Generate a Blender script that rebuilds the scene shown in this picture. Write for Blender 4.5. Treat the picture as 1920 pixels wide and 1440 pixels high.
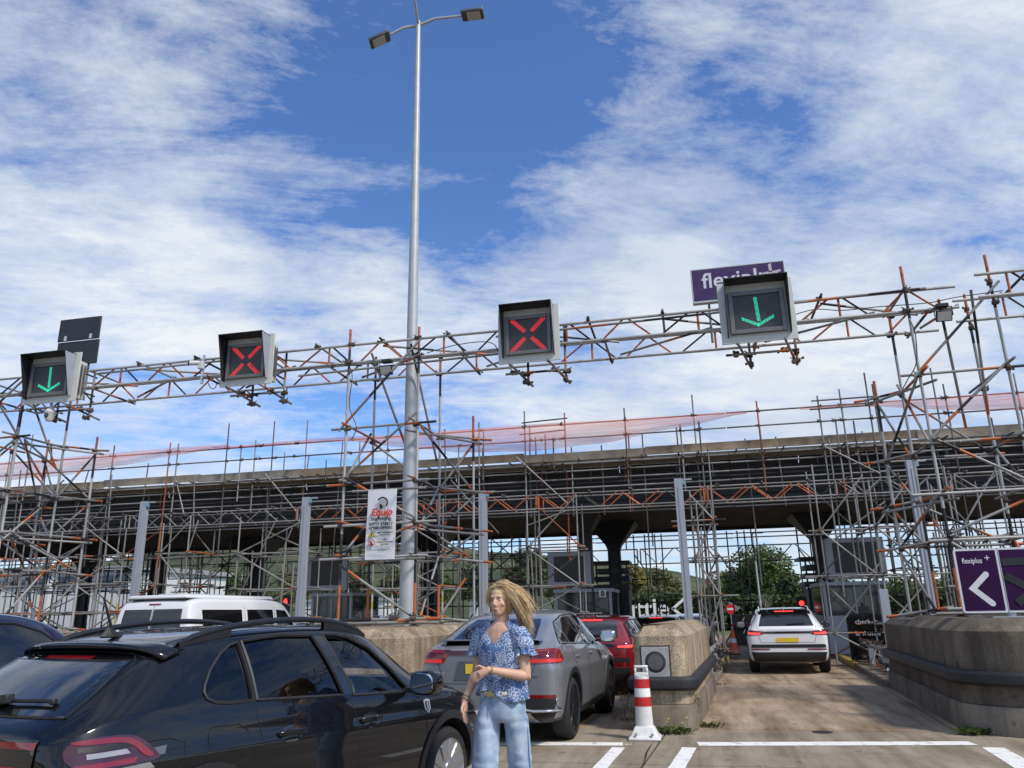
import bpy, bmesh, math, random
from mathutils import Vector, Matrix, noise
from mathutils.bvhtree import BVHTree
for o in list(bpy.data.objects): bpy.data.objects.remove(o)
S = bpy.context.scene
COL = S.collection
R = math.radians
V = Vector
rng = random.Random(7)

# ---------------------------------------------------------------- camera
CAMH = 1.55
PITCH, ROLL, YAW, FPX = R(16.57), R(1.1), R(12.5), 1445.0
_f0 = V((-math.sin(YAW), math.cos(YAW), 0)); _r0 = V((math.cos(YAW), math.sin(YAW), 0)); _z = V((0, 0, 1))
FW = _f0*math.cos(PITCH) + _z*math.sin(PITCH)
_u0 = -_f0*math.sin(PITCH) + _z*math.cos(PITCH)
RT = _r0*math.cos(ROLL) - _u0*math.sin(ROLL)
UP = _u0*math.cos(ROLL) + _r0*math.sin(ROLL)
cam = bpy.data.cameras.new('camera'); cam.sensor_width = 36; cam.lens = FPX/1920*36
cam.clip_start = 0.05; cam.clip_end = 6000
co = bpy.data.objects.new('camera', cam); COL.objects.link(co)
co.matrix_world = Matrix(((RT.x, UP.x, -FW.x, 0), (RT.y, UP.y, -FW.y, 0), (RT.z, UP.z, -FW.z, CAMH), (0, 0, 0, 1)))
S.camera = co

# ---------------------------------------------------------------- world, sun, exposure
SUN_EL, SUN_AZ = R(47), R(120)      # azimuth from +Y towards +X
w = bpy.data.worlds.new('World'); S.world = w; w.use_nodes = True
nt = w.node_tree; N = nt.nodes; LK = nt.links
bg = N['Background']
sky = N.new('ShaderNodeTexSky'); sky.sky_type = 'NISHITA'; sky.sun_disc = False
sky.sun_elevation = SUN_EL; sky.sun_rotation = SUN_AZ
sky.air_density = 1.0; sky.dust_density = 0.6; sky.ozone_density = 2.0
def _m(op, a, b=None, c=None, clamp=False):
    n = N.new('ShaderNodeMath'); n.operation = op; n.use_clamp = clamp
    for i, v in enumerate((a, b, c)):
        if v is None: continue
        if isinstance(v, (int, float)): n.inputs[i].default_value = v
        else: LK.new(v, n.inputs[i])
    return n.outputs[0]
tc = N.new('ShaderNodeTexCoord'); sp = N.new('ShaderNodeSeparateXYZ'); LK.new(tc.outputs['Generated'], sp.inputs[0])
zc = _m('ADD', _m('MAXIMUM', sp.outputs[2], 0.0), 0.16)
cu = _m('DIVIDE', sp.outputs[0], zc); cv = _m('DIVIDE', sp.outputs[1], zc)
def _noise(su, sv, off, rot, detail, rough, dist, scale=1.0):
    cb = N.new('ShaderNodeCombineXYZ')
    c_, s_ = math.cos(rot), math.sin(rot)
    LK.new(_m('MULTIPLY', _m('ADD', _m('MULTIPLY', cu, c_), _m('MULTIPLY', cv, s_)), su), cb.inputs[0])
    LK.new(_m('MULTIPLY', _m('SUBTRACT', _m('MULTIPLY', cv, c_), _m('MULTIPLY', cu, s_)), sv), cb.inputs[1])
    cb.inputs[2].default_value = off
    n = N.new('ShaderNodeTexNoise'); n.inputs['Scale'].default_value = scale
    n.inputs['Detail'].default_value = detail; n.inputs['Roughness'].default_value = rough
    n.inputs['Distortion'].default_value = dist
    LK.new(cb.outputs[0], n.inputs['Vector']); return n.outputs[0]
big = _noise(0.75, 0.95, 3.7, R(25), 3, .5, .25)
fine = _noise(2.0, 4.4, 9.1, R(24), 14, .70, .35)
puff = _noise(4.2, 5.4, 1.3, R(10), 14, .70, .2)
# denser towards the horizon, as a real cloud deck seen at a slant
hz = _m('SUBTRACT', 1.0, _m('DIVIDE', sp.outputs[2], 0.62), clamp=True)
dens = _m('ADD', _m('ADD', _m('MULTIPLY', big, 1.15), _m('MULTIPLY', fine, 0.80)), _m('MULTIPLY', puff, 0.62))
dens = _m('ADD', dens, _m('MULTIPLY', hz, 0.17))
SKY_BLOBS = []      # (image-free direction x, y, z, radius, amount)
_bd = lambda x, y, r, a: (*(FW + RT*((x-960)/FPX) + UP*((720-y)/FPX)).normalized(), r, a)
SKY_BLOBS = [_bd(300, 460, .40, .13), _bd(350, 760, .35, .14), _bd(1350, 700, .30, .14), _bd(1700, 180, .32, .16), _bd(1150, 330, .22, .14), _bd(120, 60, .22, -.07), _bd(1780, 620, .22, .14), _bd(1250, 520, .10, .10),
             _bd(880, 110, .24, -.13), _bd(1480, 410, .17, -.18), _bd(1150, 560, .10, -.12), _bd(600, 200, .18, -.10), _bd(120, 250, .12, -.05), _bd(1750, 330, .10, -.10), _bd(1250, 40, .14, -.04), _bd(720, 560, .10, .05)]
for bx_, by_, bz_, br_, ba_ in SKY_BLOBS:
    d = N.new('ShaderNodeVectorMath'); d.operation = 'DISTANCE'; LK.new(tc.outputs['Generated'], d.inputs[0]); d.inputs[1].default_value = (bx_, by_, bz_)
    g = _m('SUBTRACT', 1.0, _m('DIVIDE', d.outputs['Value'], br_), clamp=True)
    dens = _m('ADD', dens, _m('MULTIPLY', _m('SMOOTH_MIN', g, 0.8, .3), ba_))
rmp = N.new('ShaderNodeValToRGB'); LK.new(_m('SUBTRACT', dens, 0.79), rmp.inputs[0])
e = rmp.color_ramp.elements
e[0].position = 0.44; e[0].color = (0, 0, 0, 1); e[1].position = 0.84; e[1].color = (1, 1, 1, 1)
m_ = e.new(0.62); m_.color = (.52, .52, .52, 1)
shade = N.new('ShaderNodeValToRGB'); LK.new(_noise(1.3, 1.6, 5.5, .4, 6, .55, .2), shade.inputs[0])
se = shade.color_ramp.elements
se[0].position = .32; se[0].color = (4.6, 5.2, 6.2, 1); se[1].position = .6; se[1].color = (6.7, 6.95, 7.2, 1)
tint = N.new('ShaderNodeMix'); tint.data_type = 'RGBA'; tint.blend_type = 'MULTIPLY'; tint.inputs[0].default_value = 1
LK.new(sky.outputs[0], tint.inputs['A']); tint.inputs['B'].default_value = (.74, 1.00, 1.38, 1)
mx = N.new('ShaderNodeMix'); mx.data_type = 'RGBA'
LK.new(rmp.outputs[0], mx.inputs[0]); LK.new(tint.outputs['Result'], mx.inputs['A']); LK.new(shade.outputs[0], mx.inputs['B'])
LK.new(mx.outputs['Result'], bg.inputs[0]); bg.inputs[1].default_value = 0.10
sun = bpy.data.lights.new('sun', 'SUN'); sun.energy = 2.7; sun.angle = R(10); sun.color = (1, .91, .78)
so = bpy.data.objects.new('sun', sun); COL.objects.link(so)
sd = V((math.sin(SUN_AZ)*math.cos(SUN_EL), math.cos(SUN_AZ)*math.cos(SUN_EL), math.sin(SUN_EL)))
so.rotation_euler = (-sd).to_track_quat('-Z', 'Y').to_euler(); so.location = (0, 0, 30)
S.view_settings.view_transform = 'Standard'; S.view_settings.look = 'None'
S.view_settings.exposure = 0.40; S.view_settings.gamma = 1.0

# ---------------------------------------------------------------- measuring helpers (survey of the place)
def ray(x, y): return FW + RT*((x-960)/FPX) + UP*((720-y)/FPX)
def P(x, y, Y):                      # point on the vertical plane Y
    d = ray(x, y); return V((0, 0, CAMH)) + d*(Y/d.y)
def G(x, y, z=0.0):                  # point on the level plane z
    d = ray(x, y); return V((0, 0, CAMH)) + d*((z-CAMH)/d.z)
LA = R(4.0); LD = V((math.sin(LA), math.cos(LA), 0)); LN = V((math.cos(LA), -math.sin(LA), 0))
def lane(t, Y, z=0.0):               # point at lateral lane coordinate t and distance Y
    X = (t + Y*math.sin(LA))/math.cos(LA); return V((X, Y, z))

# ---------------------------------------------------------------- materials
MATS = {}
def mat(name, col, rough=.6, metal=0.0, var=.12, scale=6.0, bump=0.0, bscale=None, coat=0.0, spec=.5, col2=None, emit=None, estr=0, alpha=1, coords='Object', detail=6, trans=0):
    if name in MATS: return MATS[name]
    m = bpy.data.materials.new(name); m.use_nodes = True; t = m.node_tree; n = t.nodes; b = n['Principled BSDF']
    b.inputs['Roughness'].default_value = rough; b.inputs['Metallic'].default_value = metal
    b.inputs['Specular IOR Level'].default_value = spec
    if coat: b.inputs['Coat Weight'].default_value = coat; b.inputs['Coat Roughness'].default_value = .03
    if trans: b.inputs['Transmission Weight'].default_value = trans
    c = (*col[:3], 1)
    if emit: b.inputs['Emission Color'].default_value = (*emit, 1); b.inputs['Emission Strength'].default_value = estr
    if var or col2 or bump:
        tcn = n.new('ShaderNodeTexCoord'); nz = n.new('ShaderNodeTexNoise'); nz.inputs['Scale'].default_value = scale; nz.inputs['Detail'].default_value = detail; nz.inputs['Roughness'].default_value = .6
        t.links.new(tcn.outputs[coords], nz.inputs['Vector'])
        rp = n.new('ShaderNodeValToRGB'); t.links.new(nz.outputs[0], rp.inputs[0])
        c2 = (*col2[:3], 1) if col2 else tuple(min(1, x*(1+var)) for x in c[:3])+(1,)
        c1 = c if col2 else tuple(x*(1-var) for x in c[:3])+(1,)
        rp.color_ramp.elements[0].position = .35; rp.color_ramp.elements[0].color = c1
        rp.color_ramp.elements[1].position = .68; rp.color_ramp.elements[1].color = c2
        t.links.new(rp.outputs[0], b.inputs['Base Color'])
        if bump:
            n2 = n.new('ShaderNodeTexNoise'); n2.inputs['Scale'].default_value = bscale or scale*4; n2.inputs['Detail'].default_value = 6
            t.links.new(tcn.outputs[coords], n2.inputs['Vector'])
            bp = n.new('ShaderNodeBump'); bp.inputs['Strength'].default_value = bump; bp.inputs['Distance'].default_value = .02
            t.links.new(n2.outputs[0], bp.inputs['Height']); t.links.new(bp.outputs[0], b.inputs['Normal'])
    else:
        b.inputs['Base Color'].default_value = c
    MATS[name] = m; return m
def clear_glass(name, tint=(.75, .82, .8), mixf=.85):
    if name in MATS: return MATS[name]
    m = bpy.data.materials.new(name); m.use_nodes = True; t = m.node_tree; n = t.nodes
    n.remove(n['Principled BSDF']); out = n['Material Output']
    tr = n.new('ShaderNodeBsdfTransparent'); tr.inputs[0].default_value = (*tint, 1)
    gl = n.new('ShaderNodeBsdfGlossy'); gl.inputs['Roughness'].default_value = .01
    fr = n.new('ShaderNodeFresnel'); fr.inputs[0].default_value = 1.5
    mx_ = n.new('ShaderNodeMixShader'); ma = n.new('ShaderNodeMath'); ma.operation = 'MULTIPLY'; ma.inputs[1].default_value = 1.4; ma.use_clamp = True
    t.links.new(fr.outputs[0], ma.inputs[0]); t.links.new(ma.outputs[0], mx_.inputs[0])
    t.links.new(tr.outputs[0], mx_.inputs[1]); t.links.new(gl.outputs[0], mx_.inputs[2]); t.links.new(mx_.outputs[0], out.inputs[0])
    MATS[name] = m; return m

# ---------------------------------------------------------------- object helpers
def tag(o, label=None, cat=None, group=None, kind=None):
    if label: o['label'] = label
    if cat: o['category'] = cat
    if group: o['group'] = group
    if kind: o['kind'] = kind
    return o
def empty(name, loc, label=None, cat=None, group=None, rz=0):
    o = bpy.data.objects.new(name, None); COL.objects.link(o); o.location = loc; o.rotation_euler = (0, 0, rz); o.empty_display_size = .2
    return tag(o, label, cat, group)
def wloc(o):
    m = Matrix.Identity(4); ch = []
    while o is not None: ch.append(o); o = o.parent
    for k in reversed(ch): m = m @ Matrix.LocRotScale(k.location, k.rotation_euler, k.scale)
    return m
class MB:
    def __init__(s): s.v = []; s.f = []; s.mi = []; s.cur = 0
    def add(s, vs, fs):
        b = len(s.v); s.v += [tuple(p) for p in vs]; s.f += [tuple(b+i for i in f) for f in fs]; s.mi += [s.cur]*len(fs); return s
    def box(s, x0, x1, y0, y1, z0, z1):
        return s.add([(x0,y0,z0),(x1,y0,z0),(x1,y1,z0),(x0,y1,z0),(x0,y0,z1),(x1,y0,z1),(x1,y1,z1),(x0,y1,z1)],
                     [(0,3,2,1),(4,5,6,7),(0,1,5,4),(1,2,6,5),(2,3,7,6),(3,0,4,7)])
    def obox(s, c, ax, ay, az):          # centre and three half-axis vectors
        c = V(c); ax = V(ax); ay = V(ay); az = V(az)
        return s.add([c-ax-ay-az, c+ax-ay-az, c+ax+ay-az, c-ax+ay-az, c-ax-ay+az, c+ax-ay+az, c+ax+ay+az, c-ax+ay+az],
                     [(0,3,2,1),(4,5,6,7),(0,1,5,4),(1,2,6,5),(2,3,7,6),(3,0,4,7)])
    def bar(s, p, q, wd, ht, up=(0,0,1)):
        p = V(p); q = V(q); d = (q-p); l = d.length/2; d.normalize(); u = V(up); a = d.cross(u)
        if a.length < 1e-4: a = d.cross(V((1,0,0)))
        a.normalize(); b = a.cross(d).normalized()
        return s.obox((p+q)/2, d*l, a*wd/2, b*ht/2)
    def prism(s, poly, z0, z1):          # plan polygon (ccw), z0/z1 number or list
        n = len(poly); g = lambda z, i: z[i] if isinstance(z, (list, tuple)) else z
        vs = [(p[0], p[1], g(z0, i)) for i, p in enumerate(poly)] + [(p[0], p[1], g(z1, i)) for i, p in enumerate(poly)]
        fs = [tuple(reversed(range(n))), tuple(range(n, 2*n))] + [(i, (i+1) % n, n+(i+1) % n, n+i) for i in range(n)]
        return s.add(vs, fs)
    def loft(s, rings, cap=True, closed=True):
        n = len(rings[0]); b = []
        vs = [p for r in rings for p in r]; fs = []
        for k in range(len(rings)-1):
            for i in range(n if closed else n-1):
                j = (i+1) % n; fs.append((k*n+i, k*n+j, (k+1)*n+j, (k+1)*n+i))
        if cap: fs.append(tuple(reversed(range(n)))); fs.append(tuple(range((len(rings)-1)*n, len(rings)*n)))
        return s.add(vs, fs)
    def tube(s, path, r, n=8, cap=True):
        path = [V(p) for p in path]; rings = []; pu = None
        for i, p in enumerate(path):
            d = (path[min(i+1, len(path)-1)] - path[max(i-1, 0)]).normalized()
            u = pu if pu is not None else (V((0,0,1)) if abs(d.z) < .9 else V((1,0,0)))
            a = d.cross(u).normalized(); u = a.cross(d).normalized(); pu = u
            rr = r[i] if isinstance(r, (list, tuple)) else r
            rings.append([p + (a*math.cos(k*2*math.pi/n) + u*math.sin(k*2*math.pi/n))*rr for k in range(n)])
        return s.loft(rings, cap)
    def lathe(s, prof, c=(0,0,0), n=16, axis='z'):
        c = V(c); rings = []
        for r, h in prof:
            ring = []
            for k in range(n):
                a = k*2*math.pi/n
                ring.append(c + {'z': V((r*math.cos(a), r*math.sin(a), h)), 'y': V((r*math.cos(a), h, -r*math.sin(a))), 'x': V((h, r*math.cos(a), r*math.sin(a)))}[axis])
            rings.append(ring)
        return s.loft(rings)
    def build(s, name, m, parent=None, bevel=0, smooth=False, local=False, label=None, cat=None, group=None, kind=None, seg=2, subsurf=0):
        me = bpy.data.meshes.new(name); vs = [V(p) for p in s.v]; off = V((0,0,0))
        if parent is not None and not local:
            iv = wloc(parent).inverted(); vs = [iv @ p for p in vs]
        elif parent is None and not local:
            off = V(((min(p.x for p in vs)+max(p.x for p in vs))/2, (min(p.y for p in vs)+max(p.y for p in vs))/2, min(p.z for p in vs)))
            vs = [p-off for p in vs]
        me.from_pydata([tuple(p) for p in vs], [], s.f)
        for mm in (m if isinstance(m, (list, tuple)) else [m]): me.materials.append(mm)
        if max(s.mi, default=0): me.polygons.foreach_set('material_index', s.mi)
        bmx = bmesh.new(); bmx.from_mesh(me); bmesh.ops.recalc_face_normals(bmx, faces=bmx.faces); bmx.to_mesh(me); bmx.free()
        if smooth:
            me.polygons.foreach_set('use_smooth', [True]*len(me.polygons))
            if smooth != 'all': me.set_sharp_from_angle(angle=R(38))
        o = bpy.data.objects.new(name, me); COL.objects.link(o); o.location = off
        if parent is not None: o.parent = parent
        if bevel:
            bv = o.modifiers.new('bevel', 'BEVEL'); bv.width = bevel; bv.segments = seg; bv.limit_method = 'ANGLE'; bv.angle_limit = R(35)
            me.polygons.foreach_set('use_smooth', [True]*len(me.polygons)); me.set_sharp_from_angle(angle=R(38))
        if subsurf:
            sb = o.modifiers.new('sub', 'SUBSURF'); sb.levels = subsurf; sb.render_levels = subsurf
        return tag(o, label, cat, group, kind)
def text(body, loc, right, up, height, m, name='lettering', parent=None, align='CENTER', extrude=.002, shear=0, bold=0, spacing=1.0, scalex=1.0):
    cu_ = bpy.data.curves.new(name, 'FONT'); cu_.body = body; cu_.size = height; cu_.align_x = align; cu_.align_y = 'CENTER'; cu_.extrude = extrude; cu_.shear = shear; cu_.offset = bold; cu_.space_character = spacing
    cu_.resolution_u = 4
    o = bpy.data.objects.new('tmp', cu_); COL.objects.link(o)
    dg = bpy.context.evaluated_depsgraph_get(); me = bpy.data.meshes.new_from_object(o.evaluated_get(dg)); bpy.data.objects.remove(o)
    r_ = V(right).normalized(); u_ = V(up).normalized(); n_ = r_.cross(u_)
    mw = Matrix(((r_.x*scalex, u_.x, n_.x, loc[0]), (r_.y*scalex, u_.y, n_.y, loc[1]), (r_.z*scalex, u_.z, n_.z, loc[2]), (0,0,0,1)))
    if parent is not None: mw = wloc(parent).inverted() @ mw
    me.transform(mw); me.materials.clear(); me.materials.append(m)
    t = bpy.data.objects.new(name, me); COL.objects.link(t)
    if parent is not None: t.parent = parent
    return t
# ---------------------------------------------------------------- scaffold tube system
def band_mat(name, cols):
    m = bpy.data.materials.new(name); m.use_nodes = True; t = m.node_tree; n = t.nodes; b = n['Principled BSDF']
    tcn = n.new('ShaderNodeTexCoord'); s_ = n.new('ShaderNodeSeparateXYZ'); t.links.new(tcn.outputs['Object'], s_.inputs[0])
    oi = n.new('ShaderNodeObjectInfo'); ad = n.new('ShaderNodeMath'); ad.operation = 'ADD'
    t.links.new(s_.outputs[2], ad.inputs[0]); t.links.new(oi.outputs['Random'], ad.inputs[1])
    fr = n.new('ShaderNodeMath'); fr.operation = 'FRACT'; t.links.new(ad.outputs[0], fr.inputs[0])
    rp = n.new('ShaderNodeValToRGB'); rp.color_ramp.interpolation = 'CONSTANT'; t.links.new(fr.outputs[0], rp.inputs[0])
    el = rp.color_ramp.elements
    for i, (p_, c_) in enumerate(cols):
        x_ = el[i] if i < 2 else el.new(p_)
        x_.position = p_; x_.color = (*c_, 1)
    nz = n.new('ShaderNodeTexNoise'); nz.inputs['Scale'].default_value = 9; nz.inputs['Detail'].default_value = 5
    vm = n.new('ShaderNodeVectorMath'); vm.operation = 'MULTIPLY'; vm.inputs[1].default_value = (10, 10, 3); t.links.new(tcn.outputs['Object'], vm.inputs[0])
    va = n.new('ShaderNodeVectorMath'); va.operation = 'ADD'; t.links.new(vm.outputs[0], va.inputs[0]); t.links.new(oi.outputs['Random'], va.inputs[1]); t.links.new(va.outputs[0], nz.inputs['Vector'])
    r2 = n.new('ShaderNodeValToRGB'); t.links.new(nz.outputs[0], r2.inputs[0]); r2.color_ramp.elements[0].position = .3; r2.color_ramp.elements[0].color = (.62, .6, .57, 1); r2.color_ramp.elements[1].position = .6; r2.color_ramp.elements[1].color = (1, 1, 1, 1)
    mu = n.new('ShaderNodeMix'); mu.data_type = 'RGBA'; mu.blend_type = 'MULTIPLY'; mu.inputs[0].default_value = 1
    t.links.new(rp.outputs[0], mu.inputs['A']); t.links.new(r2.outputs[0], mu.inputs['B']); t.links.new(mu.outputs['Result'], b.inputs['Base Color'])
    b.inputs['Roughness'].default_value = .5; b.inputs['Metallic'].default_value = .15
    MATS[name] = m; return m
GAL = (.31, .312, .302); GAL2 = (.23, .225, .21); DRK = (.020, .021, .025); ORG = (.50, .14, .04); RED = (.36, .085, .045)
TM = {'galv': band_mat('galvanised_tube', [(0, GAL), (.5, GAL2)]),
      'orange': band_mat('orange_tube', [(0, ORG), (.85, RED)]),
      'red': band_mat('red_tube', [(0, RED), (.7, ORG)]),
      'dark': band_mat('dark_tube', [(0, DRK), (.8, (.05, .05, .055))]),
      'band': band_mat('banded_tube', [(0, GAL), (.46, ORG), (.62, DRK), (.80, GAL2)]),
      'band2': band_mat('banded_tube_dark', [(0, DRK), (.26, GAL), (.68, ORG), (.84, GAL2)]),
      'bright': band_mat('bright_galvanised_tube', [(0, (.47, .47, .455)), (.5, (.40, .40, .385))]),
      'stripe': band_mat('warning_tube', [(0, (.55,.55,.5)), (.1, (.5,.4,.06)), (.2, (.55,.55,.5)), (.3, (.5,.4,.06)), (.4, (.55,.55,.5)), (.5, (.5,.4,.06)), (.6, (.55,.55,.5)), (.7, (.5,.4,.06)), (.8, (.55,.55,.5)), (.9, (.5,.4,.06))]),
      'shade': band_mat('shaded_tube', [(0, (.16,.155,.15)), (.5, (.09,.08,.075))])}  # last entry: darker tube copy with canopy shade put into its colour
TUBE = {}
def _unit_tube(m, n):
    k = (m, n)
    if k not in TUBE:
        me = bpy.data.meshes.new('tube'); vs = []
        for z in (0, 1): vs += [(math.cos(i*2*math.pi/n), math.sin(i*2*math.pi/n), z) for i in range(n)]
        fs = [(i, (i+1) % n, n+(i+1) % n, n+i) for i in range(n)] + [tuple(reversed(range(n))), tuple(range(n, 2*n))]
        me.from_pydata(vs, [], fs); me.materials.append(TM[m])
        me.polygons.foreach_set('use_smooth', [True]*n + [False]*2); TUBE[k] = me
    return TUBE[k]
def T(thing, kind, p, q, m='galv', r=.0242, n=8):
    p = V(p); q = V(q); d = q-p; l = d.length
    o = bpy.data.objects.new(kind, _unit_tube(m, n)); COL.objects.link(o)
    o.parent = thing; o.location = p - thing.location
    o.rotation_mode = 'QUATERNION'; o.rotation_quaternion = d.to_track_quat('Z', 'Y'); o.scale = (r, r, l)
    return o
def _coupler_mesh():
    b = MB()
    b.lathe([(.034, -.028), (.037, -.02), (.037, .02), (.034, .028)], n=8)
    b.lathe([(.034, -.028), (.037, -.02), (.037, .02), (.034, .028)], (.05, 0, 0), 8, 'y')
    b.tube([(-.02, .03, 0), (-.06, .062, 0)], .009, 5); b.tube([(.05, .03, .03), (.085, .0, .06)], .009, 5); b.box(-.075, -.045, .05, .08, -.014, .014)
    me = bpy.data.meshes.new('coupler'); me.from_pydata(b.v, [], b.f); me.materials.append(mat('coupler_steel', (.10, .075, .06), .6, .5, .4, 30))
    return me
CPM = _coupler_mesh()
def CP(thing, p, s=1.0):
    o = bpy.data.objects.new('coupler', CPM); COL.objects.link(o); o.parent = thing; o.location = V(p)-thing.location
    o.rotation_euler = (rng.uniform(-.2, .2), rng.uniform(-.2, .2), rng.choice((0, 1.57, 3.14, 4.71))+rng.uniform(-.3, .3)); o.scale = (s, s, s); return o
# ================================================================ ground, slabs, lanes, islands
def paving(name, c1, c2, stain, sscale, speck=140, sp_amt=.35, bump=.25, streak=(.35, 3.0), runs=0):
    m = bpy.data.materials.new(name); m.use_nodes = True; t = m.node_tree; n = t.nodes; b = n['Principled BSDF']; lk = t.links.new
    g = n.new('ShaderNodeNewGeometry')
    def nz(scale, detail, vec=None, rough=.6):
        q = n.new('ShaderNodeTexNoise'); q.inputs['Scale'].default_value = scale; q.inputs['Detail'].default_value = detail; q.inputs['Roughness'].default_value = rough
        lk(vec or g.outputs['Position'], q.inputs['Vector']); return q.outputs[0]
    def rp(src, p0, c0, p1, cc1):
        q = n.new('ShaderNodeValToRGB'); lk(src, q.inputs[0]); q.color_ramp.elements[0].position = p0; q.color_ramp.elements[0].color = (*c0, 1); q.color_ramp.elements[1].position = p1; q.color_ramp.elements[1].color = (*cc1, 1); return q.outputs[0]
    def mul(a, bb):
        q = n.new('ShaderNodeMix'); q.data_type = 'RGBA'; q.blend_type = 'MULTIPLY'; q.inputs[0].default_value = 1; lk(a, q.inputs['A']); lk(bb, q.inputs['B']); return q.outputs['Result']
    base = rp(nz(1.1, 8), .35, c1, .66, c2)
    vm = n.new('ShaderNodeVectorMath'); vm.operation = 'MULTIPLY'; vm.inputs[1].default_value = (streak[1], streak[0], 1); lk(g.outputs['Position'], vm.inputs[0])
    st = rp(nz(sscale, 7, vm.outputs[0], .65), .34, stain, .6, (1, 1, 1))
    sp_ = rp(nz(speck, 3, None, .8), .36, (1-sp_amt,)*3, .62, (1+sp_amt*.6,)*3)
    spots = rp(nz(7, 2, None, .4), .66, (1, 1, 1), .74, (.60, .57, .54))
    out_ = mul(mul(mul(base, st), sp_), spots)
    if runs:
        v2 = n.new('ShaderNodeVectorMath'); v2.operation = 'MULTIPLY'; v2.inputs[1].default_value = (5, 5, .55); lk(g.outputs['Position'], v2.inputs[0])
        out_ = mul(out_, rp(nz(1.0, 6, v2.outputs[0], .7), .38, (1-runs, 1-runs*1.02, 1-runs*1.05), .60, (1, 1, 1)))
    lk(out_, b.inputs['Base Color'])
    b.inputs['Roughness'].default_value = .88; b.inputs['Specular IOR Level'].default_value = .3
    bp = n.new('ShaderNodeBump'); bp.inputs['Strength'].default_value = bump; bp.inputs['Distance'].default_value = .01
    lk(nz(90, 5), bp.inputs['Height']); lk(bp.outputs[0], b.inputs['Normal'])
    MATS[name] = m; return m
M_slab = paving('apron_concrete', (.27, .228, .170), (.375, .325, .25), (.56, .52, .47), .9)
M_lane = paving('lane_concrete', (.35, .27, .182), (.48, .385, .275), (.40, .345, .295), .9, sp_amt=.5)
M_aggr = paving('exposed_aggregate', (.43, .345, .24), (.54, .445, .32), (.60, .55, .50), .9, 70, .62, .7, (1, 1), .45)
M_kerb = paving('kerb_concrete', (.20, .17, .135), (.30, .26, .20), (.6, .56, .52), 1.2, 120, .4, .4, (1, 1), .3)
M_aggrd = paving('dirty_shaded_aggregate', (.135, .113, .086), (.225, .19, .145), (.5, .47, .43), .8, 95, .5, .5, (1, .5), .4)  # dirt, plus the shade on the right block's faces put into the colour
M_joint = mat('joint_dirt', (.035, .03, .025), .95)
M_paint = mat('road_paint', (.40, .37, .31), .75, var=.1, scale=7, col2=(.80, .79, .74), bump=.15, coords='Object', detail=10)
for n_ in M_paint.node_tree.nodes:
    if n_.type == 'VALTORGB': n_.color_ramp.elements[0].position = .36; n_.color_ramp.elements[1].position = .45
M_yel = mat('yellow_paint', (.42, .30, .04), .7, col2=(.55, .42, .10), scale=9)
M_rub = mat('bumper_rubber', (.018, .018, .02), .55, var=.3, scale=14, bump=.1)
M_grass = mat('verge_grass', (.06, .10, .025), .95, col2=(.11, .14, .04), scale=.6)

g = MB(); g.add([(-3000, -60, -.03), (3000, -60, -.03), (3000, 4000, -.03), (-3000, 4000, -.03)], [(0, 1, 2, 3)])
tag(g.build('ground', mat('subgrade', (.20, .17, .135), .95, scale=.5), local=True), kind='structure')
g = MB(); g.prism([(-70, -50), (70, -50), (70, 60), (-70, 60)], -.02, -.012)
plaza = tag(g.build('plaza_pavement', M_joint, local=True), kind='structure')
# slabs of the apron: joints follow the lanes
def slab(t0, t1, Y0, Y1, m, name='concrete_slab', z=0.0, g_=.012):
    b = MB(); a = lane(t0+g_, Y0+g_); bb = lane(t1-g_, Y0+g_); c = lane(t1-g_, Y1-g_); d = lane(t0+g_, Y1-g_)
    b.prism([a[:2], bb[:2], c[:2], d[:2]], -.0115, z); o = b.build(name, m, plaza); return o
ts = [-30, -24.6, -19.2, -14.6, -10.1, -5.7, -1.28, 3.4, 8.0, 12.6, 18, 24, 30]
ys = [-9, -4, .5, 5.2, 9.0, 11.62]
for i in range(len(ts)-1):
    for j in range(len(ys)-1): slab(ts[i], ts[i+1], ys[j], ys[j+1], M_slab)
lt = [(-25.5, -20.0), (-20.0, -17.6), (-17.6, -13.6), (-13.6, -10.2), (-10.2, -7.4), (-7.4, -4.95), (-4.95, -1.3), (-1.3, 2.3), (2.3, 6.2), (6.2, 9.8), (9.8, 14), (14, 18), (18, 26)]
for t0, t1 in lt:
    for Y0, Y1 in ((11.62, 17.5), (17.5, 24), (24, 31), (31, 40), (40, 52)): slab(t0, t1, Y0, Y1, M_lane, 'lane_slab')
# dirt in the joint beside the bollard
def strip(pts, wd, m, name, z=.004, kind='structure', jitter=0):
    b = MB(); L_, R_ = [], []
    for i, p in enumerate(pts):
        p = V((p[0], p[1], 0)); d = (V((*pts[min(i+1, len(pts)-1)][:2], 0)) - V((*pts[max(i-1, 0)][:2], 0))).normalized(); nn = V((-d.y, d.x, 0))
        w_ = (wd[i] if isinstance(wd, list) else wd)/2
        L_.append(p+nn*(w_+rng.uniform(-1, 1)*jitter)); R_.append(p-nn*(w_+rng.uniform(-1, 1)*jitter))
    n = len(pts); vs = [(q.x, q.y, z) for q in L_+R_]
    b.add(vs, [(i, n+i, n+i+1, i+1) for i in range(n-1)]); return tag(b.build(name, m), kind=kind)
def lerp2(a, b, n): return [(a[0]+(b[0]-a[0])*i/n, a[1]+(b[1]-a[1])*i/n) for i in range(n+1)]
a, b_ = G(875, 1394), G(1150, 1395)
strip(lerp2((a.x-3.2, a.y-.3), G(1168, 1395.5), 14), .24, M_paint, 'stop_line', jitter=.004)
strip(lerp2(G(1309, 1395.5), G(1824, 1394), 16), .27, M_paint, 'stop_line', jitter=.004)
strip(lerp2(G(1160, 1402), G(1090, 1480), 8), .15, M_paint, 'lane_line', jitter=.005)
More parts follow.
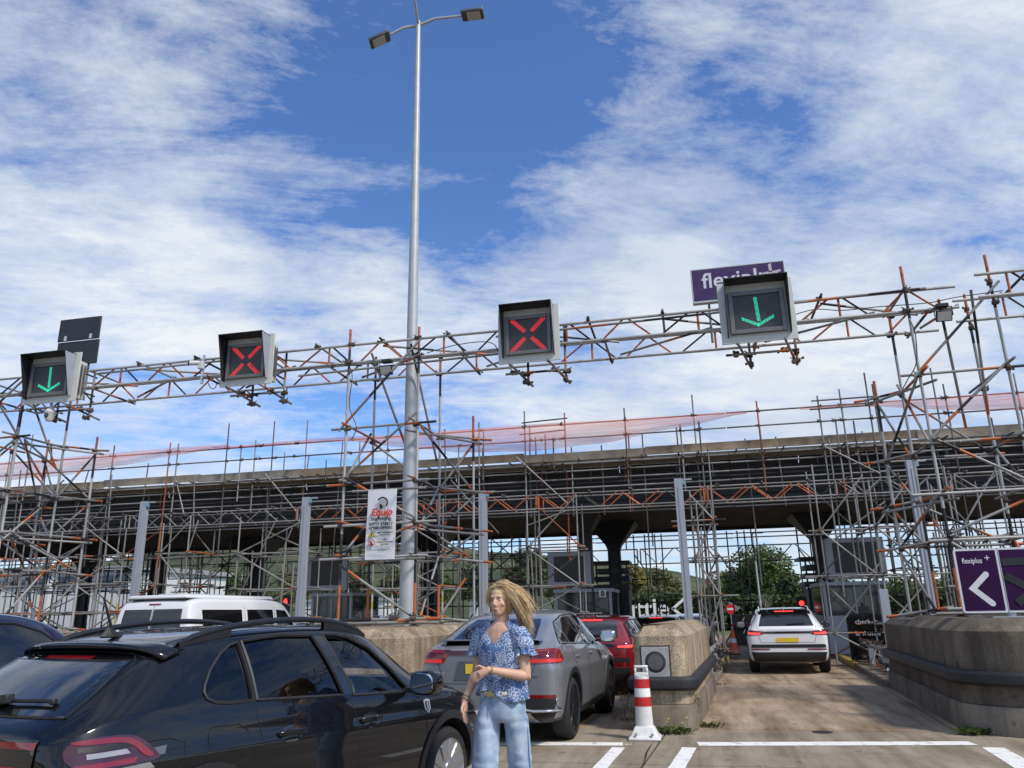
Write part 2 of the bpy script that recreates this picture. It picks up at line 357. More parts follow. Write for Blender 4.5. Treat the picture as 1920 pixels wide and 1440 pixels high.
strip(lerp2(G(1293, 1402), G(1232, 1500), 8), .17, M_paint, 'lane_line', jitter=.005)
strip(lerp2(G(1862, 1402), G(2010, 1490), 8), .24, M_paint, 'lane_line', jitter=.005)
strip(lerp2(G(1172, 1396), G(1186, 1396), 2), .04, M_paint, 'lane_line', jitter=.01)
strip([G(1222, 1396), G(1212, 1412), G(1209, 1426), G(1200, 1448), G(1190, 1480)], [.022, .03, .018, .026, .02], mat('crack_dirt', (.03, .026, .02), .95), 'joint_crack', jitter=.005)
# added dark disc standing in for a stain in the lane
b = MB(); c = G(1542, 1373); b.lathe([(.0, .004), (.13, .004), (.12, .006), (.0, .006)], (c.x, c.y, 0), 14); b.build('stain_disc', mat('stain_dark', (.03, .027, .025), .6, .4), label='small round iron cover in the lane before the stop line', cat='drain cover')

def round_poly(pts, rad, n=5):
    out = []; m_ = len(pts)
    for i, p in enumerate(pts):
        r_ = rad[i]
        if not r_: out.append((p[0], p[1])); continue
        p = V((p[0], p[1])); a = V(pts[i-1][:2])-p; b = V(pts[(i+1) % m_][:2])-p; a.normalize(); b.normalize()
        ang = a.angle(b); k = r_/math.tan(ang/2); c = p+(a+b).normalized()*(r_/math.sin(ang/2))
        p0 = p+a*k; p1 = p+b*k; v0 = p0-c; v1 = p1-c; th = v0.angle_signed(v1)
        for j in range(n+1):
            f = j/n; ca, sa = math.cos(-th*f), math.sin(-th*f)
            out.append((c.x+v0.x*ca-v0.y*sa, c.y+v0.x*sa+v0.y*ca))
    return out
def inset(poly, d):
    n = len(poly); out = []
    for i in range(n):
        p = V(poly[i]); a = (p-V(poly[i-1])); b = (V(poly[(i+1) % n])-p)
        if a.length < 1e-6 or b.length < 1e-6: out.append(tuple(p)); continue
        a.normalize(); b.normalize(); na = V((-a.y, a.x)); nb = V((-b.y, b.x)); m_ = (na+nb); l = m_.length
        m_.normalize(); out.append(tuple(p+m_*d/max(.5, m_.dot(na))))
    return out
def island_block(poly, ztop, zch, label, bump_z, m, m_top, cham=.16):
    c = V((sum(p[0] for p in poly)/len(poly), sum(p[1] for p in poly)/len(poly), 0))
    th = empty('concrete_island_block', c, label, 'concrete block', 'concrete blocks at the lane entrances')
    q = lambda pl, z: [(x, y, z) for x, y in pl]
    p_out, p_foot, p_in = poly, inset(poly, -.05), inset(poly, cham)
    b = MB(); b.loft([q(p_foot, 0), q(p_foot, .30), q(inset(poly, -.03), .335)]); b.build('plinth', m, th, smooth=True)
    b = MB(); b.loft([q(p_out, .34), q(p_out, zch), q(p_in, ztop-.004), q(inset(poly, cham+.03), ztop)])
    b.build('block_body', m_top, th, smooth=True)
    b = MB()
    prof = [(.0, -.09), (-.075, -.085), (-.11, -.05), (-.115, .0), (-.11, .05), (-.075, .085), (.0, .09)]
    rings = [q(inset(poly, o_), bump_z+dz) for o_, dz in prof]
    b.loft(rings, cap=False); b.build('rubber_bumper', M_rub, th, smooth=True)
    return th
# middle block with the speaker
YB = 11.35
lf = lane(-1.67, YB); rf = lane(-.93, YB); rb = lane(-.93, 16.6); lb = lane(-1.67, 16.6)
pl = round_poly([(lf.x, lf.y), (rf.x, rf.y), (rb.x, rb.y), (lb.x, lb.y)], [.12, .16, 0, 0], 4)
blk_mid = island_block(pl, 1.37, 1.21, 'narrow concrete island block with round speaker grille facing the bollard', .60, M_kerb, M_aggr, .17)
# big block at the right with the purple sign on top
a0 = lane(2.46, 11.15); a1 = lane(6.6, 11.15); a2 = lane(6.6, 17.6); a3 = lane(2.46, 17.6)
pl = round_poly([(a0.x, a0.y), (a1.x, a1.y), (a2.x, a2.y), (a3.x, a3.y)], [.75, .4, 0, .12], 7)
blk_right = island_block(pl, 1.37, 1.22, 'wide weathered concrete island block carrying the purple arrow sign', .66, M_kerb, M_aggrd, .2)
# block under the lamp post, and the next one to the left
for t0, t1, lab in ((-7.7, -5.0, 'wide concrete island block under the tall lamp post'), (-17.9, -15.1, 'concrete island block behind the dark blue car')):
    a0 = lane(t0, 11.3); a1 = lane(t1, 11.3); a2 = lane(t1, 17.6); a3 = lane(t0, 17.6)
    pl = round_poly([(a0.x, a0.y), (a1.x, a1.y), (a2.x, a2.y), (a3.x, a3.y)], [.5, .5, 0, 0], 5)
    island_block(pl, 1.36, 1.22, lab, .64, M_kerb, M_aggr, .18)
# narrow block between the left lanes
a0 = lane(-12.25, YB); a1 = lane(-11.5, YB); a2 = lane(-11.5, 16.6); a3 = lane(-12.25, 16.6)
# raised island pavements with kerbs behind the blocks
KERBS = []
for t0, t1, y0, nm in ((-1.67, -.93, 16.6, 'narrow'), (2.36, 6.6, 17.6, 'r'), (-7.7, -5.0, 17.6, 'm'), (-12.3, -11.5, 16.6, 'l'), (-17.9, -15.1, 17.6, 'll')):
    b = MB(); a = lane(t0+.15, y0); bb = lane(t1-.15, y0); c = lane(t1-.15, 46); d = lane(t0+.15, 46)
    b.prism([a[:2], bb[:2], c[:2], d[:2]], 0.001, .12)
    isl = tag(b.build('island_pavement', M_aggrd), kind='structure')
    for ta, tb in ((t0, t0+.148), (t1-.148, t1)):
        y = y0+.003; k = 0
        while y < 46:
            ln_ = .914 if y < 34 else 3.0
            b = MB(); p = [lane(ta, y), lane(tb, y), lane(tb, y+ln_-.012), lane(ta, y+ln_-.012)]
            b.prism([q[:2] for q in p], 0.001, .125+rng.uniform(-.004, .004))
            yl = 22.5 < y < 26.8 or (y > 30 and k % 2 == 0 and y < 36)
            b.build('kerb_stone', M_yel if yl else M_kerb, isl, bevel=.018 if y < 24 else 0)
            y += ln_; k += 1
# speaker on the middle block: recess plate and round grille with holes
fc = P(1229, 1241, YB); th = empty('intercom_speaker', (fc.x, YB-.02, fc.z-.2), 'square steel intercom plate with round speaker grille set in the concrete', 'intercom')
b = MB(); b.box(fc.x-.205, fc.x+.205, YB-.004, YB+.02, fc.z-.215, fc.z+.215); b.build('recess', mat('recess_dark', (.05, .045, .04), .9), th)
b = MB(); b.box(fc.x-.185, fc.x+.185, YB-.014, YB-.005, fc.z-.195, fc.z+.195); b.build('plate', mat('steel_plate', (.42, .42, .40), .45, .5, .15, 10), th, bevel=.004)
b = MB(); b.lathe([(0, -.022), (.125, -.022), (.135, -.018), (.14, -.0145)], (fc.x, YB, fc.z), 28, 'y'); b.build('grille', mat('grille_black', (.03, .032, .035), .5, .3), th, smooth=True)
b = MB()
for ri in range(1, 6):
    for k in range(ri*6): 
        a = k*2*math.pi/(ri*6); b.lathe([(0, -.0245), (.005, -.0245), (.005, -.022)], (fc.x+ri*.0185*math.cos(a), YB, fc.z+ri*.0185*math.sin(a)), 5, 'y')
tag(b.build('grille_holes', mat('grille_dot', (.45, .45, .43), .5), th), kind='stuff')
for sx in (-1, 1):
    for sz in (-1, 1):
        b = MB(); b.lathe([(0, -.019), (.009, -.019), (.011, -.014)], (fc.x+sx*.165, YB, fc.z+sz*.175), 8, 'y'); b.build('screw', MATS['steel_plate'], th)
# red and white bollard
bp_ = G(1210, 1386); th = empty('lane_bollard', bp_, 'red and white banded plastic bollard in front of the speaker block', 'bollard')
def ellr(rx, ry, z, n=20): return [(bp_.x+rx*math.cos(2*math.pi*k/n), bp_.y+ry*math.sin(2*math.pi*k/n), z) for k in range(n)]
M_wpl = mat('white_plastic', (.72, .72, .70), .45, var=.08, scale=12, col2=(.60, .60, .57)); M_rpl = mat('red_reflective', (.50, .02, .02), .4, var=.15, scale=10)
BS = .83
W_ = lambda z: .115-.03*(z-.1)/.95
def bseg(z0, z1, m, nm, ex=0): b = MB(); b.loft([ellr(W_(z0)+ex, W_(z0)*.8+ex, z0*BS), ellr(W_(z1)+ex, W_(z1)*.8+ex, z1*BS)]); b.build(nm, m, th, smooth=True)
bseg(.08, .90, M_wpl, 'post'); bseg(.47, .60, M_rpl, 'red_band', .003); bseg(.73, .86, M_rpl, 'red_band', .003); bseg(.605, .725, mat('white_band', (.8, .8, .78), .35), 'white_band', .003)
b = MB(); hw = .088
b.box(bp_.x-hw, bp_.x+hw, bp_.y-.05, bp_.y+.05, .895*BS, .955*BS); b.box(bp_.x-hw, bp_.x-.058, bp_.y-.05, bp_.y+.05, .955*BS, 1.02*BS); b.box(bp_.x+.058, bp_.x+hw, bp_.y-.05, bp_.y+.05, .955*BS, 1.02*BS); b.box(bp_.x-hw, bp_.x+hw, bp_.y-.05, bp_.y+.05, 1.02*BS, 1.055*BS)
b.build('handle', M_wpl, th, bevel=.012)
b = MB(); sq = lambda r_, z: [(bp_.x+sx*r_, bp_.y+sy*r_*.9, z) for sx, sy in ((-1, -1), (1, -1), (1, 1), (-1, 1))]
b.loft([sq(.20, 0), sq(.20, .035), sq(.17, .05), sq(.125, .14), sq(.11, .16)]); b.build('base', M_wpl, th, bevel=.015)
for sx in (-1, 1):
    b = MB(); b.lathe([(0, -.02), (.018, -.02), (.018, 0)], (bp_.x+sx*.10, bp_.y-.16, .075), 8, 'y'); b.build('bolt', MATS['steel_plate'], th)

# cracks, oil drips and patches on the apron
M_crk = MATS['crack_dirt']; M_oil = mat('oil_stain', (.16, .135, .105), .6, var=.25, scale=14, col2=(.24, .20, .155))
rc = random.Random(31)
def crack(x0, y0, ang, n, wd=.006):
    pts = [(x0, y0)]
    for k in range(n): ang += rc.uniform(-.3, .3); pts.append((pts[-1][0]+math.cos(ang)*.16, pts[-1][1]+math.sin(ang)*.16))
    strip(pts, [max(.003, wd*(1-abs(2*k/n-1)**3)) for k in range(n+1)], M_crk, 'pavement_crack', jitter=.002)
for q in ((1340, 1369, .1, 14), (1560, 1370, .0, 12), (1730, 1420, 2.6, 8), (1500, 1300, .15, 10), (1590, 1345, .1, 9)): p = G(q[0], q[1]); crack(p.x, p.y, q[2], q[3])
# ================================================================ scaffold gantry with lane signals
YG, ZB, ZT, DP = 14.0, 6.55, 6.94, 1.2
XL, XR = -19.5, P(1790, 530, YG).x
gan = empty('scaffold_gantry', (XL, YG, ZB), 'long scaffold lattice gantry spanning the lanes and carrying the lane signals', 'scaffold gantry')
def girder(th, x0, x1, Y, zb, zt, dp, phase=0, step=2.5, cap=.0):
    for yy in (Y, Y+dp):
        for zz in (zb, zt):
            x = x0; first = True
            while x < x1-.05:                       # chords are butt-jointed tubes
                l = 6.3 if not first else (5.2 if yy == Y else 3.4)
                xe = min(x+l, x1); T(th, 'chord', (x, yy, zz), (xe-.01, yy, zz), 'bright', .027, 10); x = xe; first = False
    for yy, ph in ((Y, 0), (Y+dp, .35)):
        x = x0+phase+ph; k = 0
        while x < x1-.4:
            T(th, 'post', (x, yy+.03, zb), (x, yy+.03, zt), 'orange', .022)
            for (a0, z0), (a1, z1), mm in (((.08, zt), (.5, zb), 'dark'), ((.68, zb), (1.1, zt), 'orange' if k % 2 else 'dark'), ((1.2, zt), (1.64, zb), 'orange'), ((1.8, zb), (2.32, zt), 'dark' if k % 2 else 'red')):
                if x+a1 < x1: T(th, 'brace', (x+a0, yy+.03, z0), (x+a1, yy+.03, z1), mm, .019)
            x += step; k += 1
    x = x0+.9; k = 0
    while x < x1:
        T(th, 'transom', (x, Y-.13, zt+.05), (x, Y+dp+.15, zt+.05), 'galv' if k % 3 else 'dark'); CP(th, (x, Y, zt+.03)); CP(th, (x, Y+dp, zt+.03))
        if k % 2 == 0: T(th, 'transom', (x+.3, Y-.18, zb-.05), (x+.3, Y+dp+.14, zb-.05), 'band'); CP(th, (x+.3, Y, zb-.03)); CP(th, (x+.3, Y+dp, zb-.03))
        if k % 2: T(th, 'plan_brace', (x, Y+.05, zt-.06), (min(x+1.9, x1), Y+dp-.05, zt-.06), 'band2')
        else: T(th, 'plan_brace', (x+.5, Y+dp-.04, zb+.06), (min(x+2.3, x1), Y+.05, zb+.06), 'band')
        x += 1.42; k += 1
girder(gan, XL, XR, YG, ZB, ZT, DP)
# extra longitudinal tubes that stiffen the beam
T(gan, 'ledger', P(560, 705, YG-.05), P(1010, 655, YG-.05), 'galv'); T(gan, 'ledger', (1.2, YG-.06, ZB+.33), (XR-.5, YG-.06, ZB+.39), 'band2')
T(gan, 'ledger', (-12.5, YG-.06, ZB+.28), (-9.2, YG-.06, ZB+.3), 'galv'); T(gan, 'ledger', (-3.4, YG-.06, ZB+.25), (1.0, YG-.06, ZB+.31), 'band2')
gan2 = empty('scaffold_gantry', (P(1812, 520, YG).x, YG-.35, ZB), 'short scaffold gantry section leaving the frame behind the right tower', 'scaffold gantry')
x0 = P(1812, 520, YG).x; girder(gan2, x0, x0+5.5, YG-.35, ZB+.02, ZT+.04, DP, .5)

def tower(loc, X0, X1, lv, label, buttress, seed, tops):
    th = empty('scaffold_tower', loc, label, 'scaffold tower', 'gantry towers'); r_ = random.Random(seed)
    Y0, Y1 = YG-.06, YG+DP+.05; zb = 1.37
    legs = [(X0, Y0), (X1, Y0), (X1+.03, Y1), (X0+.03, Y1)]
    for i, (x, y) in enumerate(legs):
        zt = tops[i]
        T(th, 'standard', (x, y, zb), (x, y, zb+.75), 'orange', .0265, 10); T(th, 'standard', (x, y, zb+.75), (x, y, zb+1.7), 'dark', .0265, 10)
        T(th, 'standard', (x, y, zb+1.7), (x, y, zt-1.0), 'bright', .0265, 10); T(th, 'standard', (x, y, zt-1.0), (x, y, zt-.45), 'dark', .0265, 10); T(th, 'standard', (x, y, zt-.45), (x, y, zt), 'orange', .0265, 10)
        for z in lv: CP(th, (x, y, z), 1.15)
        CP(th, (x, y, ZT), 1.2); CP(th, (x, y, ZB), 1.2)
        b = MB(); b.box(x-.075, x+.075, y-.075, y+.075, zb, zb+.012); b.lathe([(.03, .012), (.03, .06)], (x, y, zb), 8); b.build('base_plate', mat('rusty_steel', (.22, .10, .05), .8, .2, .3, 20), th)
    for k, z in enumerate(lv):
        e = lambda: r_.uniform(.18, .45)
        T(th, 'ledger', (X0-e(), Y0-.05, z), (X1+e(), Y0-.05, z+.02), 'bright' if 0 < k < 3 else 'band'); k % 2 and T(th, 'ledger', (X0-e(), Y1+.05, z), (X1+e(), Y1+.05, z), 'band2')
        T(th, 'transom', (X0+.05, Y0-e(), z+.06), (X0+.05, Y1+e(), z+.06), 'band' if k % 2 else 'orange'); T(th, 'transom', (X1-.05, Y0-e(), z+.06), (X1-.05, Y1+e(), z+.06), 'band2' if k % 2 else 'galv')
        if k < len(lv)-1:
            z2 = lv[k+1]
            fl = k % 2
            T(th, 'brace', (X0 if fl else X1, Y0-.08, z+.1), (X1 if fl else X0, Y0-.08, z2+r_.uniform(-.1, .25)), 'band', .0242, 8)
            if fl: T(th, 'brace', (X1, Y1+.08, z), (X0, Y1+.08, z2), 'band2')
            if fl: T(th, 'brace', (X0-.03, Y0, z), (X0-.03, Y1, z2+.2), 'band')
            if not fl: T(th, 'brace', (X1+.03, Y0, z-.15), (X1+.03, Y1, z2+.1), 'band2')
    zt_ = lv[-1]
    T(th, 'brace', (X0-.12, Y0-.1, zt_-.05), (X1+.1, Y0-.1, ZB+.35), 'band2', .0245, 10)
    T(th, 'brace', (X0+.5, Y0-.04, ZT-.25), (X0+1.0, Y1, zt_-.7), 'band', .0245, 10); T(th, 'brace', (X1-.25, Y0+.2, ZB+.35), (X1, Y1-.1, zt_-.5), 'band2')
    for bx, by, bt, s in buttress:
        T(th, 'standard', (bx, by, zb-.05), (bx, by, bt-1.0), 'bright', .0265, 10); T(th, 'standard', (bx, by, bt-1.0), (bx, by, bt-.45), 'dark', .0265, 10); T(th, 'standard', (bx, by, bt-.45), (bx, by, bt), 'orange', .0265, 10)
        xe = X1 if s > 0 else X0
        for k, z in enumerate(lv):
            if z > bt: continue
            T(th, 'ledger', (xe-.25*s, Y1-.1, z+.1), (bx+.22*s, by-.05, z-.03), 'galv' if k % 2 else 'band'); k % 2 == 0 and T(th, 'ledger', (xe-.3*s, Y0+.15, z-.06), (bx+.2*s, by+.05, z-.1), 'galv'); CP(th, (bx, by, z-.03), 1.15)
            T(th, 'orange_end', (bx+.22*s, by-.05, z-.03), (bx+.42*s, by-.06, z-.05), 'orange')
            if k < len(lv)-1:
                z2 = lv[k+1]; T(th, 'brace', (xe, Y1, z), (bx, by, min(z2, bt)-.1), 'band'); k % 2 and T(th, 'brace', (xe, Y0+.2, min(z2, bt)), (bx-.05*s, by+.04, z+.05), 'band2')
    # loose scaffold tubes and jacks at the foot
    T(th, 'foot_tube', (X0-.3, Y0-.35, zb+.12), (X1+.6, Y0-.32, zb+.12), 'band2', .0265); T(th, 'foot_tube', (X0-.4, Y0-.12, zb+.05), (X1+.5, Y0-.1, zb+.05), 'galv', .0265)
    T(th, 'foot_tube', (X1-.1, Y0-.6, zb+.09), (X1-.05, Y1+.3, zb+.09), 'orange', .0265); CP(th, (X1+.1, Y0-.34, zb+.14), 1.6); CP(th, (X1-.3, Y0-.33, zb+.14), 1.6)
    return th
zl = lambda x, y: P(x, y, YG).z
LV = [zl(700, 1172)+.03, zl(700, 1047), zl(700, 985), zl(700, 908), zl(700, 803)]
tx0, tx1 = P(652, 800, YG).x, P(785, 800, YG).x
tw_mid = tower((tx0, YG, 1.37), tx0, tx1, LV, 'banded scaffold tower around the tall lamp post with the white banner', [(P(888, 950, 15.6).x, 15.6, P(888, 780, 15.6).z, 1)], 3, [zl(657, 620), zl(787, 615), ZT+.1, ZT+.15])
tw_r = tower((3.85, YG, 1.37), P(1697, 560, YG).x, P(1860, 560, YG).x, [LV[0], 2.55, 3.3, 4.15, 5.35], 'leaning looking scaffold tower behind the purple arrow sign at the right', [(P(1668, 900, 15.4).x, 15.4, P(1650, 714, 15.4).z, -1)], 11, [zl(1685, 503), zl(1857, 480), ZT+.3, ZT+.2])
tw_l = tower((-16.5, YG, 1.37), P(42, 790, YG).x-1.42, P(42, 790, YG).x, [LV[0], 2.6, 3.4, 4.3, 5.5], 'scaffold tower at the left edge behind the dark blue car', [(P(172, 900, 15.6).x, 15.6, P(176, 820, 15.6).z, 1), (P(80, 900, 16.2).x, 16.2, P(85, 825, 16.2).z, 1)], 23, [ZT, ZT-.2, ZT, ZT])
# ---- lane signals
M_cab = mat('cabinet_cream', (.50, .49, .43), .55, var=.06, scale=5, col2=(.56, .55, .49)); M_flange = mat('flange_offwhite', (.55, .56, .52), .5, var=.05, scale=4)
M_hoodi = mat('hood_black', (.014, .016, .02), .55, var=.2, scale=8); M_hoodo = mat('hood_grey', (.30, .32, .35), .5, var=.08, scale=6); M_bez = mat('bezel_grey', (.16, .16, .155), .45, .4, .12, 10); M_scr = mat('screen_black', (.045, .046, .047), .5, var=.1)
def led_mat(nm, c, s): return mat(nm, c, .4, var=0, emit=c, estr=s)
M_red = led_mat('led_red', (1, .03, .05), 1.25); M_grn = led_mat('led_green', (.03, .85, .50), .85)
def signal(x0, x1, z0, z1, kind, label, tilt=0.0):
    cx = (x0+x1)/2; Yf = YG-.42; th = empty('lane_signal', (cx, Yf, z0), label, 'lane signal', 'overhead lane signals'); w_ = (x1-x0)/2; h_ = z1-z0
    b = MB(); b.box(cx-w_*.80, cx+w_*.80, Yf+.03, Yf+.36, z0+.12, z1-.16); b.build('cabinet', M_cab, th, bevel=.01)
    b = MB(); b.box(cx-w_, cx+w_, Yf, Yf+.028, z0, z1-.02); b.build('flange', M_flange, th, bevel=.004)
    # bezel: four bars
    o, i_ = w_*.74, w_*.62; zb_, zt_ = z0+.13*h_, z1-.20*h_; f = w_*.12
    for nm, bx in (('bezel_bar', (cx-o, cx-o+f, zb_, zt_)), ('bezel_bar', (cx+o-f, cx+o, zb_, zt_)), ('bezel_bar', (cx-o+f, cx+o-f, zb_, zb_+f)), ('bezel_bar', (cx-o+f, cx+o-f, zt_-f, zt_))):
        b = MB(); b.box(bx[0]+.001, bx[1]-.001, Yf-.075, Yf-.003, bx[2]+.001, bx[3]-.001); b.build(nm, M_bez, th, bevel=.006)
    b = MB(); b.box(cx-o+f, cx+o-f, Yf-.045, Yf-.004, zb_+f, zt_-f); scr = b.build('screen', M_scr, th)
    # hood: top and two tapering cheeks, open below
    zt2 = z1-.085; D = .34; e = .012; xo = w_*.81; zc = z0+.10*h_
    for s in (-1, 1):
        xa = cx+s*xo; xb = cx+s*(xo+.02)
        b = MB(); q = [(Yf-.001, zc), (Yf-.09, zc), (Yf-D, zt2), (Yf-.001, zt2)]
        vs = [(xa, y, z) for y, z in q]+[(xb, y, z) for y, z in q]
        b.add(vs, [(0, 1, 2, 3), (7, 6, 5, 4), (0, 4, 5, 1), (1, 5, 6, 2), (2, 6, 7, 3), (3, 7, 4, 0)])
        b.cur = 0; o_ = b.build('hood_cheek', [M_hoodi, M_hoodo], th)
        for p in o_.data.polygons:
            if p.normal.x*s > .7: p.material_index = 1
    b = MB(); b.box(cx-xo-.02, cx+xo+.02, Yf-D-.01, Yf-.001, zt2+.001, zt2+.016); b.build('hood_top', [M_hoodi], th)
    # LED symbol of single dots
    b = MB(); sc = (o-f)*.98; zc2 = (zb_+zt_)/2; n_ = 0
    def dot(u, v): b.lathe([(0, -.006), (.0066, -.004), (.0078, 0)], (cx+u, Yf-.046, zc2+v), 5, 'y')
    st = .0235
    if kind == 'x':
        for s in (-1, 1):
            for k in range(-13, 14):
                for j in (-1.5, -.5, .5, 1.5):
                    if abs(k) < 3: continue
                    if s < 0 and k > 4 and j == .5 and cx < -5 and rng.random() < .5: continue
                    u = (k*st*1.02); v = s*u; dot(u-s*j*st*.62, v+j*st*.62)
    else:
        for k in range(-6, 14):
            for j in (-1, 0, 1): dot(j*st*.9+(k-4)*-.0012, k*st-.04)
        for s in (-1, 1):
            for k in range(0, 13):
                for j in range(3): dot(s*k*st*.95, -.28+k*st*.50+j*st*.9)
    tag(b.build('led_symbol', M_red if kind == 'x' else M_grn, th), kind='stuff')
    # support frame: uprights clamped behind, tubes hanging below with couplers
    for s in (-1, 1):
        xs = cx+s*w_*.62
        T(th, 'support_post', (xs+.25, YG-.03+.09, z0-.32), (xs+.25, YG+.06, z1-.3), 'band2'); T(th, 'support_arm', (xs, Yf-.12, z0-.02), (xs+.28, YG+.35, z0-.25), 'galv' if s < 0 else 'band')
        T(th, 'support_arm', (xs+.1, Yf+.37, z0+.3), (xs+.1, YG+.3, z0+.3), 'dark', .02); T(th, 'support_arm', (xs+.1, Yf+.37, z1-.4), (xs+.1, YG+.3, z1-.4), 'dark', .02)
        for pz in (z0-.27, z0-.1): CP(th, (xs+.25, YG+.02, pz), 1.3)
        CP(th, (xs+.02, YG-.02, z0-.06), 1.3)
    T(th, 'support_ledger', (cx-w_*.9, YG-.09, z0-.1), (cx+w_*1.05, YG-.09, z0-.1), 'band')
    for k in range(3):
        b = MB(); b.box(cx+w_*.84, cx+w_*.88, Yf+.08+k*.09, Yf+.11+k*.09, z0+.2, z1-.25); b.build('mounting_rail', M_bez, th)
    return th
SG = 13.58
def sgx(x0, x1): return P(x0, 620, SG).x, P(x1, 620, SG).x
for (xa, xb, ya, yb, kd, lab) in ((48, 146, 664, 755, 'v', 'lane signal with green down arrow at the far left of the gantry'), (416, 512, 628, 722, 'x', 'lane signal with red cross left of the lamp post'),
                          (934, 1049, 572, 679, 'x', 'lane signal with red cross right of the lamp post'), (1348, 1491, 523, 641, 'v', 'lane signal with green down arrow below the purple plus sign')):
    p0 = P((xa+xb)/2, ya, SG); p1 = P((xa+xb)/2, yb, SG); a = P(xa, (ya+yb)/2, SG).x; b_ = P(xb, (ya+yb)/2, SG).x
    signal(a, b_, p1.z, p0.z, kd, lab)
# ================================================================ lamp post
LPY = 14.55
lb_ = P(762, 1180, LPY); lt_ = P(777, 42, LPY)
M_pole = mat('galvanised_pole', (.42, .44, .45), .5, .25, .08, 3)
lamp = empty('lamp_post', (lb_.x, LPY, 1.37), 'tall galvanised lamp post rising through the scaffold tower with flat lamp heads', 'lamp post')
b = MB(); b.lathe([(.15, 1.37), (.145, 2.9), (.135, 3.0), (.11, 8), (.075, 13), (.055, lt_.z)], (lb_.x, LPY, 0), 20); b.build('shaft', M_pole, lamp, smooth=True)
b = MB(); b.box(lb_.x-.22, lb_.x+.22, LPY-.22, LPY+.22, 1.371, 1.395); b.build('base_plate', M_pole, lamp)
top = V((lb_.x, LPY, lt_.z))
M_head = mat('lamp_head', (.10, .105, .11), .45, .3); M_lens = mat('lamp_lens', (.5, .5, .46), .3, var=.05)
for (hx, hy, dY) in ((712, 74, -.2), (886, 27, .15), (766, -60, -1.1)):
    hp = P(hx, hy, LPY+dY); d = (hp-top).normalized()
    b = MB(); b.tube([top-V((0, 0, .12)), top+d*.4+V((0, 0, .02)), hp-d*.28], [.038, .033, .028], 8); b.build('arm', M_pole, lamp, smooth=True)
    u = V((0, 0, 1)); s_ = d.cross(u).normalized(); n_ = s_.cross(d).normalized()
    b = MB(); b.obox(hp, d*.27, s_*.17, n_*.045); hd = b.build('lamp_head', M_head, lamp, bevel=.03)
    b = MB(); b.obox(hp-n_*.05+d*.03, d*.16, s_*.13, n_*.006); b.build('lens', M_lens, hd)
    for k in range(4):
        b = MB(); b.obox(hp+n_*.055-d*(.02+.055*k), d*.008, s_*.14, n_*.015); b.build('cooling_fin', M_head, hd)

# ================================================================ plaza canopy
ZSF, ZTT, ZTB = 4.88, 6.43, 6.17
cano = empty('toll_canopy', (0, 29, 0), 'long dark flat canopy over the check-in lanes', 'canopy')
M_dksheet = mat('dark_sheet', (.026, .027, .029), .5, .2, .2, 3); M_dksof = mat('soffit_slat', (.075, .066, .054), .6, var=.25, scale=2); M_steel = mat('dark_column', (.035, .038, .042), .5, .3, .15, 4)
M_wood = mat('scaffold_board', (.29, .235, .165), .85, col2=(.42, .35, .26), scale=3, bump=.3)
b = MB(); b.box(-46, 42, 25.2, 34.4, ZSF+.14, 5.9); b.build('roof_deck', M_dksheet, cano)
x = -46; k = 0
while x < 42:
    b = MB(); rows = 12; pts = []
    for i in range(rows*2+1):
        f = i/(rows*2); y = 24.75+f*.62; z = 6.12-f*(6.12-ZSF); o = .028 if i % 2 else 0
        pts.append((y+o, z))
        pts.append((y+o+.004, z-.045))
    vs = [(x+.004, y, z) for y, z in pts]+[(x+5.49, y, z) for y, z in pts]; n = len(pts)
    b.add(vs, [(i, i+1, n+i+1, n+i) for i in range(n-1)]); b.build('fascia_panel', M_dksheet, cano); x += 5.5; k += 1
y = 25.4
while y < 34.3:
    b = MB(); b.box(-46, 42, y, y+.10, ZSF+rng.uniform(0, .012), ZSF+.11); b.build('soffit_slat', M_dksof, cano); y += .38
for yb in (25.38, 34.3): b = MB(); b.box(-46, 42, yb-.1, yb, ZSF-.12, ZSF+.3); b.build('edge_beam', M_steel, cano)
for cx_, Yc in ((165, 31), (483, 31), (808, 31), (1152, 31), (1538, 31), (1098, 27.6), (300, 27.6)):
    p = P(cx_, 1040, Yc); w2 = .24
    b = MB()
    b.box(p.x-w2, p.x+w2, Yc-.05, Yc+.05, 0, ZSF-.5); b.box(p.x-w2, p.x-w2+.05, Yc-.2, Yc+.2, 0, ZSF-.5); b.box(p.x+w2-.05, p.x+w2, Yc-.2, Yc+.2, 0, ZSF-.5)
    col_ = b.build('column', M_steel, cano)
    b = MB(); r_ = lambda a, z: [(p.x-a, Yc-a, z), (p.x+a, Yc-a, z), (p.x+a, Yc+a, z), (p.x-a, Yc+a, z)]
    b.loft([r_(.25, ZSF-1.0), r_(.3, ZSF-.85), r_(.95, ZSF-.02)]) if Yc > 30 else b.loft([r_(.26, ZSF-.6), r_(.6, ZSF-.02)])
    b.build('capital', M_steel, col_)
# scaffold boards along the edge
M_wood2 = mat('scaffold_board_grey', (.22, .195, .155), .85, col2=(.33, .29, .235), scale=2.5, bump=.3); M_wood3 = mat('scaffold_board_brown', (.20, .145, .09), .85, col2=(.36, .28, .19), scale=2.2, bump=.3)
edge = empty('toe_board_run', (0, 24, ZTB), 'row of weathered scaffold boards along the top edge of the canopy', 'scaffold boards')
x = -44.0; k = 0
while x < 40:
    l = 3.9; dz = .0 if k % 3 else .03; dz += rng.uniform(-.015, .015)
    b = MB(); b.box(x, x+l+.05, 23.93-(k % 2)*.045, 23.97-(k % 2)*.045, ZTB+dz, ZTT+dz); b.build('board', rng.choice((M_wood, M_wood2, M_wood3)), edge, bevel=.004); x += l; k += 1
b = MB(); b.box(-46, 42, 24.0, 24.9, 6.09, 6.175); b.build('walkway_deck', M_wood, edge)

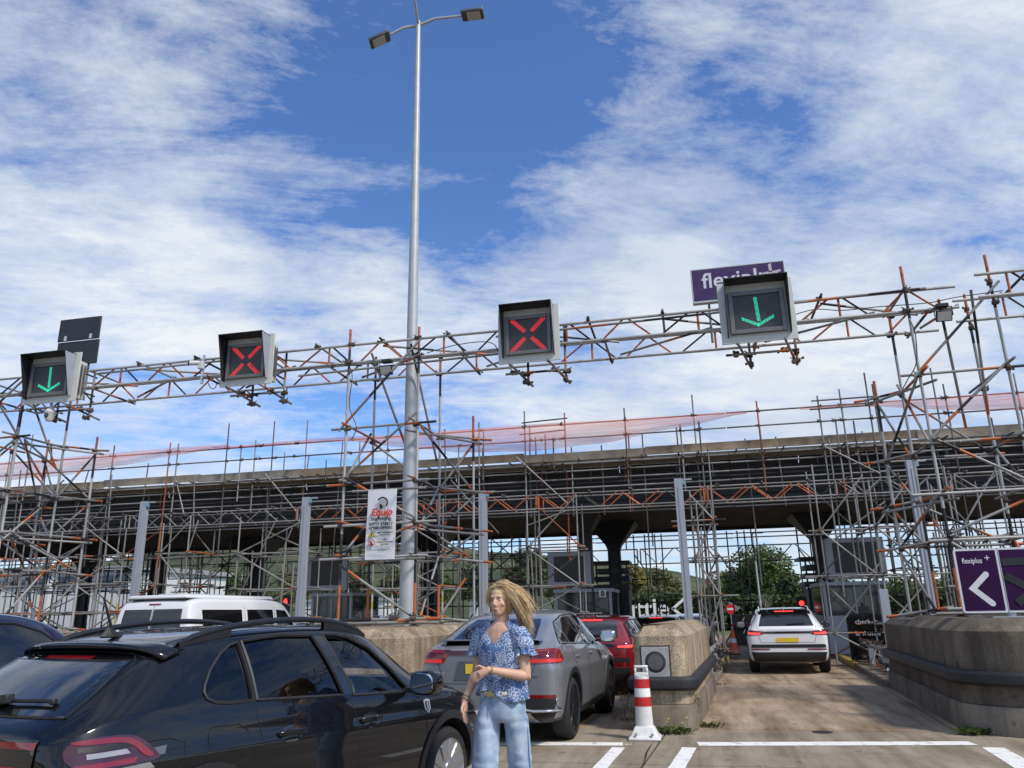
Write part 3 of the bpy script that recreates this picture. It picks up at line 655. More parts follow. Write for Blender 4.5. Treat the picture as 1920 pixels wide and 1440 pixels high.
# ================================================================ access scaffold in front of the canopy
acc = empty('access_scaffold', (0, 23.6, 0), 'tube access scaffold with guard rails along the canopy front', 'scaffold')
YS = 23.7
def hline(kind, y960, Y, x0, x1, m='shade', r=.0242, l=6.2, th=None):
    z = P(960, y960, Y).z; x = x0
    while x < x1: T(th or acc, kind, (x, Y, z+rng.uniform(-.01, .01)), (min(x+l-.03, x1), Y, z+rng.uniform(-.01, .01)), rng.choice(('galv', 'shade', 'shade', 'red')) if m == 'mix' else m, r, 6); x += l
    return z
hline('guard_rail', 803, YS, -42, 38, 'mix'); hline('guard_rail', 829, YS, -42, 38, 'mix')
for yy in (876, 890, 905, 921): hline('ledger', yy, YS+.12, -42, 38, 'galv', .026)
hline('ledger', 884, YS+.65, -42, 38, 'galv'); hline('ledger', 913, YS+.65, -42, 38, 'shade'); hline('ledger', 968, YS, -42, 38, 'galv')
stds = [(20, 850, 1150), (62, 815, 1100), (118, 862, 1100), (215, 835, 1120), (320, 830, 1150), (335, 832, 1000), (430, 794, 1160), (453, 834, 940), (480, 825, 960), (515, 790, 1165), (534, 848, 960), (577, 788, 1000), (612, 862, 900),
        (675, 828, 960), (728, 800, 1100), (860, 835, 1100), (898, 792, 1000), (905, 840, 900), (983, 771, 1100), (1004, 820, 945), (1022, 814, 945), (1037, 822, 880), (1058, 774, 1050), (1170, 765, 960), (1178, 815, 960), (1275, 796, 920), (1297, 740, 960), (1310, 790, 960),
        (1418, 752, 920), (1424, 800, 900), (1532, 742, 1120), (1566, 785, 1080), (1600, 789, 950), (1620, 699, 1080), (1573, 730, 1000), (1635, 720, 1010), (1744, 690, 960), (1768, 720, 1000), (1900, 700, 1000)]
for sx, y0, y1 in stds:
    Y = YS-.04 if rng.random() < .7 else YS+.7
    a = P(sx, y0, Y); c = P(sx, y1, Y); T(acc, 'standard', (a.x, Y, a.z), (a.x, Y, max(.13, c.z)), rng.choice(('galv', 'galv', 'galv', 'shade', 'shade', 'red')), .0245, 6)
    for yy in (803, 829, 876, 890): 
        z = P(960, yy, YS).z
        if z < a.z: CP(acc, (a.x, YS-.02, z), 1.2)
x = -40
while x < 36:
    if rng.random() < .8: T(acc, 'transom', (x, YS-.25, ZTB-.05), (x+rng.uniform(-.04, .04), 24.9, ZTB-.03), 'shade', .026, 6)
    x += rng.choice((.6, 1.1, 1.35))
for k, (xa, ya, xb, yb, m) in enumerate(((497, 888, 558, 962, 'galv'), (968, 857, 1066, 946, 'galv'), (1540, 834, 1650, 888, 'galv'), (330, 900, 345, 965, 'galv'), (312, 1160, 372, 975, 'galv'), (480, 1150, 550, 985, 'galv'), (425, 1165, 520, 970, 'galv'), (990, 985, 1062, 958, 'galv'), (1660, 940, 1560, 1015, 'galv'),
                                        (140, 1010, 215, 930, 'shade'), (30, 990, 120, 900, 'shade'), (700, 1000, 800, 900, 'shade'), (845, 900, 935, 1000, 'shade'))):
    T(acc, 'brace', P(xa, ya, YS-.1), P(xb, yb, YS-.06), m)
x = -41
while x < 37:
    if rng.random() < .85:
        zt_ = rng.choice((6.3, 6.6, 7.0, 7.4)); T(acc, 'standard', (x, YS+rng.choice((-.04, .3, .7)), zt_), (x, YS+.2, rng.choice((4.4, 4.6, 3.4, 2.2))), rng.choice(('shade', 'shade', 'galv')), .0235, 6)
    x += rng.uniform(.7, 1.5)
x = -38
while x < 34:                                      # rust-red drop tubes and hangers against the fascia
    z = P(960, 885, YS+.8).z; T(acc, 'drop_tube', (x, YS+.85, z), (x, YS+.85, z-rng.uniform(.35, .6)), rng.choice(('red', 'galv', 'shade')), .026, 6)
    x += rng.choice((1.1, 1.6, 2.0, .5))
for yy, x0, x1 in ((793, 978, 1064), (815, 974, 1060), (752, 1521, 1644), (768, 1518, 1640)): T(acc, 'guard_rail', P(x0, yy, YS-.08), P(x1, yy-9, YS-.08), 'shade')
# lattice beams hung along the front
lat = empty('lattice_beam', (0, 23.0, 4.6), 'scaffold lattice beam running along the canopy front below the fascia', 'lattice beam')
def ladder(th, x0, x1, Y, z0, z1, m, kind=0, step=.62, r=.024):
    T(th, 'chord', (x0, Y, z0), (x1, Y, z0), m, r, 6); T(th, 'chord', (x0, Y, z1), (x1, Y, z1), m, r, 6)
    x = x0+.1; k = 0
    while x < x1-step:
        mm = (rng.choice(('orange', 'orange', 'dark', 'red')) if kind == 1 else m)
        T(th, 'brace', (x, Y, z0 if k % 2 else z1), (x+step*.85, Y, z1 if k % 2 else z0), mm, r*.8, 6); x += step; k += 1
    T(th, 'end_post', (x0+.02, Y, z0), (x0+.02, Y, z1), 'orange' if kind else m, r, 6); T(th, 'end_post', (x1-.02, Y, z0), (x1-.02, Y, z1), 'orange' if kind else m, r, 6)
zz0 = P(960, 957, 23.0).z; zz1 = P(960, 931, 23.0).z
for xa, xb, kd in ((-60, 240, 0), (246, 560, 0), (556, 820, 1), (775, 1010, 1), (1004, 1330, 1), (1320, 1590, 1), (1570, 1800, 0), (1790, 2100, 0)):
    a = P(xa, 945, 23.0).x; c = P(xb, 945, 23.0).x
    ladder(lat, a, c, 23.0, zz0, zz1, 'galv', kd); ladder(lat, a+.1, c-.1, 23.65, zz0, zz1, 'galv' if kd else 'shade', kd)
    k = a+.4
    while k < c: T(lat, 'transom', (k, 22.85, zz1+.05), (k, 23.8, zz1+.05), 'shade', .024, 6); CP(lat, (k, 23, zz1+.03)); k += 1.25
# red debris netting: sagging sheets hung from the top rail
def net_mat():
    m = bpy.data.materials.new('debris_net'); m.use_nodes = True; t = m.node_tree; n = t.nodes; b = n['Principled BSDF']
    b.inputs['Base Color'].default_value = (.88, .36, .28, 1); b.inputs['Roughness'].default_value = .9
    tr = n.new('ShaderNodeBsdfTransparent'); mx_ = n.new('ShaderNodeMixShader'); tl = n.new('ShaderNodeBsdfTranslucent'); tl.inputs[0].default_value = (.92, .42, .34, 1)
    m1 = n.new('ShaderNodeMixShader'); m1.inputs[0].default_value = .5; t.links.new(b.outputs[0], m1.inputs[1]); t.links.new(tl.outputs[0], m1.inputs[2])
    tcn = n.new('ShaderNodeTexCoord'); wv = n.new('ShaderNodeTexNoise'); wv.inputs['Scale'].default_value = 1.2; mp = n.new('ShaderNodeVectorMath'); mp.operation = 'MULTIPLY'; mp.inputs[1].default_value = (.5, 1, 8)
    t.links.new(tcn.outputs['Object'], mp.inputs[0]); t.links.new(mp.outputs[0], wv.inputs['Vector'])
    rp = n.new('ShaderNodeMapRange'); rp.inputs[1].default_value = .3; rp.inputs[2].default_value = .7; rp.inputs[3].default_value = .34; rp.inputs[4].default_value = .62; t.links.new(wv.outputs[0], rp.inputs[0])
    t.links.new(rp.outputs[0], mx_.inputs[0]); t.links.new(tr.outputs[0], mx_.inputs[1]); t.links.new(m1.outputs[0], mx_.inputs[2]); t.links.new(mx_.outputs[0], n['Material Output'].inputs[0]); return m
M_net = net_mat(); M_strand = mat('net_strand', (.55, .12, .09), .9)
def net(rail, low, label):
    th = empty('debris_net', P(rail[0][0], rail[0][1], YS), label, 'debris netting', 'red nets along the canopy rail')
    def at(pts, f):
        xs = [p[0] for p in pts]; x = xs[0]+(xs[-1]-xs[0])*f
        for i in range(len(pts)-1):
            if pts[i][0] <= x <= pts[i+1][0]+.01:
                q = (x-pts[i][0])/(pts[i+1][0]-pts[i][0]); q = q*q*(3-2*q)*.5+q*.5
                return x, pts[i][1]+(pts[i+1][1]-pts[i][1])*q
        return pts[-1]
    nx, nz_ = 48, 8; b = MB(); vs = []
    for i in range(nx+1):
        f = i/nx; xt, yt = at(rail, f); xl, yl = at(low, f)
        for j in range(nz_+1):
            g_ = j/nz_; vs.append(P(xt+(xl-xt)*g_, yt+(yl-yt)*g_, YS-.04-.25*math.sin(g_*3.0)*(abs(yl-yt)/60)+.05*math.sin(f*23+g_*5)))
    b.add(vs, [(i*(nz_+1)+j, i*(nz_+1)+j+1, (i+1)*(nz_+1)+j+1, (i+1)*(nz_+1)+j) for i in range(nx) for j in range(nz_)]); b.build('net_sheet', M_net, th, smooth='all')
    for j in (3, 6, 8):
        b = MB(); b.tube([vs[i*(nz_+1)+j] for i in range(nx+1)], .003, 4); b.build('strand', M_strand, th)
net([(-40, 869), (430, 833)], [(-40, 905), (100, 893), (230, 872), (330, 853), (430, 836)], 'pink red debris net sagging from the rail above the left lanes')
net([(400, 838), (650, 819), (1120, 789), (1400, 772)], [(400, 841), (650, 826), (760, 838), (870, 848), (990, 846), (1120, 832), (1270, 802), (1400, 775)], 'long pink red debris net sagging in the middle of the canopy rail')
net([(1500, 764), (1700, 750), (1960, 734)], [(1500, 768), (1640, 762), (1780, 768), (1960, 768)], 'pale pink red debris net on the rail behind the right tower')

# ================================================================ tall grey channel posts beside the lanes
M_post = mat('post_grey', (.36, .38, .42), .45, .2, .06, 3)
for px, py, lab in ((262, 940, 'grey channel post behind the white van'), (566, 932, 'grey channel post beside the red traffic light in the second lane'), (897, 920, 'grey channel post behind the woman'), (1264, 897, 'grey channel post behind the speaker block'), (1700, 862, 'grey channel post behind the purple arrow sign')):
    p = P(px+7, py, 20.0); th = empty('channel_post', (p.x, 20, .12), 'tall ' + lab, 'post', 'tall grey posts beside the lanes')
    b = MB(); b.box(p.x-.10, p.x+.10, 20, 20.03, .12, p.z); b.box(p.x-.10, p.x-.07, 20.03, 20.16, .12, p.z); b.box(p.x+.07, p.x+.10, 20.03, 20.16, .12, p.z); b.box(p.x-.02, p.x+.02, 19.985, 20, .3, p.z-.2); b.build('channel', M_post, th)
    b = MB(); b.box(p.x+.10, p.x+.34, 20.02, 20.08, p.z-.05, p.z-.01); b.build('top_arm', M_post, th)
    b = MB(); b.box(p.x+.102, p.x+.17, 20.0, 20.1, p.z-.16, p.z-.06); b.build('sensor', mat('sensor_teal', (.15, .35, .42), .5), th)
    b = MB(); b.box(p.x-.18, p.x+.18, 19.88, 20.22, .12, .14); b.build('foot_plate', M_post, th)
p = P(1656, 1105, 19.2); b = MB(); b.box(p.x-.09, p.x+.09, 19.2, 19.32, .12, p.z); b.build('low_post', M_post, label='short grey channel post between the right booth and the right block', cat='post', bevel=.005)

# ================================================================ scaffold towers standing under the canopy front
def lane_tower(x0, x1, Y0, Y1, ztop, label, seed, stripe=False, lv=(1.2, 2.5, 3.6), m='galv', extra=4):
    r_ = random.Random(seed); th = empty('support_scaffold', (x0, Y0, .12), label, 'scaffold tower', 'support scaffolds under the canopy front')
    for x in (x0, x1):
        for y in (Y0, Y1):
            T(th, 'standard', (x, y, .13), (x, y, ztop+r_.uniform(-.2, .4)), m, .0245, 6)
            if stripe: T(th, 'warning_sleeve', (x, y, .2), (x, y, 2.3), 'stripe', .029, 6)
            for z in lv: CP(th, (x, y, z), 1.2)
    for z in lv:
        for y in (Y0, Y1): T(th, 'ledger', (x0-r_.uniform(.1, .6), y-.05, z), (x1+r_.uniform(.1, .6), y-.05, z), r_.choice((m, m, 'band')), .0242, 6)
        for x in (x0, x1): T(th, 'transom', (x+.05, Y0-r_.uniform(.1, .5), z+.05), (x+.05, Y1+r_.uniform(.1, .4), z+.05), r_.choice((m, 'shade', 'orange')), .0242, 6)
    zs = [.2]+list(lv)+[ztop]
    for i in range(len(zs)-1):
        a, c = (x0, x1) if i % 2 else (x1, x0)
        T(th, 'brace', (a, Y0-.06, zs[i]), (c, Y0-.06, zs[i+1]), m, .0242, 6); T(th, 'brace', (c, Y1+.06, zs[i]), (a, Y1+.06, zs[i+1]), r_.choice((m, 'shade', 'red')), .0242, 6)
    for _ in range(extra):
        x = r_.uniform(x0-.3, x1+.3); y = r_.uniform(Y0, Y1); T(th, 'standard', (x, y, r_.uniform(.13, 1)), (x+r_.uniform(-.1, .1), y, r_.uniform(3, ztop)), r_.choice((m, m, 'shade', 'shade')), .0242, 6)
    return th
def ltx(xa, xb, Y): return P(xa, 1050, Y).x, P(xb, 1050, Y).x
lane_tower(*ltx(1304, 1345, 22.0), 22.0, 23.3, 4.6, 'slim scaffold tower on the narrow island behind the speaker block', 1, lv=(.5, 1.9, 2.9, 3.9), extra=7)
lane_tower(*ltx(1545, 1640, 22.6), 22.6, 23.8, 5.0, 'scaffold tower in front of the grey booth at the right', 2, lv=(.9, 2.35, 3.55), extra=1)
lane_tower(*ltx(1650, 1745, 21.5), 21.5, 23.2, 4.9, 'scaffold tower between the grey booth and the right block', 31, lv=(1.1, 2.3, 3.5), extra=2)
lane_tower(*ltx(990, 1085, 23.0), 23.0, 24.2, 4.9, 'scaffold tower in front of the booth with number eight', 4, lv=(1.5, 2.3, 3.4), extra=6)
lane_tower(*ltx(700, 830, 22.0), 22.0, 23.6, 4.6, 'scaffold tower with yellow striped legs behind the lamp post', 5, True, (1.3, 2.3, 3.3), extra=7)
lane_tower(*ltx(445, 560, 22.4), 22.4, 23.8, 4.4, 'scaffold tower behind the white van roof', 6, False, (1.5, 2.4, 3.5))
lane_tower(*ltx(300, 350, 22.4), 22.4, 23.8, 4.6, 'scaffold tower with yellow striped legs left of the white van', 7, True, (1.3, 2.6, 3.6))
lane_tower(*ltx(150, 230, 22.2), 22.2, 23.9, 4.6, 'scaffold tower with yellow striped legs behind the left grey post', 8, True, (.9, 1.8, 2.7, 3.6), extra=7)
lane_tower(*ltx(10, 110, 22.4), 22.4, 24.2, 4.6, 'dense scaffold tower at the left edge under the canopy', 9, False, (.9, 1.8, 2.7, 3.6), extra=8)
lane_tower(*ltx(1800, 1900, 22.0), 22.0, 23.6, 4.9, 'scaffold tower under the canopy at the right edge', 10, False, (.9, 2.0, 3.2), extra=8)
# ================================================================ scaffold at the back of the canopy, seen against the sky
rear = empty('rear_scaffold', (0, 36, 0), 'dark scaffold along the rear edge of the canopy, seen against the sky', 'scaffold')  # backlit silhouette is put into the near-black tube colour
YR = 36.0
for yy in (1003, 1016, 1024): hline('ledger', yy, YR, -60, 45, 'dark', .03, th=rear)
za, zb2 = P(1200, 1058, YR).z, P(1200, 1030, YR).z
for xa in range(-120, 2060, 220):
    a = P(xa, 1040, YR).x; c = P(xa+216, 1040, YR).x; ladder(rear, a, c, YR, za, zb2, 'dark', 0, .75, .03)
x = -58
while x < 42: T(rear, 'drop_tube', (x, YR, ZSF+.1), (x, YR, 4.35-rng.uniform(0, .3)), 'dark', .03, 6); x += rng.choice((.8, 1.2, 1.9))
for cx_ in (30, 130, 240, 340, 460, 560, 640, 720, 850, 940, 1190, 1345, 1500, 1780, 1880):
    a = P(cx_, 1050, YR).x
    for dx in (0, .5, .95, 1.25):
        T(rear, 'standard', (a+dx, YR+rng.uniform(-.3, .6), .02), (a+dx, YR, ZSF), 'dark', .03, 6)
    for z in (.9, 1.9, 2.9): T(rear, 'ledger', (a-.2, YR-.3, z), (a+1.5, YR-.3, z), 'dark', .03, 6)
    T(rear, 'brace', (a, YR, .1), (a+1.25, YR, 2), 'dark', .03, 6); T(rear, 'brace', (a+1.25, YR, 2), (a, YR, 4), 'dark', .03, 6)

for k, (xa, xb, Y, st_) in enumerate(((40, 90, 29.5, 'behind the left edge tower'), (190, 240, 30.5, 'behind the left grey post'), (380, 430, 29, 'above the middle of the white van'), (600, 650, 30, 'beside the display of the second lane'), (745, 800, 29.5, 'straight behind the lamp post'), (905, 960, 30, 'behind the woman'), (1690, 1740, 30, 'right of the big booth display'), (1800, 1850, 29, 'behind the purple arrow sign'))):
    lane_tower(*ltx(xa, xb, Y), Y, Y+1.4, 4.7, 'dark scaffold tower deep under the canopy ' + st_, 60+k, False, (1.0, 1.9, 2.8, 3.7), 'shade', 5)  # tubes take the darker copy, shade under the canopy painted in
# ================================================================ vehicles
def paint(nm, c, rough=.25, metal=.0, coat=1.0, spec=.5): return mat(nm, c, rough, metal, var=.03, scale=2, coat=coat, spec=spec)
M_glass = mat('privacy_glass', (.006, .007, .008), .03, 0, var=0, coat=.6, spec=.6); M_trim = mat('black_trim', (.015, .015, .016), .5, var=.15, scale=20); M_gloss = mat('gloss_black', (.008, .008, .009), .12, coat=.8, var=0)
M_tyre = mat('tyre_rubber', (.016, .016, .017), .8, var=.25, scale=30, bump=.1); M_rim = mat('alloy_rim', (.45, .45, .46), .3, .85, .05, 5); M_rimd = mat('alloy_dark', (.05, .05, .055), .3, .8, .05, 5); M_chrome = mat('satin_chrome', (.6, .6, .61), .25, .9, var=0)
M_tail = mat('tail_red', (.20, .005, .008), .12, coat=1, var=.15, scale=14); M_taild = mat('tail_smoked', (.045, .004, .007), .1, coat=1, var=.1); M_brake = mat('brake_lit', (1, .05, .04), .3, var=0, emit=(1, .06, .05), estr=1.1); M_white = mat('lamp_clear', (.28, .28, .29), .15, coat=1, var=.1)
M_seam = mat('panel_gap', (.004, .004, .005), .9, var=0); M_inter = mat('cabin_dark', (.018, .017, .017), .85, var=.2); M_plate = mat('plate_yellow', (.75, .52, .04), .45, var=.05); M_seat = mat('seat_fabric', (.05, .05, .052), .9, var=.2, scale=25)
M_clear = clear_glass('car_glass', (.84, .88, .86)); M_mirr = mat('mirror_glass', (.7, .72, .75), .03, 1.0, var=0)
def lerp(a, b, f): return a+(b-a)*f
def interp(xs, ys, x):
    if x <= xs[0]: return ys[0]
    for i in range(len(xs)-1):
        if x <= xs[i+1]:
            return lerp(ys[i], ys[i+1], (x-xs[i])/(xs[i+1]-xs[i]))
    return ys[-1]
class Car:
    def __init__(s, name, label, cat, pos, head, st, zc, pm, group='vehicles queuing at the check-in'):
        s.th = empty(name, pos, label, cat, group, math.pi/2-head); s.L = st[-1][0]; s.pm = pm; s.st = st
        m = MB(); rings = []
        for (x, zb, hw, zs, zr, hr) in st:
            c = zc(x); zs = min(zs, zr-.075); c = min(c, zs-.06)
            A = V((hw-.062, zs)); B = V((hr+.055, zr-.05))
            half = [(0, zb), (hw*.6, zb), (hw-.10, zb+.012), (hw-.028, zb+.10), (hw-.006, lerp(zb+.1, c, .45)), (hw, c-.045), (hw, c-.004), (hw-.020, c+.04), (hw-.035, lerp(c, zs, .62)), (A.x, A.y)]
            for f in (.03, .5, .92): p = A.lerp(B, f); half.append((p.x+.028*math.sin(f*math.pi), p.y))
            half += [(B.x, B.y), (hr-.01, zr-.018), (hr*.55, zr-.004), (0, zr)]
            rings.append([(x, y, z) for y, z in half])
        n = len(rings[0]); vs = []; idx = {}
        for k, r_ in enumerate(rings):
            for i, (x, y, z) in enumerate(r_):
                idx[k, i, -1] = len(vs); vs.append((x, -y, z))
                if 0 < i < n-1: idx[k, i, 1] = len(vs); vs.append((x, y, z))
                else: idx[k, i, 1] = idx[k, i, -1]
        fs = []
        for k in range(len(rings)-1):
            for i in range(n-1):
                fs.append((idx[k, i, -1], idx[k+1, i, -1], idx[k+1, i+1, -1], idx[k, i+1, -1])); fs.append((idx[k, i, 1], idx[k, i+1, 1], idx[k+1, i+1, 1], idx[k+1, i, 1]))
        for k in (0, len(rings)-1):
            for i in range(n-1):
                q = [idx[k, i, -1], idx[k, i+1, -1], idx[k, i+1, 1], idx[k, i, 1]]; u = []
                for a in q:
                    if a not in u: u.append(a)
                fs.append(tuple(u))
        m.add(vs, fs); s.body = m.build('body', pm, s.th, local=True, smooth='all', subsurf=2)
        dg = bpy.context.evaluated_depsgraph_get(); me = bpy.data.meshes.new_from_object(s.body.evaluated_get(dg))
        s.body.modifiers.clear(); s.body.data = me; me.polygons.foreach_set('use_smooth', [True]*len(me.polygons))
        s.bvh = BVHTree.FromPolygons([v.co.copy() for v in me.vertices], [tuple(p.vertices) for p in me.polygons])
    def hit(s, a, b, ax, off=.004):
        o, d = {'R': (V((a, -3, b)), V((0, 1, 0))), 'L': (V((a, 3, b)), V((0, -1, 0))), 'B': (V((-3, a, b)), V((1, 0, 0))), 'F': (V((s.L+3, a, b)), V((-1, 0, 0))), 'T': (V((a, b, 4)), V((0, 0, -1)))}[ax]
        h, nn, i_, _ = s.bvh.ray_cast(o, d)
        if h is None:
            h, nn, i_, _ = s.bvh.find_nearest(o + d*(2.2 if ax in 'RL' else 3))
        if nn.dot(d) > 0: nn = -nn
        return h + nn*off
    def patch(s, name, poly, ax, m, off=.004, parent=None, fine=.07, sm=0, label=None):
        for _ in range(sm): poly = [tuple(V(poly[i]).lerp(V(poly[(i+1) % len(poly)]), f)) for i in range(len(poly)) for f in (.25, .75)]
        bm_ = bmesh.new(); vs = [bm_.verts.new((p[0], p[1], 0)) for p in poly]; bm_.faces.new(vs); bmesh.ops.triangulate(bm_, faces=bm_.faces[:])
        for _ in range(5):
            le = [e for e in bm_.edges if e.calc_length() > fine]
            if not le: break
            bmesh.ops.subdivide_edges(bm_, edges=le, cuts=1); bmesh.ops.triangulate(bm_, faces=bm_.faces[:])
        for v in bm_.verts: v.co = s.hit(v.co.x, v.co.y, ax, off)
        bmesh.ops.recalc_face_normals(bm_, faces=bm_.faces)
        c = V((0, 0, .8)); c.x = s.L/2
        f0 = next(iter(bm_.faces))
        if f0.normal.dot(f0.calc_center_median()-c) < 0: bmesh.ops.reverse_faces(bm_, faces=bm_.faces[:])
        me = bpy.data.meshes.new(name); bm_.to_mesh(me); bm_.free(); me.materials.append(m); me.polygons.foreach_set('use_smooth', [True]*len(me.polygons))
        o = bpy.data.objects.new(name, me); COL.objects.link(o); o.parent = parent or s.th
        if label: o['label'] = label
        return o
    def seam(s, path, ax, r=.004, m=None, name='panel_gap', off=-.001, parent=None, closed=False):
        pts = []; path = list(path)+([path[0]] if closed else [])
        for i in range(len(path)-1):
            n = max(1, int((V(path[i+1])-V(path[i])).length/.05))
            pts += [tuple(V(path[i]).lerp(V(path[i+1]), k/n)) for k in range(n)]
        pts.append(path[-1]); b = MB(); b.tube([s.hit(p[0], p[1], ax, off) for p in pts], r, 5); return b.build(name, m or M_seam, parent or s.th, local=True, smooth=True)
    def cut(s, cutters):
        for c in cutters:
            md = s.body.modifiers.new('cut', 'BOOLEAN'); md.operation = 'DIFFERENCE'; md.object = c; md.solver = 'EXACT'; md.material_mode = 'TRANSFER'
        dg = bpy.context.evaluated_depsgraph_get(); dg.update(); me = bpy.data.meshes.new_from_object(s.body.evaluated_get(dg)); s.body.modifiers.clear(); s.body.data = me
        for c in cutters: bpy.data.objects.remove(c)
        me.set_sharp_from_angle(angle=R(50))
    def cutter(s, mb, m): return mb.build('cutter', m, s.th, local=True)
    def wheels(s, xr, xf, R_, W_, yo, rimm, spokes=10, arch=.05, rimr=.68, archm=None, only=None):
        cs = []
        for x in (xr, xf):
            for sd in (-1, 1):
                b = MB(); b.lathe([(R_+arch, -.34), (R_+arch, .34)], (x, sd*yo, R_+.01), 28, 'y'); cs.append(s.cutter(b, M_inter))
        s.cut(cs)
        for x in (xr, xf):
            for sd in (-1, 1):
                y = sd*(yo-W_/2-.015); hr_ = R_*rimr; o_ = sd*W_/2
                b = MB(); b.lathe([(hr_, -W_/2+.02), (hr_+.012, -W_/2-.004), (R_-.05, -W_/2-.008), (R_-.012, -W_/2+.02), (R_, -W_/2+.05), (R_, W_/2-.05), (R_-.012, W_/2-.02), (R_-.05, W_/2+.008), (hr_+.012, W_/2+.004), (hr_, W_/2-.02)], (x, y, R_), 36, 'y'); wh = b.build('wheel', M_tyre, s.th, local=True, smooth=True)
                b = MB(); b.lathe([(hr_, -W_/2+.01), (hr_+.008, -W_/2-.002), (hr_-.012, -W_/2+.012), (hr_-.03, 0), (hr_-.03, W_/2-.012), (hr_+.008, W_/2+.002), (hr_, W_/2-.01)], (x, y, R_), 32, 'y'); b.build('rim_barrel', rimm, wh, local=True, smooth=True)
                b = MB(); b.lathe([(0, 0), (hr_-.02, 0), (hr_-.02, .02), (0, .02)], (x, y+o_*.2-.01, R_), 20, 'y'); b.build('brake_disc', M_trim, wh, local=True)
                b = MB(); yo_ = y+o_*.86
                b.lathe([(0, -.02), (.05, -.022), (.062, -.01), (.062, .02), (0, .022)], (x, yo_, R_), 14, 'y')
                for k in range(spokes):
                    a = k*2*math.pi/spokes+.2; d = V((math.cos(a), 0, math.sin(a))); t_ = V((-math.sin(a), 0, math.cos(a))); c0 = V((x, yo_, R_))
                    w0, w1 = (.030, .022) if spokes > 6 else (.05, .035); yv = V((0, sd*.02, 0))
                    q = [c0+d*.045-t_*w0, c0+d*.045+t_*w0, c0+d*(hr_-.006)+t_*w1+yv*.3, c0+d*(hr_-.006)-t_*w1+yv*.3]
                    b.add([p-yv*.7 for p in q]+[p+yv*.6 for p in q], [(0, 1, 2, 3), (7, 6, 5, 4), (0, 4, 5, 1), (1, 5, 6, 2), (2, 6, 7, 3), (3, 7, 4, 0)])
                b.build('rim_spokes', rimm, wh, local=True, bevel=.004)
                if archm:
                    ra = R_+arch; pts = []
                    b = MB(); ri = []
                    for k in range(25):
                        a = math.pi*(-.08+1.16*k/24); u0 = (x+ra*math.cos(a), R_+.01+ra*math.sin(a)); u1 = (x+(ra+.06)*math.cos(a), R_+.01+(ra+.06)*math.sin(a))
                        ax = 'R' if sd < 0 else 'L'; p0 = s.hit(*u0, ax, .012); p1 = s.hit(*u1, ax, .012); p2 = s.hit(*u1, ax, -.01); pi = V((p0.x, p0.y-sd*.06, p0.z)); ri.append([pi, p0, p1, p2])
                    b.loft(ri, cap=False, closed=False); b.build('wheel_arch_trim', archm, s.th, local=True, smooth=True)
def rectp(x0, x1, y0, y1): return [(x0, y0), (x1, y0), (x1, y1), (x0, y1)]
def mirror_pod(c, x, y, z, sd, pm, sc=1.0):
    b = MB(); rings = []
    for k, (dx, s_) in enumerate(((-.085, .86), (-.07, 1.0), (0, 1.02), (.06, .85), (.10, .5))):
        rings.append([(x+dx*sc, y+sd*sc*(.115*s_*math.copysign(abs(math.cos(a))**.6, math.cos(a))), z+sc*.085*s_*math.copysign(abs(math.sin(a))**.6, math.sin(a))) for a in [i*2*math.pi/16 for i in range(16)]])
    b.loft(rings); mp = b.build('mirror', pm, c.th, local=True, smooth=True)
    b = MB(); b.loft([[(x-.088*sc, y+.098*sc*math.copysign(abs(math.cos(a))**.6, math.cos(a)), z+sc*.07*math.copysign(abs(math.sin(a))**.6, math.sin(a))) for a in [i*2*math.pi/16 for i in range(16)]], [(x-.092*sc, y+.096*sc*math.cos(a), z+sc*.068*math.sin(a)) for a in [i*2*math.pi/16 for i in range(16)]]]); b.build('mirror_glass', M_mirr, mp, local=True)
    b = MB(); b.bar((x+.0, y-sd*.20, z-.06), (x+.02, y, z-.06), .07, .035); b.build('mirror_arm', M_trim, mp, local=True)
    return mp

# ---------------------------------------------------------------- the near black crossover
HB = R(15.0); fb = V((math.sin(HB), math.cos(HB), 0)); rb_ = V((math.cos(HB), -math.sin(HB), 0))
wfp = V((-2.079, 6.743, 0)); org = wfp - fb*3.416 - rb_*.875
NS = [(0.0, .44, .66, .92, 1.00, .50), (.035, .38, .76, .955, 1.045, .56), (.16, .31, .835, 1.02, 1.115, .585), (.30, .27, .858, 1.06, 1.205, .57), (.52, .24, .873, 1.085, 1.345, .555), (.74, .22, .877, 1.085, 1.445, .55), (1.0, .21, .878, 1.075, 1.484, .55), (1.4, .2, .878, 1.055, 1.505, .56), (1.9, .2, .878, 1.03, 1.512, .57),
      (2.3, .2, .878, 1.005, 1.495, .57), (2.6, .2, .878, .985, 1.44, .56), (2.9, .2, .878, .965, 1.27, .57), (3.15, .2, .877, .945, 1.10, .62), (3.3, .2, .876, .935, 1.035, .66), (3.6, .2, .872, .90, 1.00, .68), (3.9, .2, .85, .82, .92, .66), (4.12, .22, .79, .70, .80, .6), (4.24, .26, .68, .58, .66, .5)]
zcn = lambda x: interp([0, .7, 3.1, 4.3], [.86, .845, .775, .7], x)
M_navy = paint('paint_black_blue', (.003, .0033, .005), .35, spec=.1)
nc = Car('parked_car', 'glossy black crossover car with roof rails close in the left foreground', 'car', org, HB, NS, zcn, M_navy)
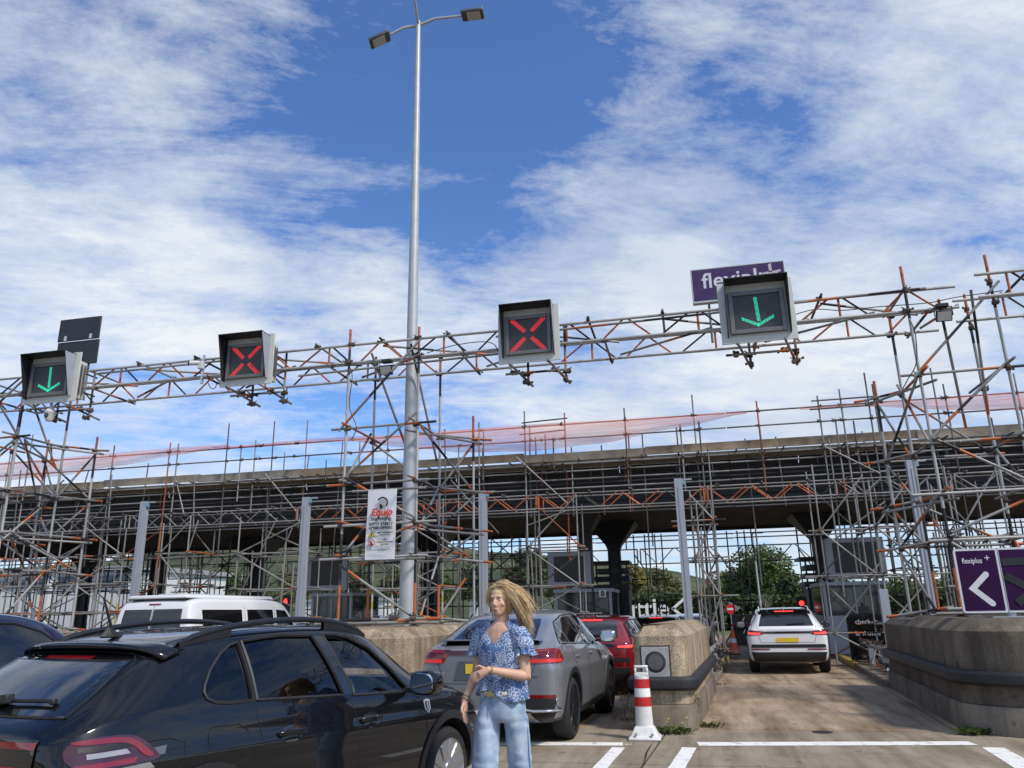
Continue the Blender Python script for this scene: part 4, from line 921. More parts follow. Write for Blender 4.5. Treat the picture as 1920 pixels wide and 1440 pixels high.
# cabin and side window openings
win_q = [(1.215, 1.07), (1.215, 1.395), (1.14, 1.378), (1.05, 1.33), (.95, 1.25), (.885, 1.18), (.868, 1.145), (.88, 1.115), (.93, 1.092), (1.03, 1.08)]
win_r = [(1.265, 1.068), (2.07, 1.022), (2.02, 1.15), (1.90, 1.418), (1.6, 1.425), (1.42, 1.417), (1.265, 1.405)]
win_f = [(2.20, 1.012), (2.80, .982), (2.86, 1.00), (2.72, 1.15), (2.52, 1.30), (2.30, 1.392), (2.15, 1.418), (2.03, 1.42)]
b = MB(); 
b.loft([[(x, sd*yy, z) for sd, yy, z in ((-1, .72, .55), (1, .72, .55), (1, .74, zs+.0), (1, hr+.02, zt), (-1, hr+.02, zt), (-1, .74, zs+.0))] for x, zs, zt, hr in ((.7, 1.05, 1.30, .50), (1.2, 1.04, 1.40, .52), (1.9, 1.0, 1.445, .545), (2.35, .98, 1.43, .545), (2.62, .96, 1.365, .55), (2.97, .93, 1.15, .56))])
cab = nc.cutter(b, M_inter); cuts = [cab]
for w_ in (win_q, win_r, win_f):
    b = MB(); n = len(w_); b.loft([[(p[0], -1.1, p[1]) for p in w_], [(p[0], -.52, p[1]) for p in w_]]); cuts.append(nc.cutter(b, M_trim))
    b = MB(); b.loft([[(p[0], .52, p[1]) for p in w_], [(p[0], 1.1, p[1]) for p in w_]]); cuts.append(nc.cutter(b, M_trim))
b = MB(); wsp = [(-.56, 1.10), (.56, 1.10), (.50, 1.40), (-.50, 1.40)]
b.loft([[(4.0, p[0]*1.1, p[1]-.10 if p[1] < 1.2 else p[1]) for p in wsp], [(2.4, p[0], p[1]) for p in wsp]]); cuts.append(nc.cutter(b, M_trim))
nc.cut(cuts)
def grow(poly, d):
    c = V((sum(p[0] for p in poly)/len(poly), sum(p[1] for p in poly)/len(poly)))
    return [tuple(V(p)+(V(p)-c).normalized()*d) for p in poly]
def privacy():
    m = clear_glass('tinted_glass', (.035, .04, .042)); return m
M_tint = privacy()
nc.patch('quarter_window', grow(win_q, .012), 'R', M_tint, -.012); nc.patch('rear_window_right', grow(win_r, .012), 'R', M_tint, -.012); nc.patch('front_window_right', grow([(2.20, 1.012), (2.80, .982), (2.86, 1.00), (2.72, 1.15), (2.60, 1.24), (2.45, 1.33), (2.28, 1.375), (2.06, 1.385)], .004), 'R', M_clear, -.014)
for nm, w_, gm in (('quarter_window', win_q, M_tint), ('rear_window_left', win_r, M_tint), ('front_window_left', win_f, M_clear)): nc.patch(nm, grow(w_, .012), 'L', gm, -.012)
for w_ in (win_q, win_r, win_f): nc.seam(grow(w_, .012), 'R', .011, M_trim, 'window_frame', .001, closed=True)
nc.patch('pillar_trim', [(2.085, 1.018), (2.19, 1.012), (2.02, 1.418), (1.915, 1.418)], 'R', M_gloss, .003)
nc.seam([(2.135, 1.012), (1.965, 1.42)], 'R', .004)
nc.patch('windscreen', [(2.45, -.52), (3.12, -.62), (3.12, .62), (2.45, .52)], 'T', M_clear, -.008)
# seats, head restraints, steering wheel, parcel sticker
for sy, x0 in ((-.38, 1.95), (.38, 1.95), (-.36, 1.08), (.36, 1.08)):
    b = MB(); b.loft([[(x0+.08, sy+a*.22, .6) for a in (-1, 1)]+[(x0-.06, sy+a*.22, .6) for a in (1, -1)], [(x0-.02, sy+a*.23, .95) for a in (-1, 1)]+[(x0-.16, sy+a*.2, .95) for a in (1, -1)], [(x0-.10, sy+a*.15, 1.13) for a in (-1, 1)]+[(x0-.20, sy+a*.14, 1.13) for a in (1, -1)]]); st_ = b.build('seat_back', M_seat, nc.th, local=True, bevel=.04)
    b = MB(); b.box(x0-.20, x0-.11, sy-.125, sy+.125, 1.165, 1.345); b.build('head_restraint', M_seat, st_, local=True, bevel=.035)
    for a in (-.05, .05): b = MB(); b.tube([(x0-.15, sy+a, 1.1), (x0-.155, sy+a, 1.2)], .007, 6); b.build('restraint_post', M_chrome, st_, local=True)
b = MB(); b.tube([(2.5+.06*math.sin(a), -.38+.18*math.cos(a), .93+.17*math.sin(a)) for a in [i*2*math.pi/20 for i in range(21)]], .014, 6); b.build('steering_wheel', M_trim, nc.th, local=True, smooth=True)
b = MB(); b.box(2.72, 3.1, -.66, .66, .84, .965); b.build('dashboard', M_inter, nc.th, local=True, bevel=.05)
s_ = nc.patch('window_sticker', rectp(2.40, 2.545, 1.018, 1.075), 'L', mat('sticker_white', (.8, .8, .8), .6, var=0), -.02); nc.patch('sticker_slot', rectp(2.42, 2.525, 1.034, 1.058), 'L', M_trim, -.026, s_)
# panel gaps, doors, crease
nc.seam([(2.14, 1.005), (2.20, .80), (2.22, .45), (2.22, .30)], 'R'); nc.seam([(1.235, 1.06), (1.245, .95), (1.28, .80), (1.34, .62), (1.34, .30)], 'R'); nc.seam([(2.86, .975), (3.02, .90), (3.06, .70), (3.06, .30)], 'R')
nc.seam([(3.16, .93), (3.3, .90), (3.6, .86), (3.9, .80)], 'R')
for x_, z_ in ((2.34, .835), (1.52, .85)):
    nc.patch('handle_recess', [(x_+.10*math.cos(a), z_-.01+.052*math.sin(a)) for a in [i*2*math.pi/14 for i in range(14)]], 'R', M_gloss, .003, fine=.04)
    hp = nc.hit(x_, z_, 'R', .03); b = MB(); b.loft([[(x_-.12, hp.y+.02, z_-.013), (x_-.12, hp.y+.02, z_+.013), (x_-.12, hp.y+.012, z_+.013), (x_-.12, hp.y+.012, z_-.013)], [(x_-.08, hp.y+.005, z_-.018), (x_-.08, hp.y+.005, z_+.018), (x_-.08, hp.y-.012, z_+.014), (x_-.08, hp.y-.012, z_-.014)], [(x_+.10, hp.y+.005, z_-.018), (x_+.10, hp.y+.005, z_+.018), (x_+.10, hp.y-.012, z_+.014), (x_+.10, hp.y-.012, z_-.014)], [(x_+.13, hp.y+.02, z_-.013), (x_+.13, hp.y+.02, z_+.013), (x_+.13, hp.y+.012, z_+.013), (x_+.13, hp.y+.012, z_-.013)]]); b.build('door_handle', M_navy, nc.th, local=True, bevel=.008)
fu = [(.86, .955), (1.09, .945), (1.165, .90), (1.17, .78), (1.13, .735), (.93, .725), (.885, .76), (.86, .85)]
nc.seam(round_poly(fu[::-1], [.035]*8, 3), 'R', .004, name='fuel_flap_gap', closed=True)
nc.seam([(.30, .935), (.60, .935), (.70, .90), (.68, .80), (.58, .70)], 'R', .004)
nc.patch('rear_reflector', [(.44, .90), (.58, .905), (.565, .865), (.475, .862)], 'R', mat('smoked_panel', (.10, .11, .13), .3, var=.05), .003, fine=.04)
nc.patch('wing_badge', [(3.045, .885), (3.09, .895), (3.135, .885), (3.13, .82), (3.09, .785), (3.05, .82)], 'R', mat('badge_silver', (.55, .56, .58), .4, .2, var=.1), .004, fine=.04)
nc.patch('badge_shield', [(3.06, .872), (3.09, .88), (3.12, .872), (3.115, .825), (3.09, .80), (3.065, .825)], 'R', mat('badge_dark', (.05, .05, .06), .4, var=0), .006, fine=.04)
nc.patch('badge_cross', [(3.083, .87), (3.098, .87), (3.098, .812), (3.083, .812)], 'R', MATS['badge_silver'], .008, fine=.04)
nc.patch('sill_trim', [(.95, .21), (3.05, .21), (3.05, .33), (.95, .33)], 'R', M_trim, .006)
# roof rails, aerial, roof seams, spoiler, rear glass and wiper
for sd in (-1, 1):
    pts = []
    for k in range(19):
        f = k/18; x = lerp(.80, 2.58, f); h = nc.hit(x, sd*(.60-.02*f), 'T', 0); pts.append(V((x, h.y, h.z+.010+.055*max(0, math.sin(math.pi*f))**.6)))
    b = MB(); b.tube(pts, [.012]+[.020]*17+[.012], 8); rl = b.build('roof_rail', mat('rail_satin_black', (.02, .021, .024), .35, .3, var=.1), nc.th, local=True, smooth=True)
    for f0, f1 in ((.0, .23), (.77, 1.0)):
        b = MB(); q = [pts[int(18*f0)], pts[int(18*f1)]]; a = [V((p.x, p.y, p.z+.01)) for p in pts[int(18*f0):int(18*f1)+1]]; lo = [V((p.x, p.y, nc.hit(p.x, p.y, 'T', -.01).z)) for p in pts[int(18*f0):int(18*f1)+1]]
        vs = [p+V((0, .014, 0)) for p in a]+[p+V((0, .014, 0)) for p in lo]+[p-V((0, .014, 0)) for p in a]+[p-V((0, .014, 0)) for p in lo]; n = len(a)
        b.add(vs, [(i, i+1, n+i+1, n+i) for i in range(n-1)]+[(2*n+i, 3*n+i, 3*n+i+1, 2*n+i+1) for i in range(n-1)]); b.build('rail_foot', MATS['rail_satin_black'], rl, local=True)
    nc.seam([(.62, sd*.53), (1.2, sd*.545), (2.3, sd*.55)], 'T', .004)
h = nc.hit(.86, 0, 'T', 0); b = MB(); b.loft([[(.80+u*.09-.02, v*.035, h.z-.01) for u, v in ((-1, 0), (0, -1), (1.4, 0), (0, 1))], [(.78+u*.045-.01, v*.02, h.z+.03) for u, v in ((-1, 0), (0, -1), (1.2, 0), (0, 1))], [(.76+u*.02, v*.012, h.z+.055) for u, v in ((-1, 0), (0, -1), (1, 0), (0, 1))]]); ab = b.build('aerial_base', M_trim, nc.th, local=True, bevel=.01)
b = MB(); b.tube([(.785, 0, h.z+.04), (.70, 0, h.z+.235)], [.010, .006], 8); b.build('aerial', M_trim, ab, local=True, smooth=True)
nc.seam([(.60, -.62), (.60, .62)], 'T', .004)
sp_ = MB(); rr = []
for y in [i/12*.655 for i in range(-12, 13)]:
    e_ = abs(y)/.655; h0 = nc.hit(.76, y*.93, 'T', .002); x0 = .53+.12*e_**4; zt = h0.z-.012-.03*e_**4
    rr.append([V((.80, y, h0.z-.004)), V((lerp(.78, x0, .5), y, h0.z-.002)), V((x0+.04, y, zt+.006)), V((x0, y, zt-.010)), V((x0+.05, y, zt-.012-.023*(1-e_**3))), V((.68, y, zt-.015-.045*(1-e_**3)))])
sp_.loft(rr); sp_.build('spoiler', M_navy, nc.th, local=True, smooth='all')
rg = [(-.60, 1.075), (.60, 1.075), (.585, 1.18), (.53, 1.33), (-.53, 1.33), (-.585, 1.18)]
nc.patch('rear_glass', rg, 'B', M_glass, .006); nc.seam(rg, 'B', .008, M_gloss, 'glass_edge', .003, closed=True)
nc.patch('high_brake_light', rectp(-.22, .22, 1.335, 1.35), 'B', M_tail, .006, fine=.05)
hp0 = nc.hit(.10, 1.115, 'B', .03); hp1 = nc.hit(-.42, 1.125, 'B', .03); b = MB(); b.bar(hp0, hp1, .018, .022); b.bar(nc.hit(.12, 1.115, 'B', .02), nc.hit(-.12, 1.118, 'B', .045), .05, .05); b.build('rear_wiper', M_trim, nc.th, local=True, bevel=.008)
b = MB(); b.bar(nc.hit(-.42, 1.125, 'B', .025), nc.hit(-.45, 1.127, 'B', .025), .035, .03); b.build('wiper_tip', M_trim, nc.th, local=True, bevel=.008)
# rear lamps: band across the tailgate, wrapping round the corner
nc.patch('lamp_band', [(-.60, .985), (.60, .985), (.60, .83), (-.60, .83)], 'B', M_gloss, .008); nc.patch('lamp_strip', [(-.60, .975), (.60, .975), (.60, .945), (-.60, .945)], 'B', M_tail, .011); nc.patch('lamp_strip', [(-.60, .865), (-.2, .865), (-.2, .84), (-.60, .84)], 'B', M_tail, .011)
tl = [(.07, .985), (.33, .99), (.42, .965), (.50, .90), (.535, .855), (.50, .845), (.40, .842), (.07, .838)]
for ax in 'RL':
    q = nc.patch('tail_light', tl, ax, M_taild, .010, fine=.045, sm=2)
    nc.patch('light_bar', [(.10, .978), (.32, .98), (.40, .955), (.47, .895), (.50, .862), (.44, .865), (.385, .93), (.31, .955), (.10, .955)], ax, M_tail, .014, q, fine=.03, sm=2)
    nc.patch('light_bar', [(.10, .868), (.40, .872), (.38, .848), (.10, .848)], ax, M_tail, .014, q, fine=.03)
    nc.patch('reversing_lamp', [(.15, .915), (.34, .917), (.36, .893), (.15, .89)], ax, M_white, .016, q, fine=.04)
    nc.patch('lamp_inner', [(.12, .945), (.36, .947), (.38, .925), (.12, .922)], ax, M_trim, .013, q, fine=.04)
nc.seam([(.055, 1.06), (.06, .99), (.065, .84), (.075, .70)], 'R', .005); nc.seam([(-.74, 1.03), (-.655, 1.12), (-.60, 1.22)], 'B', .004)
nc.seam([(.10, 1.03), (.25, 1.11), (.42, 1.235), (.60, 1.36), (.66, 1.40)], 'R', .005)
nc.patch('rear_bumper', [(-.74, .66), (.74, .66), (.70, .46), (-.70, .46)], 'B', M_trim, .01); nc.patch('number_plate', rectp(-.26, .26, .70, .81), 'B', M_plate, .014)
nc.patch('exhaust_trim', [(.08, .44), (.60, .44), (.60, .58), (.08, .60)], 'R', M_trim, .008); nc.patch('chrome_edge', [(.30, .835), (.47, .838), (.50, .81), (.34, .80)], 'R', M_chrome, .008, fine=.04)
b = MB(); mirror_pod(nc, 2.83, -1.035, 1.045, -1, M_navy, 1.05); mirror_pod(nc, 2.83, 1.035, 1.045, 1, M_navy, 1.05)
for ax in 'RL': nc.patch('head_light', [(3.98, .72), (4.14, .66), (4.10, .58), (3.95, .62), (3.85, .72)], ax, M_white, .006)
nc.wheels(.85, 3.416, .325, .20, .875, M_rim, 10, .055, .70, M_trim)

# ---------------------------------------------------------------- coupe-like grey electric car
GS = [(0.0, .40, .78, .96, 1.06, .60), (.04, .34, .86, 1.02, 1.13, .66), (.16, .28, .905, 1.10, 1.19, .68), (.34, .25, .925, 1.14, 1.235, .66), (.60, .23, .932, 1.15, 1.34, .62), (.95, .22, .933, 1.14, 1.46, .59), (1.35, .21, .933, 1.13, 1.56, .58), (1.9, .2, .933, 1.11, 1.61, .58), (2.4, .2, .933, 1.09, 1.60, .58),
      (2.8, .2, .933, 1.07, 1.50, .57), (3.1, .2, .933, 1.05, 1.32, .58), (3.4, .2, .932, 1.03, 1.14, .66), (3.8, .2, .925, .98, 1.08, .70), (4.2, .2, .90, .88, .98, .68), (4.45, .22, .83, .76, .86, .62), (4.588, .27, .72, .6, .70, .5)]
def put(t, Y): return lane(t, Y)
M_grey = paint('paint_grey', (.21, .22, .235), .3, .25)
gc = Car('parked_car', 'grey coupe crossover car with red light bar behind the woman', 'car', put(-3.265, 9.83), LA, GS, lambda x: interp([0, 1, 4.6], [.90, .88, .82], x), M_grey)
gc.patch('rear_glass', [(-.56, 1.225), (.56, 1.225), (.50, 1.40), (.46, 1.47), (-.46, 1.47), (-.50, 1.40)], 'B', M_glass, .005)
gw = [[(.62, 1.19), (.95, 1.175), (.95, 1.40), (.80, 1.33)], [(1.0, 1.17), (1.83, 1.135), (1.74, 1.50), (1.4, 1.485), (1.0, 1.41)], [(1.90, 1.13), (2.95, 1.085), (2.80, 1.28), (2.55, 1.42), (2.2, 1.50), (1.81, 1.505)]]
for ax in 'RL':
    for w_, nm in zip(gw, ('quarter_window', 'rear_side_window', 'front_side_window')): gc.patch(nm, w_, ax, M_glass, .004)
    gc.seam([(.50, 1.17), (1.0, 1.425), (1.4, 1.505), (1.9, 1.525), (2.3, 1.50), (2.62, 1.42), (3.0, 1.20)], ax, .010, M_gloss, 'window_trim', .002); gc.seam([(.55, 1.165), (1.5, 1.135), (3.0, 1.07)], ax, .008, M_gloss, 'window_trim', .002)
    q = gc.patch('tail_light', [(.05, 1.115), (.26, 1.125), (.36, 1.09), (.40, .99), (.30, .955), (.05, .955)], ax, M_tail, .008, fine=.05); gc.patch('brake_lamp', [(.07, 1.0), (.32, 1.0), (.30, .967), (.07, .967)], ax, mat('brake_dim', (.45, .02, .02), .3, var=0, emit=(.9, .06, .05), estr=.22), .012, q, fine=.05)
    gc.seam([(1.86, 1.10), (1.90, .85), (1.92, .35)], ax); gc.seam([(.98, 1.14), (1.02, .98), (1.2, .75), (1.28, .4)], ax); gc.seam([(3.02, 1.05), (3.05, .8), (3.05, .35)], ax)
    gc.patch('sill_trim', [(1.2, .2), (3.0, .2), (3.0, .36), (1.2, .34)], ax, M_trim, .008); mirror_pod(gc, 2.72, -1.07 if ax == 'R' else 1.07, 1.19, -1 if ax == 'R' else 1, M_grey, 1.05)
    for x_ in (1.22, 2.1): hp = gc.hit(x_, .985, ax, .012); b = MB(); b.bar((x_-.1, hp.y, .985), (x_+.1, hp.y, .985), .02, .03); b.build('door_handle', M_grey, gc.th, local=True, bevel=.008)
gc.patch('light_bar', [(-.80, 1.105), (.80, 1.105), (.78, 1.05), (-.78, 1.05)], 'B', M_taild, .008)
for sd in (-1, 1):
    q = gc.patch('tail_light', [(sd*.50, 1.06), (sd*.60, 1.11), (sd*.85, 1.115), (sd*.85, .96), (sd*.56, .965)], 'B', M_tail, .010, fine=.05); gc.patch('brake_lamp', [(sd*.58, 1.005), (sd*.86, 1.005), (sd*.86, .965), (sd*.57, .965)], 'B', MATS['brake_dim'], .014, q, fine=.05)
    for k in range(3): gc.patch('lamp_rib', [(sd*.56, 1.03+.022*k), (sd*.84, 1.03+.022*k), (sd*.84, 1.038+.022*k), (sd*.56, 1.038+.022*k)], 'B', M_taild, .016, q)
    gc.patch('reflector', [(sd*.44, .60), (sd*.86, .60), (sd*.86, .565), (sd*.44, .565)], 'B', M_tail, .012); gc.patch('air_vent', [(sd*.46, .56), (sd*.87, .56), (sd*.84, .44), (sd*.50, .44)], 'B', M_trim, .010)
    gc.seam([(sd*.30, .42), (sd*.46, .44), (sd*.60, .415), (sd*.88, .425), (sd*.86, .55)], 'B', .014, M_chrome, 'chrome_strip', .012)
gc.patch('rear_bumper_lower', [(-.86, .42), (.86, .42), (.78, .27), (-.78, .27)], 'B', M_trim, .012); gc.patch('diffuser', [(-.56, .40), (.56, .40), (.66, .29), (.5, .265), (-.5, .265), (-.66, .29)], 'B', M_chrome, .018)
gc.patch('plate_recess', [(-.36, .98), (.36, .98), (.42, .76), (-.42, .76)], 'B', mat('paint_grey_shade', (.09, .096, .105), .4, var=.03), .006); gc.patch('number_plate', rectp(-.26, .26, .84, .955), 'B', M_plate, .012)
gc.seam([(-.62, 1.17), (-.63, .95), (-.55, .72), (.55, .72), (.63, .95), (.62, 1.17)], 'B', .004)
b = MB(); b.loft([[(.30, y, z) for y, z in ((-.63, 1.205), (.63, 1.205), (.63, 1.235), (-.63, 1.235))], [(.10, y, z) for y, z in ((-.64, 1.222), (.64, 1.222), (.64, 1.240), (-.64, 1.240))]]); b.build('spoiler', M_grey, gc.th, local=True, bevel=.01)
gc.patch('spoiler_recess', [(-.66, 1.205), (.66, 1.205), (.66, 1.165), (-.66, 1.165)], 'B', M_gloss, .004)
M_bchr = mat('badge_chrome', (.7, .7, .72), .25, .8, var=0)
def car_text(c, s_, y, z, h_, m, ext=.002): 
    hp = c.hit(y, z, 'B', .01); f_ = V((math.sin(LA), math.cos(LA), 0)); w_ = wloc(c.th) @ hp; return text(s_, w_, LN, (0, 0, 1), h_, m, 'badge', c.th, extrude=ext)
car_text(gc, 'Q4', .60, .83, .085, M_bchr); car_text(gc, 'e-tron', -.62, .83, .05, M_bchr)
gc.wheels(.86, 3.626, .375, .24, .93, M_rimd, 5, .05, .72, M_trim)

# ---------------------------------------------------------------- other cars, simpler shells of the same build
SS = [(0.0, .42, .76, 1.00, 1.10, .56), (.04, .34, .86, 1.04, 1.16, .62), (.15, .28, .905, 1.08, 1.24, .61), (.36, .25, .925, 1.10, 1.42, .58), (.62, .23, .932, 1.10, 1.55, .58), (1.0, .22, .933, 1.09, 1.61, .59), (1.6, .2, .933, 1.08, 1.645, .60), (2.2, .2, .933, 1.07, 1.64, .60), (2.65, .2, .933, 1.06, 1.58, .59), (3.0, .2, .933, 1.04, 1.36, .59), (3.35, .2, .932, 1.03, 1.14, .66), (3.8, .2, .925, .98, 1.08, .70), (4.2, .2, .90, .88, .98, .68), (4.45, .22, .83, .76, .86, .62), (4.58, .27, .72, .6, .70, .5)]
def scale_st(st, sx, sy, sz): return [(x*sx, zb, hw*sy, zs*sz, zr*sz, hr*sy) for x, zb, hw, zs, zr, hr in st]
def suv(label, pos, head, pm, sx=1, sy=1, sz=1, lit=True, roof=None, plate=True, rails=True, badge=None):
    st = scale_st(SS, sx, sy, sz); c = Car('parked_car', label, 'car', pos, head, st, lambda x: interp([0, 1, 4.6*sx], [.92*sz, .90*sz, .84*sz], x), pm); Z = lambda z: z*sz; X = lambda x: x*sx; Yv = lambda y: y*sy
    c.patch('rear_glass', [(Yv(a), Z(b_)) for a, b_ in ((-.62, 1.17), (.62, 1.17), (.56, 1.40), (.52, 1.50), (-.52, 1.50), (-.56, 1.40))], 'B', M_glass, .005)
    for ax in 'RL':
        for w_, nm in (([(.40, 1.20), (.95, 1.15), (.95, 1.50), (.66, 1.44)], 'quarter_window'), ([(1.0, 1.145), (1.88, 1.115), (1.80, 1.525), (1.3, 1.53), (1.0, 1.51)], 'rear_side_window'), ([(1.95, 1.11), (2.95, 1.08), (2.80, 1.28), (2.55, 1.45), (2.3, 1.52), (1.87, 1.53)], 'front_side_window')):
            c.patch(nm, [(X(a), Z(b_)) for a, b_ in w_], ax, M_glass, .004); c.seam([(X(a), Z(b_)) for a, b_ in w_], ax, .013, M_trim, 'window_frame', .003, closed=True)
        q = c.patch('tail_light', [(X(a), Z(b_)) for a, b_ in ((.04, 1.07), (.30, 1.08), (.36, 1.02), (.26, .94), (.04, .94))], ax, M_tail, .007, fine=.05)
        sd = -1 if ax == 'R' else 1
        q = c.patch('tail_light', [(Yv(sd*.52), Z(1.05)), (Yv(sd*.88), Z(1.08)), (Yv(sd*.88), Z(.94)), (Yv(sd*.55), Z(.97))], 'B', M_tail, .009, fine=.05)
        if lit: c.patch('brake_lamp', [(Yv(sd*.60), Z(1.01)), (Yv(sd*.87), Z(1.02)), (Yv(sd*.87), Z(.97)), (Yv(sd*.61), Z(.975))], 'B', M_brake, .014, q, fine=.05)
        c.patch('reflector', [(Yv(sd*.42), .60), (Yv(sd*.84), .60), (Yv(sd*.84), .57), (Yv(sd*.42), .57)], 'B', M_tail, .010)
        c.seam([(X(1.91), Z(1.10)), (X(1.94), .85), (X(1.94), .35)], ax); c.seam([(X(.98), Z(1.13)), (X(1.03), .98), (X(1.25), .7)], ax)
        mirror_pod(c, X(2.72), sd*Yv(1.07), Z(1.17), sd, pm if not roof else M_gloss, 1.05)
        if rails:
            pts = []
            for k in range(13): f = k/12; x = lerp(X(.75), X(2.5), f); h = c.hit(x, sd*Yv(.58), 'T', 0); pts.append(V((x, h.y, h.z+.005+.04*min(1, math.sin(math.pi*f)*3))))
            b = MB(); b.tube(pts, .017, 6); b.build('roof_rail', M_chrome if not roof else M_wpl, c.th, local=True, smooth=True)
    if lit: c.patch('high_brake_light', [(Yv(a), Z(b_)) for a, b_ in ((-.22, 1.535), (.22, 1.535), (.22, 1.515), (-.22, 1.515))], 'B', M_brake, .012)
    c.patch('light_bar', [(Yv(-.56), Z(1.045)), (Yv(.56), Z(1.045)), (Yv(.56), Z(.99)), (Yv(-.56), Z(.99))], 'B', M_gloss, .007)
    if plate: c.patch('number_plate', rectp(-.26, .26, Z(.78), Z(.89)), 'B', M_plate, .012)
    c.patch('bumper_mesh', [(Yv(a), b_) for a, b_ in ((-.82, .70), (.82, .70), (.84, .62), (-.84, .62))], 'B', M_trim, .008); c.patch('rear_bumper_lower', [(Yv(-.84), .52), (Yv(.84), .52), (Yv(.78), .30), (Yv(-.78), .30)], 'B', M_trim, .012)
    c.seam([(Yv(-.66), Z(1.17)), (Yv(-.66), .95), (Yv(-.6), .74), (Yv(.6), .74), (Yv(.66), .95), (Yv(.66), Z(1.17))], 'B', .005)
    b = MB(); b.bar(c.hit(0, Z(1.20), 'B', .02), c.hit(-Yv(.42), Z(1.22), 'B', .02), .02, .02); b.build('rear_wiper', M_trim, c.th, local=True)
    h = c.hit(X(.9), 0, 'T', 0); b = MB(); b.loft([[(X(.9)+u*.12, v*.03, h.z-.01) for u, v in ((-1, 0), (0, -1), (1, 0), (0, 1))], [(X(.9)-.07+u*.03, v*.006, h.z+.07) for u, v in ((-1, 0), (0, -1), (1, 0), (0, 1))]]); b.build('shark_fin_aerial', pm, c.th, local=True)
    if roof: c.patch('black_roof', [(X(.5), -Yv(.6)), (X(2.7), -Yv(.6)), (X(2.7), Yv(.6)), (X(.5), Yv(.6))], 'T', roof, .004); c.patch('spoiler_top', [(Yv(-.60), Z(1.50)), (Yv(.60), Z(1.50)), (Yv(.56), Z(1.575)), (Yv(-.56), Z(1.575))], 'B', roof, .008)
    c.wheels(X(.86), X(3.62), .36, .23, Yv(.93), M_rimd, 5, .05, .72, M_trim)
    return c
wc = suv('white crossover car with black roof braking in the open right lane', put(.70, 20.9), LA, paint('paint_white', (.78, .78, .78), .3), 1, 1.04, .96, roof=M_gloss)
suv('dark red hatchback waiting ahead of the grey car', put(-3.18, 15.7), LA, paint('paint_red', (.26, .012, .018), .25, .2), .95, .97, .905, lit=True, rails=False)
suv('black estate car ahead of the dark red hatchback', put(-3.1, 26.0), LA, M_navy, 1, .98, .865, rails=False)
suv('white car furthest ahead in the lane beside booth eight', put(-2.6, 31.5), LA, MATS['paint_white'], .95, .96, .86, lit=False, rails=False)
pz = P(690, 1160, 27.0); suv('dark car braking beyond the lamp post island', (pz.x, 27.0, 0), LA, M_navy, 1, .97, .94)
ap = P(92, 1150, 6.0); bh = R(9); fB = V((math.sin(bh), math.cos(bh), 0)); rB = V((math.cos(bh), -math.sin(bh), 0))
bo = V((-5.35, 6.0, 0)) - fB*2.75 - rB*.70
suv('dark blue car at the left edge beyond the black crossover', bo, bh, paint('paint_blue', (.006, .010, .042), .25, .2), 1, .95, 1.015, lit=False, rails=False)

# ---------------------------------------------------------------- white camper van
VS = [(0.0, .42, .80, 1.10, 1.25, .72), (.03, .34, .90, 1.20, 1.60, .70), (.10, .30, .94, 1.24, 1.86, .70), (.25, .26, .95, 1.24, 1.945, .71), (.8, .24, .952, 1.24, 1.96, .72), (2.0, .24, .952, 1.23, 1.96, .72), (3.2, .24, .952, 1.22, 1.95, .72), (3.6, .24, .95, 1.20, 1.86, .70), (4.0, .24, .945, 1.16, 1.52, .70), (4.25, .24, .94, 1.12, 1.27, .74), (4.6, .25, .91, 1.02, 1.14, .72), (4.85, .27, .84, .85, .95, .62), (4.95, .3, .74, .66, .76, .5)]
VS = [(x*.90, *r_) for x, *r_ in VS]; VX = lambda pl: [(a*.90, c_) for a, c_ in pl]
vp = P(362, 1150, 12.9); M_van = paint('paint_van_white', (.70, .71, .70), .35)
vc = Car('camper_van', 'white camper van with raised roof pod and dark rear windows', 'van', V((vp.x, 12.9, 0))-LN*.93, LA, VS, lambda x: .88, M_van)
rgl = [(-.66, 1.20), (.66, 1.20), (.60, 1.74), (-.60, 1.74)]
vc.patch('rear_glass', [(-.02, 1.20), (-.68, 1.20), (-.64, 1.74), (-.02, 1.74)], 'B', M_glass, .006); vc.patch('rear_glass', [(.02, 1.20), (.68, 1.20), (.64, 1.74), (.02, 1.74)], 'B', M_glass, .006)
vc.patch('high_brake_light', rectp(-.13, .13, 1.815, 1.84), 'B', M_tail, .008); vc.seam([(0, 1.80), (0, .45)], 'B', .006)
for ax in 'RL':
    vc.patch('side_window', VX([(.42, 1.29), (1.75, 1.29), (1.75, 1.72), (.42, 1.72)]), ax, M_glass, .005); vc.patch('side_window', VX([(1.95, 1.29), (2.95, 1.28), (2.95, 1.72), (1.95, 1.72)]), ax, M_glass, .005); vc.patch('door_window', VX([(3.10, 1.26), (4.0, 1.24), (3.82, 1.45), (3.5, 1.70), (3.10, 1.72)]), ax, M_glass, .005)
    vc.seam(VX([(1.86, 1.8), (1.86, .4)]), ax); vc.seam(VX([(3.03, 1.78), (3.03, .4)]), ax); vc.patch('tail_light', VX([(.02, 1.30), (.10, 1.30), (.12, .95), (.02, .95)]), ax, M_tail, .008)
    mirror_pod(vc, 3.47, -1.10 if ax == 'R' else 1.10, 1.32, -1 if ax == 'R' else 1, M_trim, 1.3)
vc.patch('windscreen', [(-.66, 1.3), (.66, 1.3), (.62, 1.78), (-.62, 1.78)], 'F', M_glass, .005)
b = MB(); q = lambda k, z: [(x, y, z) for x, y in ((.12+k, -.66+k), (2.88-k*2, -.66+k), (3.06-k*2, -.5+k), (3.06-k*2, .5-k), (2.88-k*2, .66-k), (.12+k, .66-k))]
b.loft([q(0, 1.93), q(0, 1.975), q(.03, 2.0)]); pod = b.build('roof_pod', M_van, vc.th, local=True, bevel=.02)
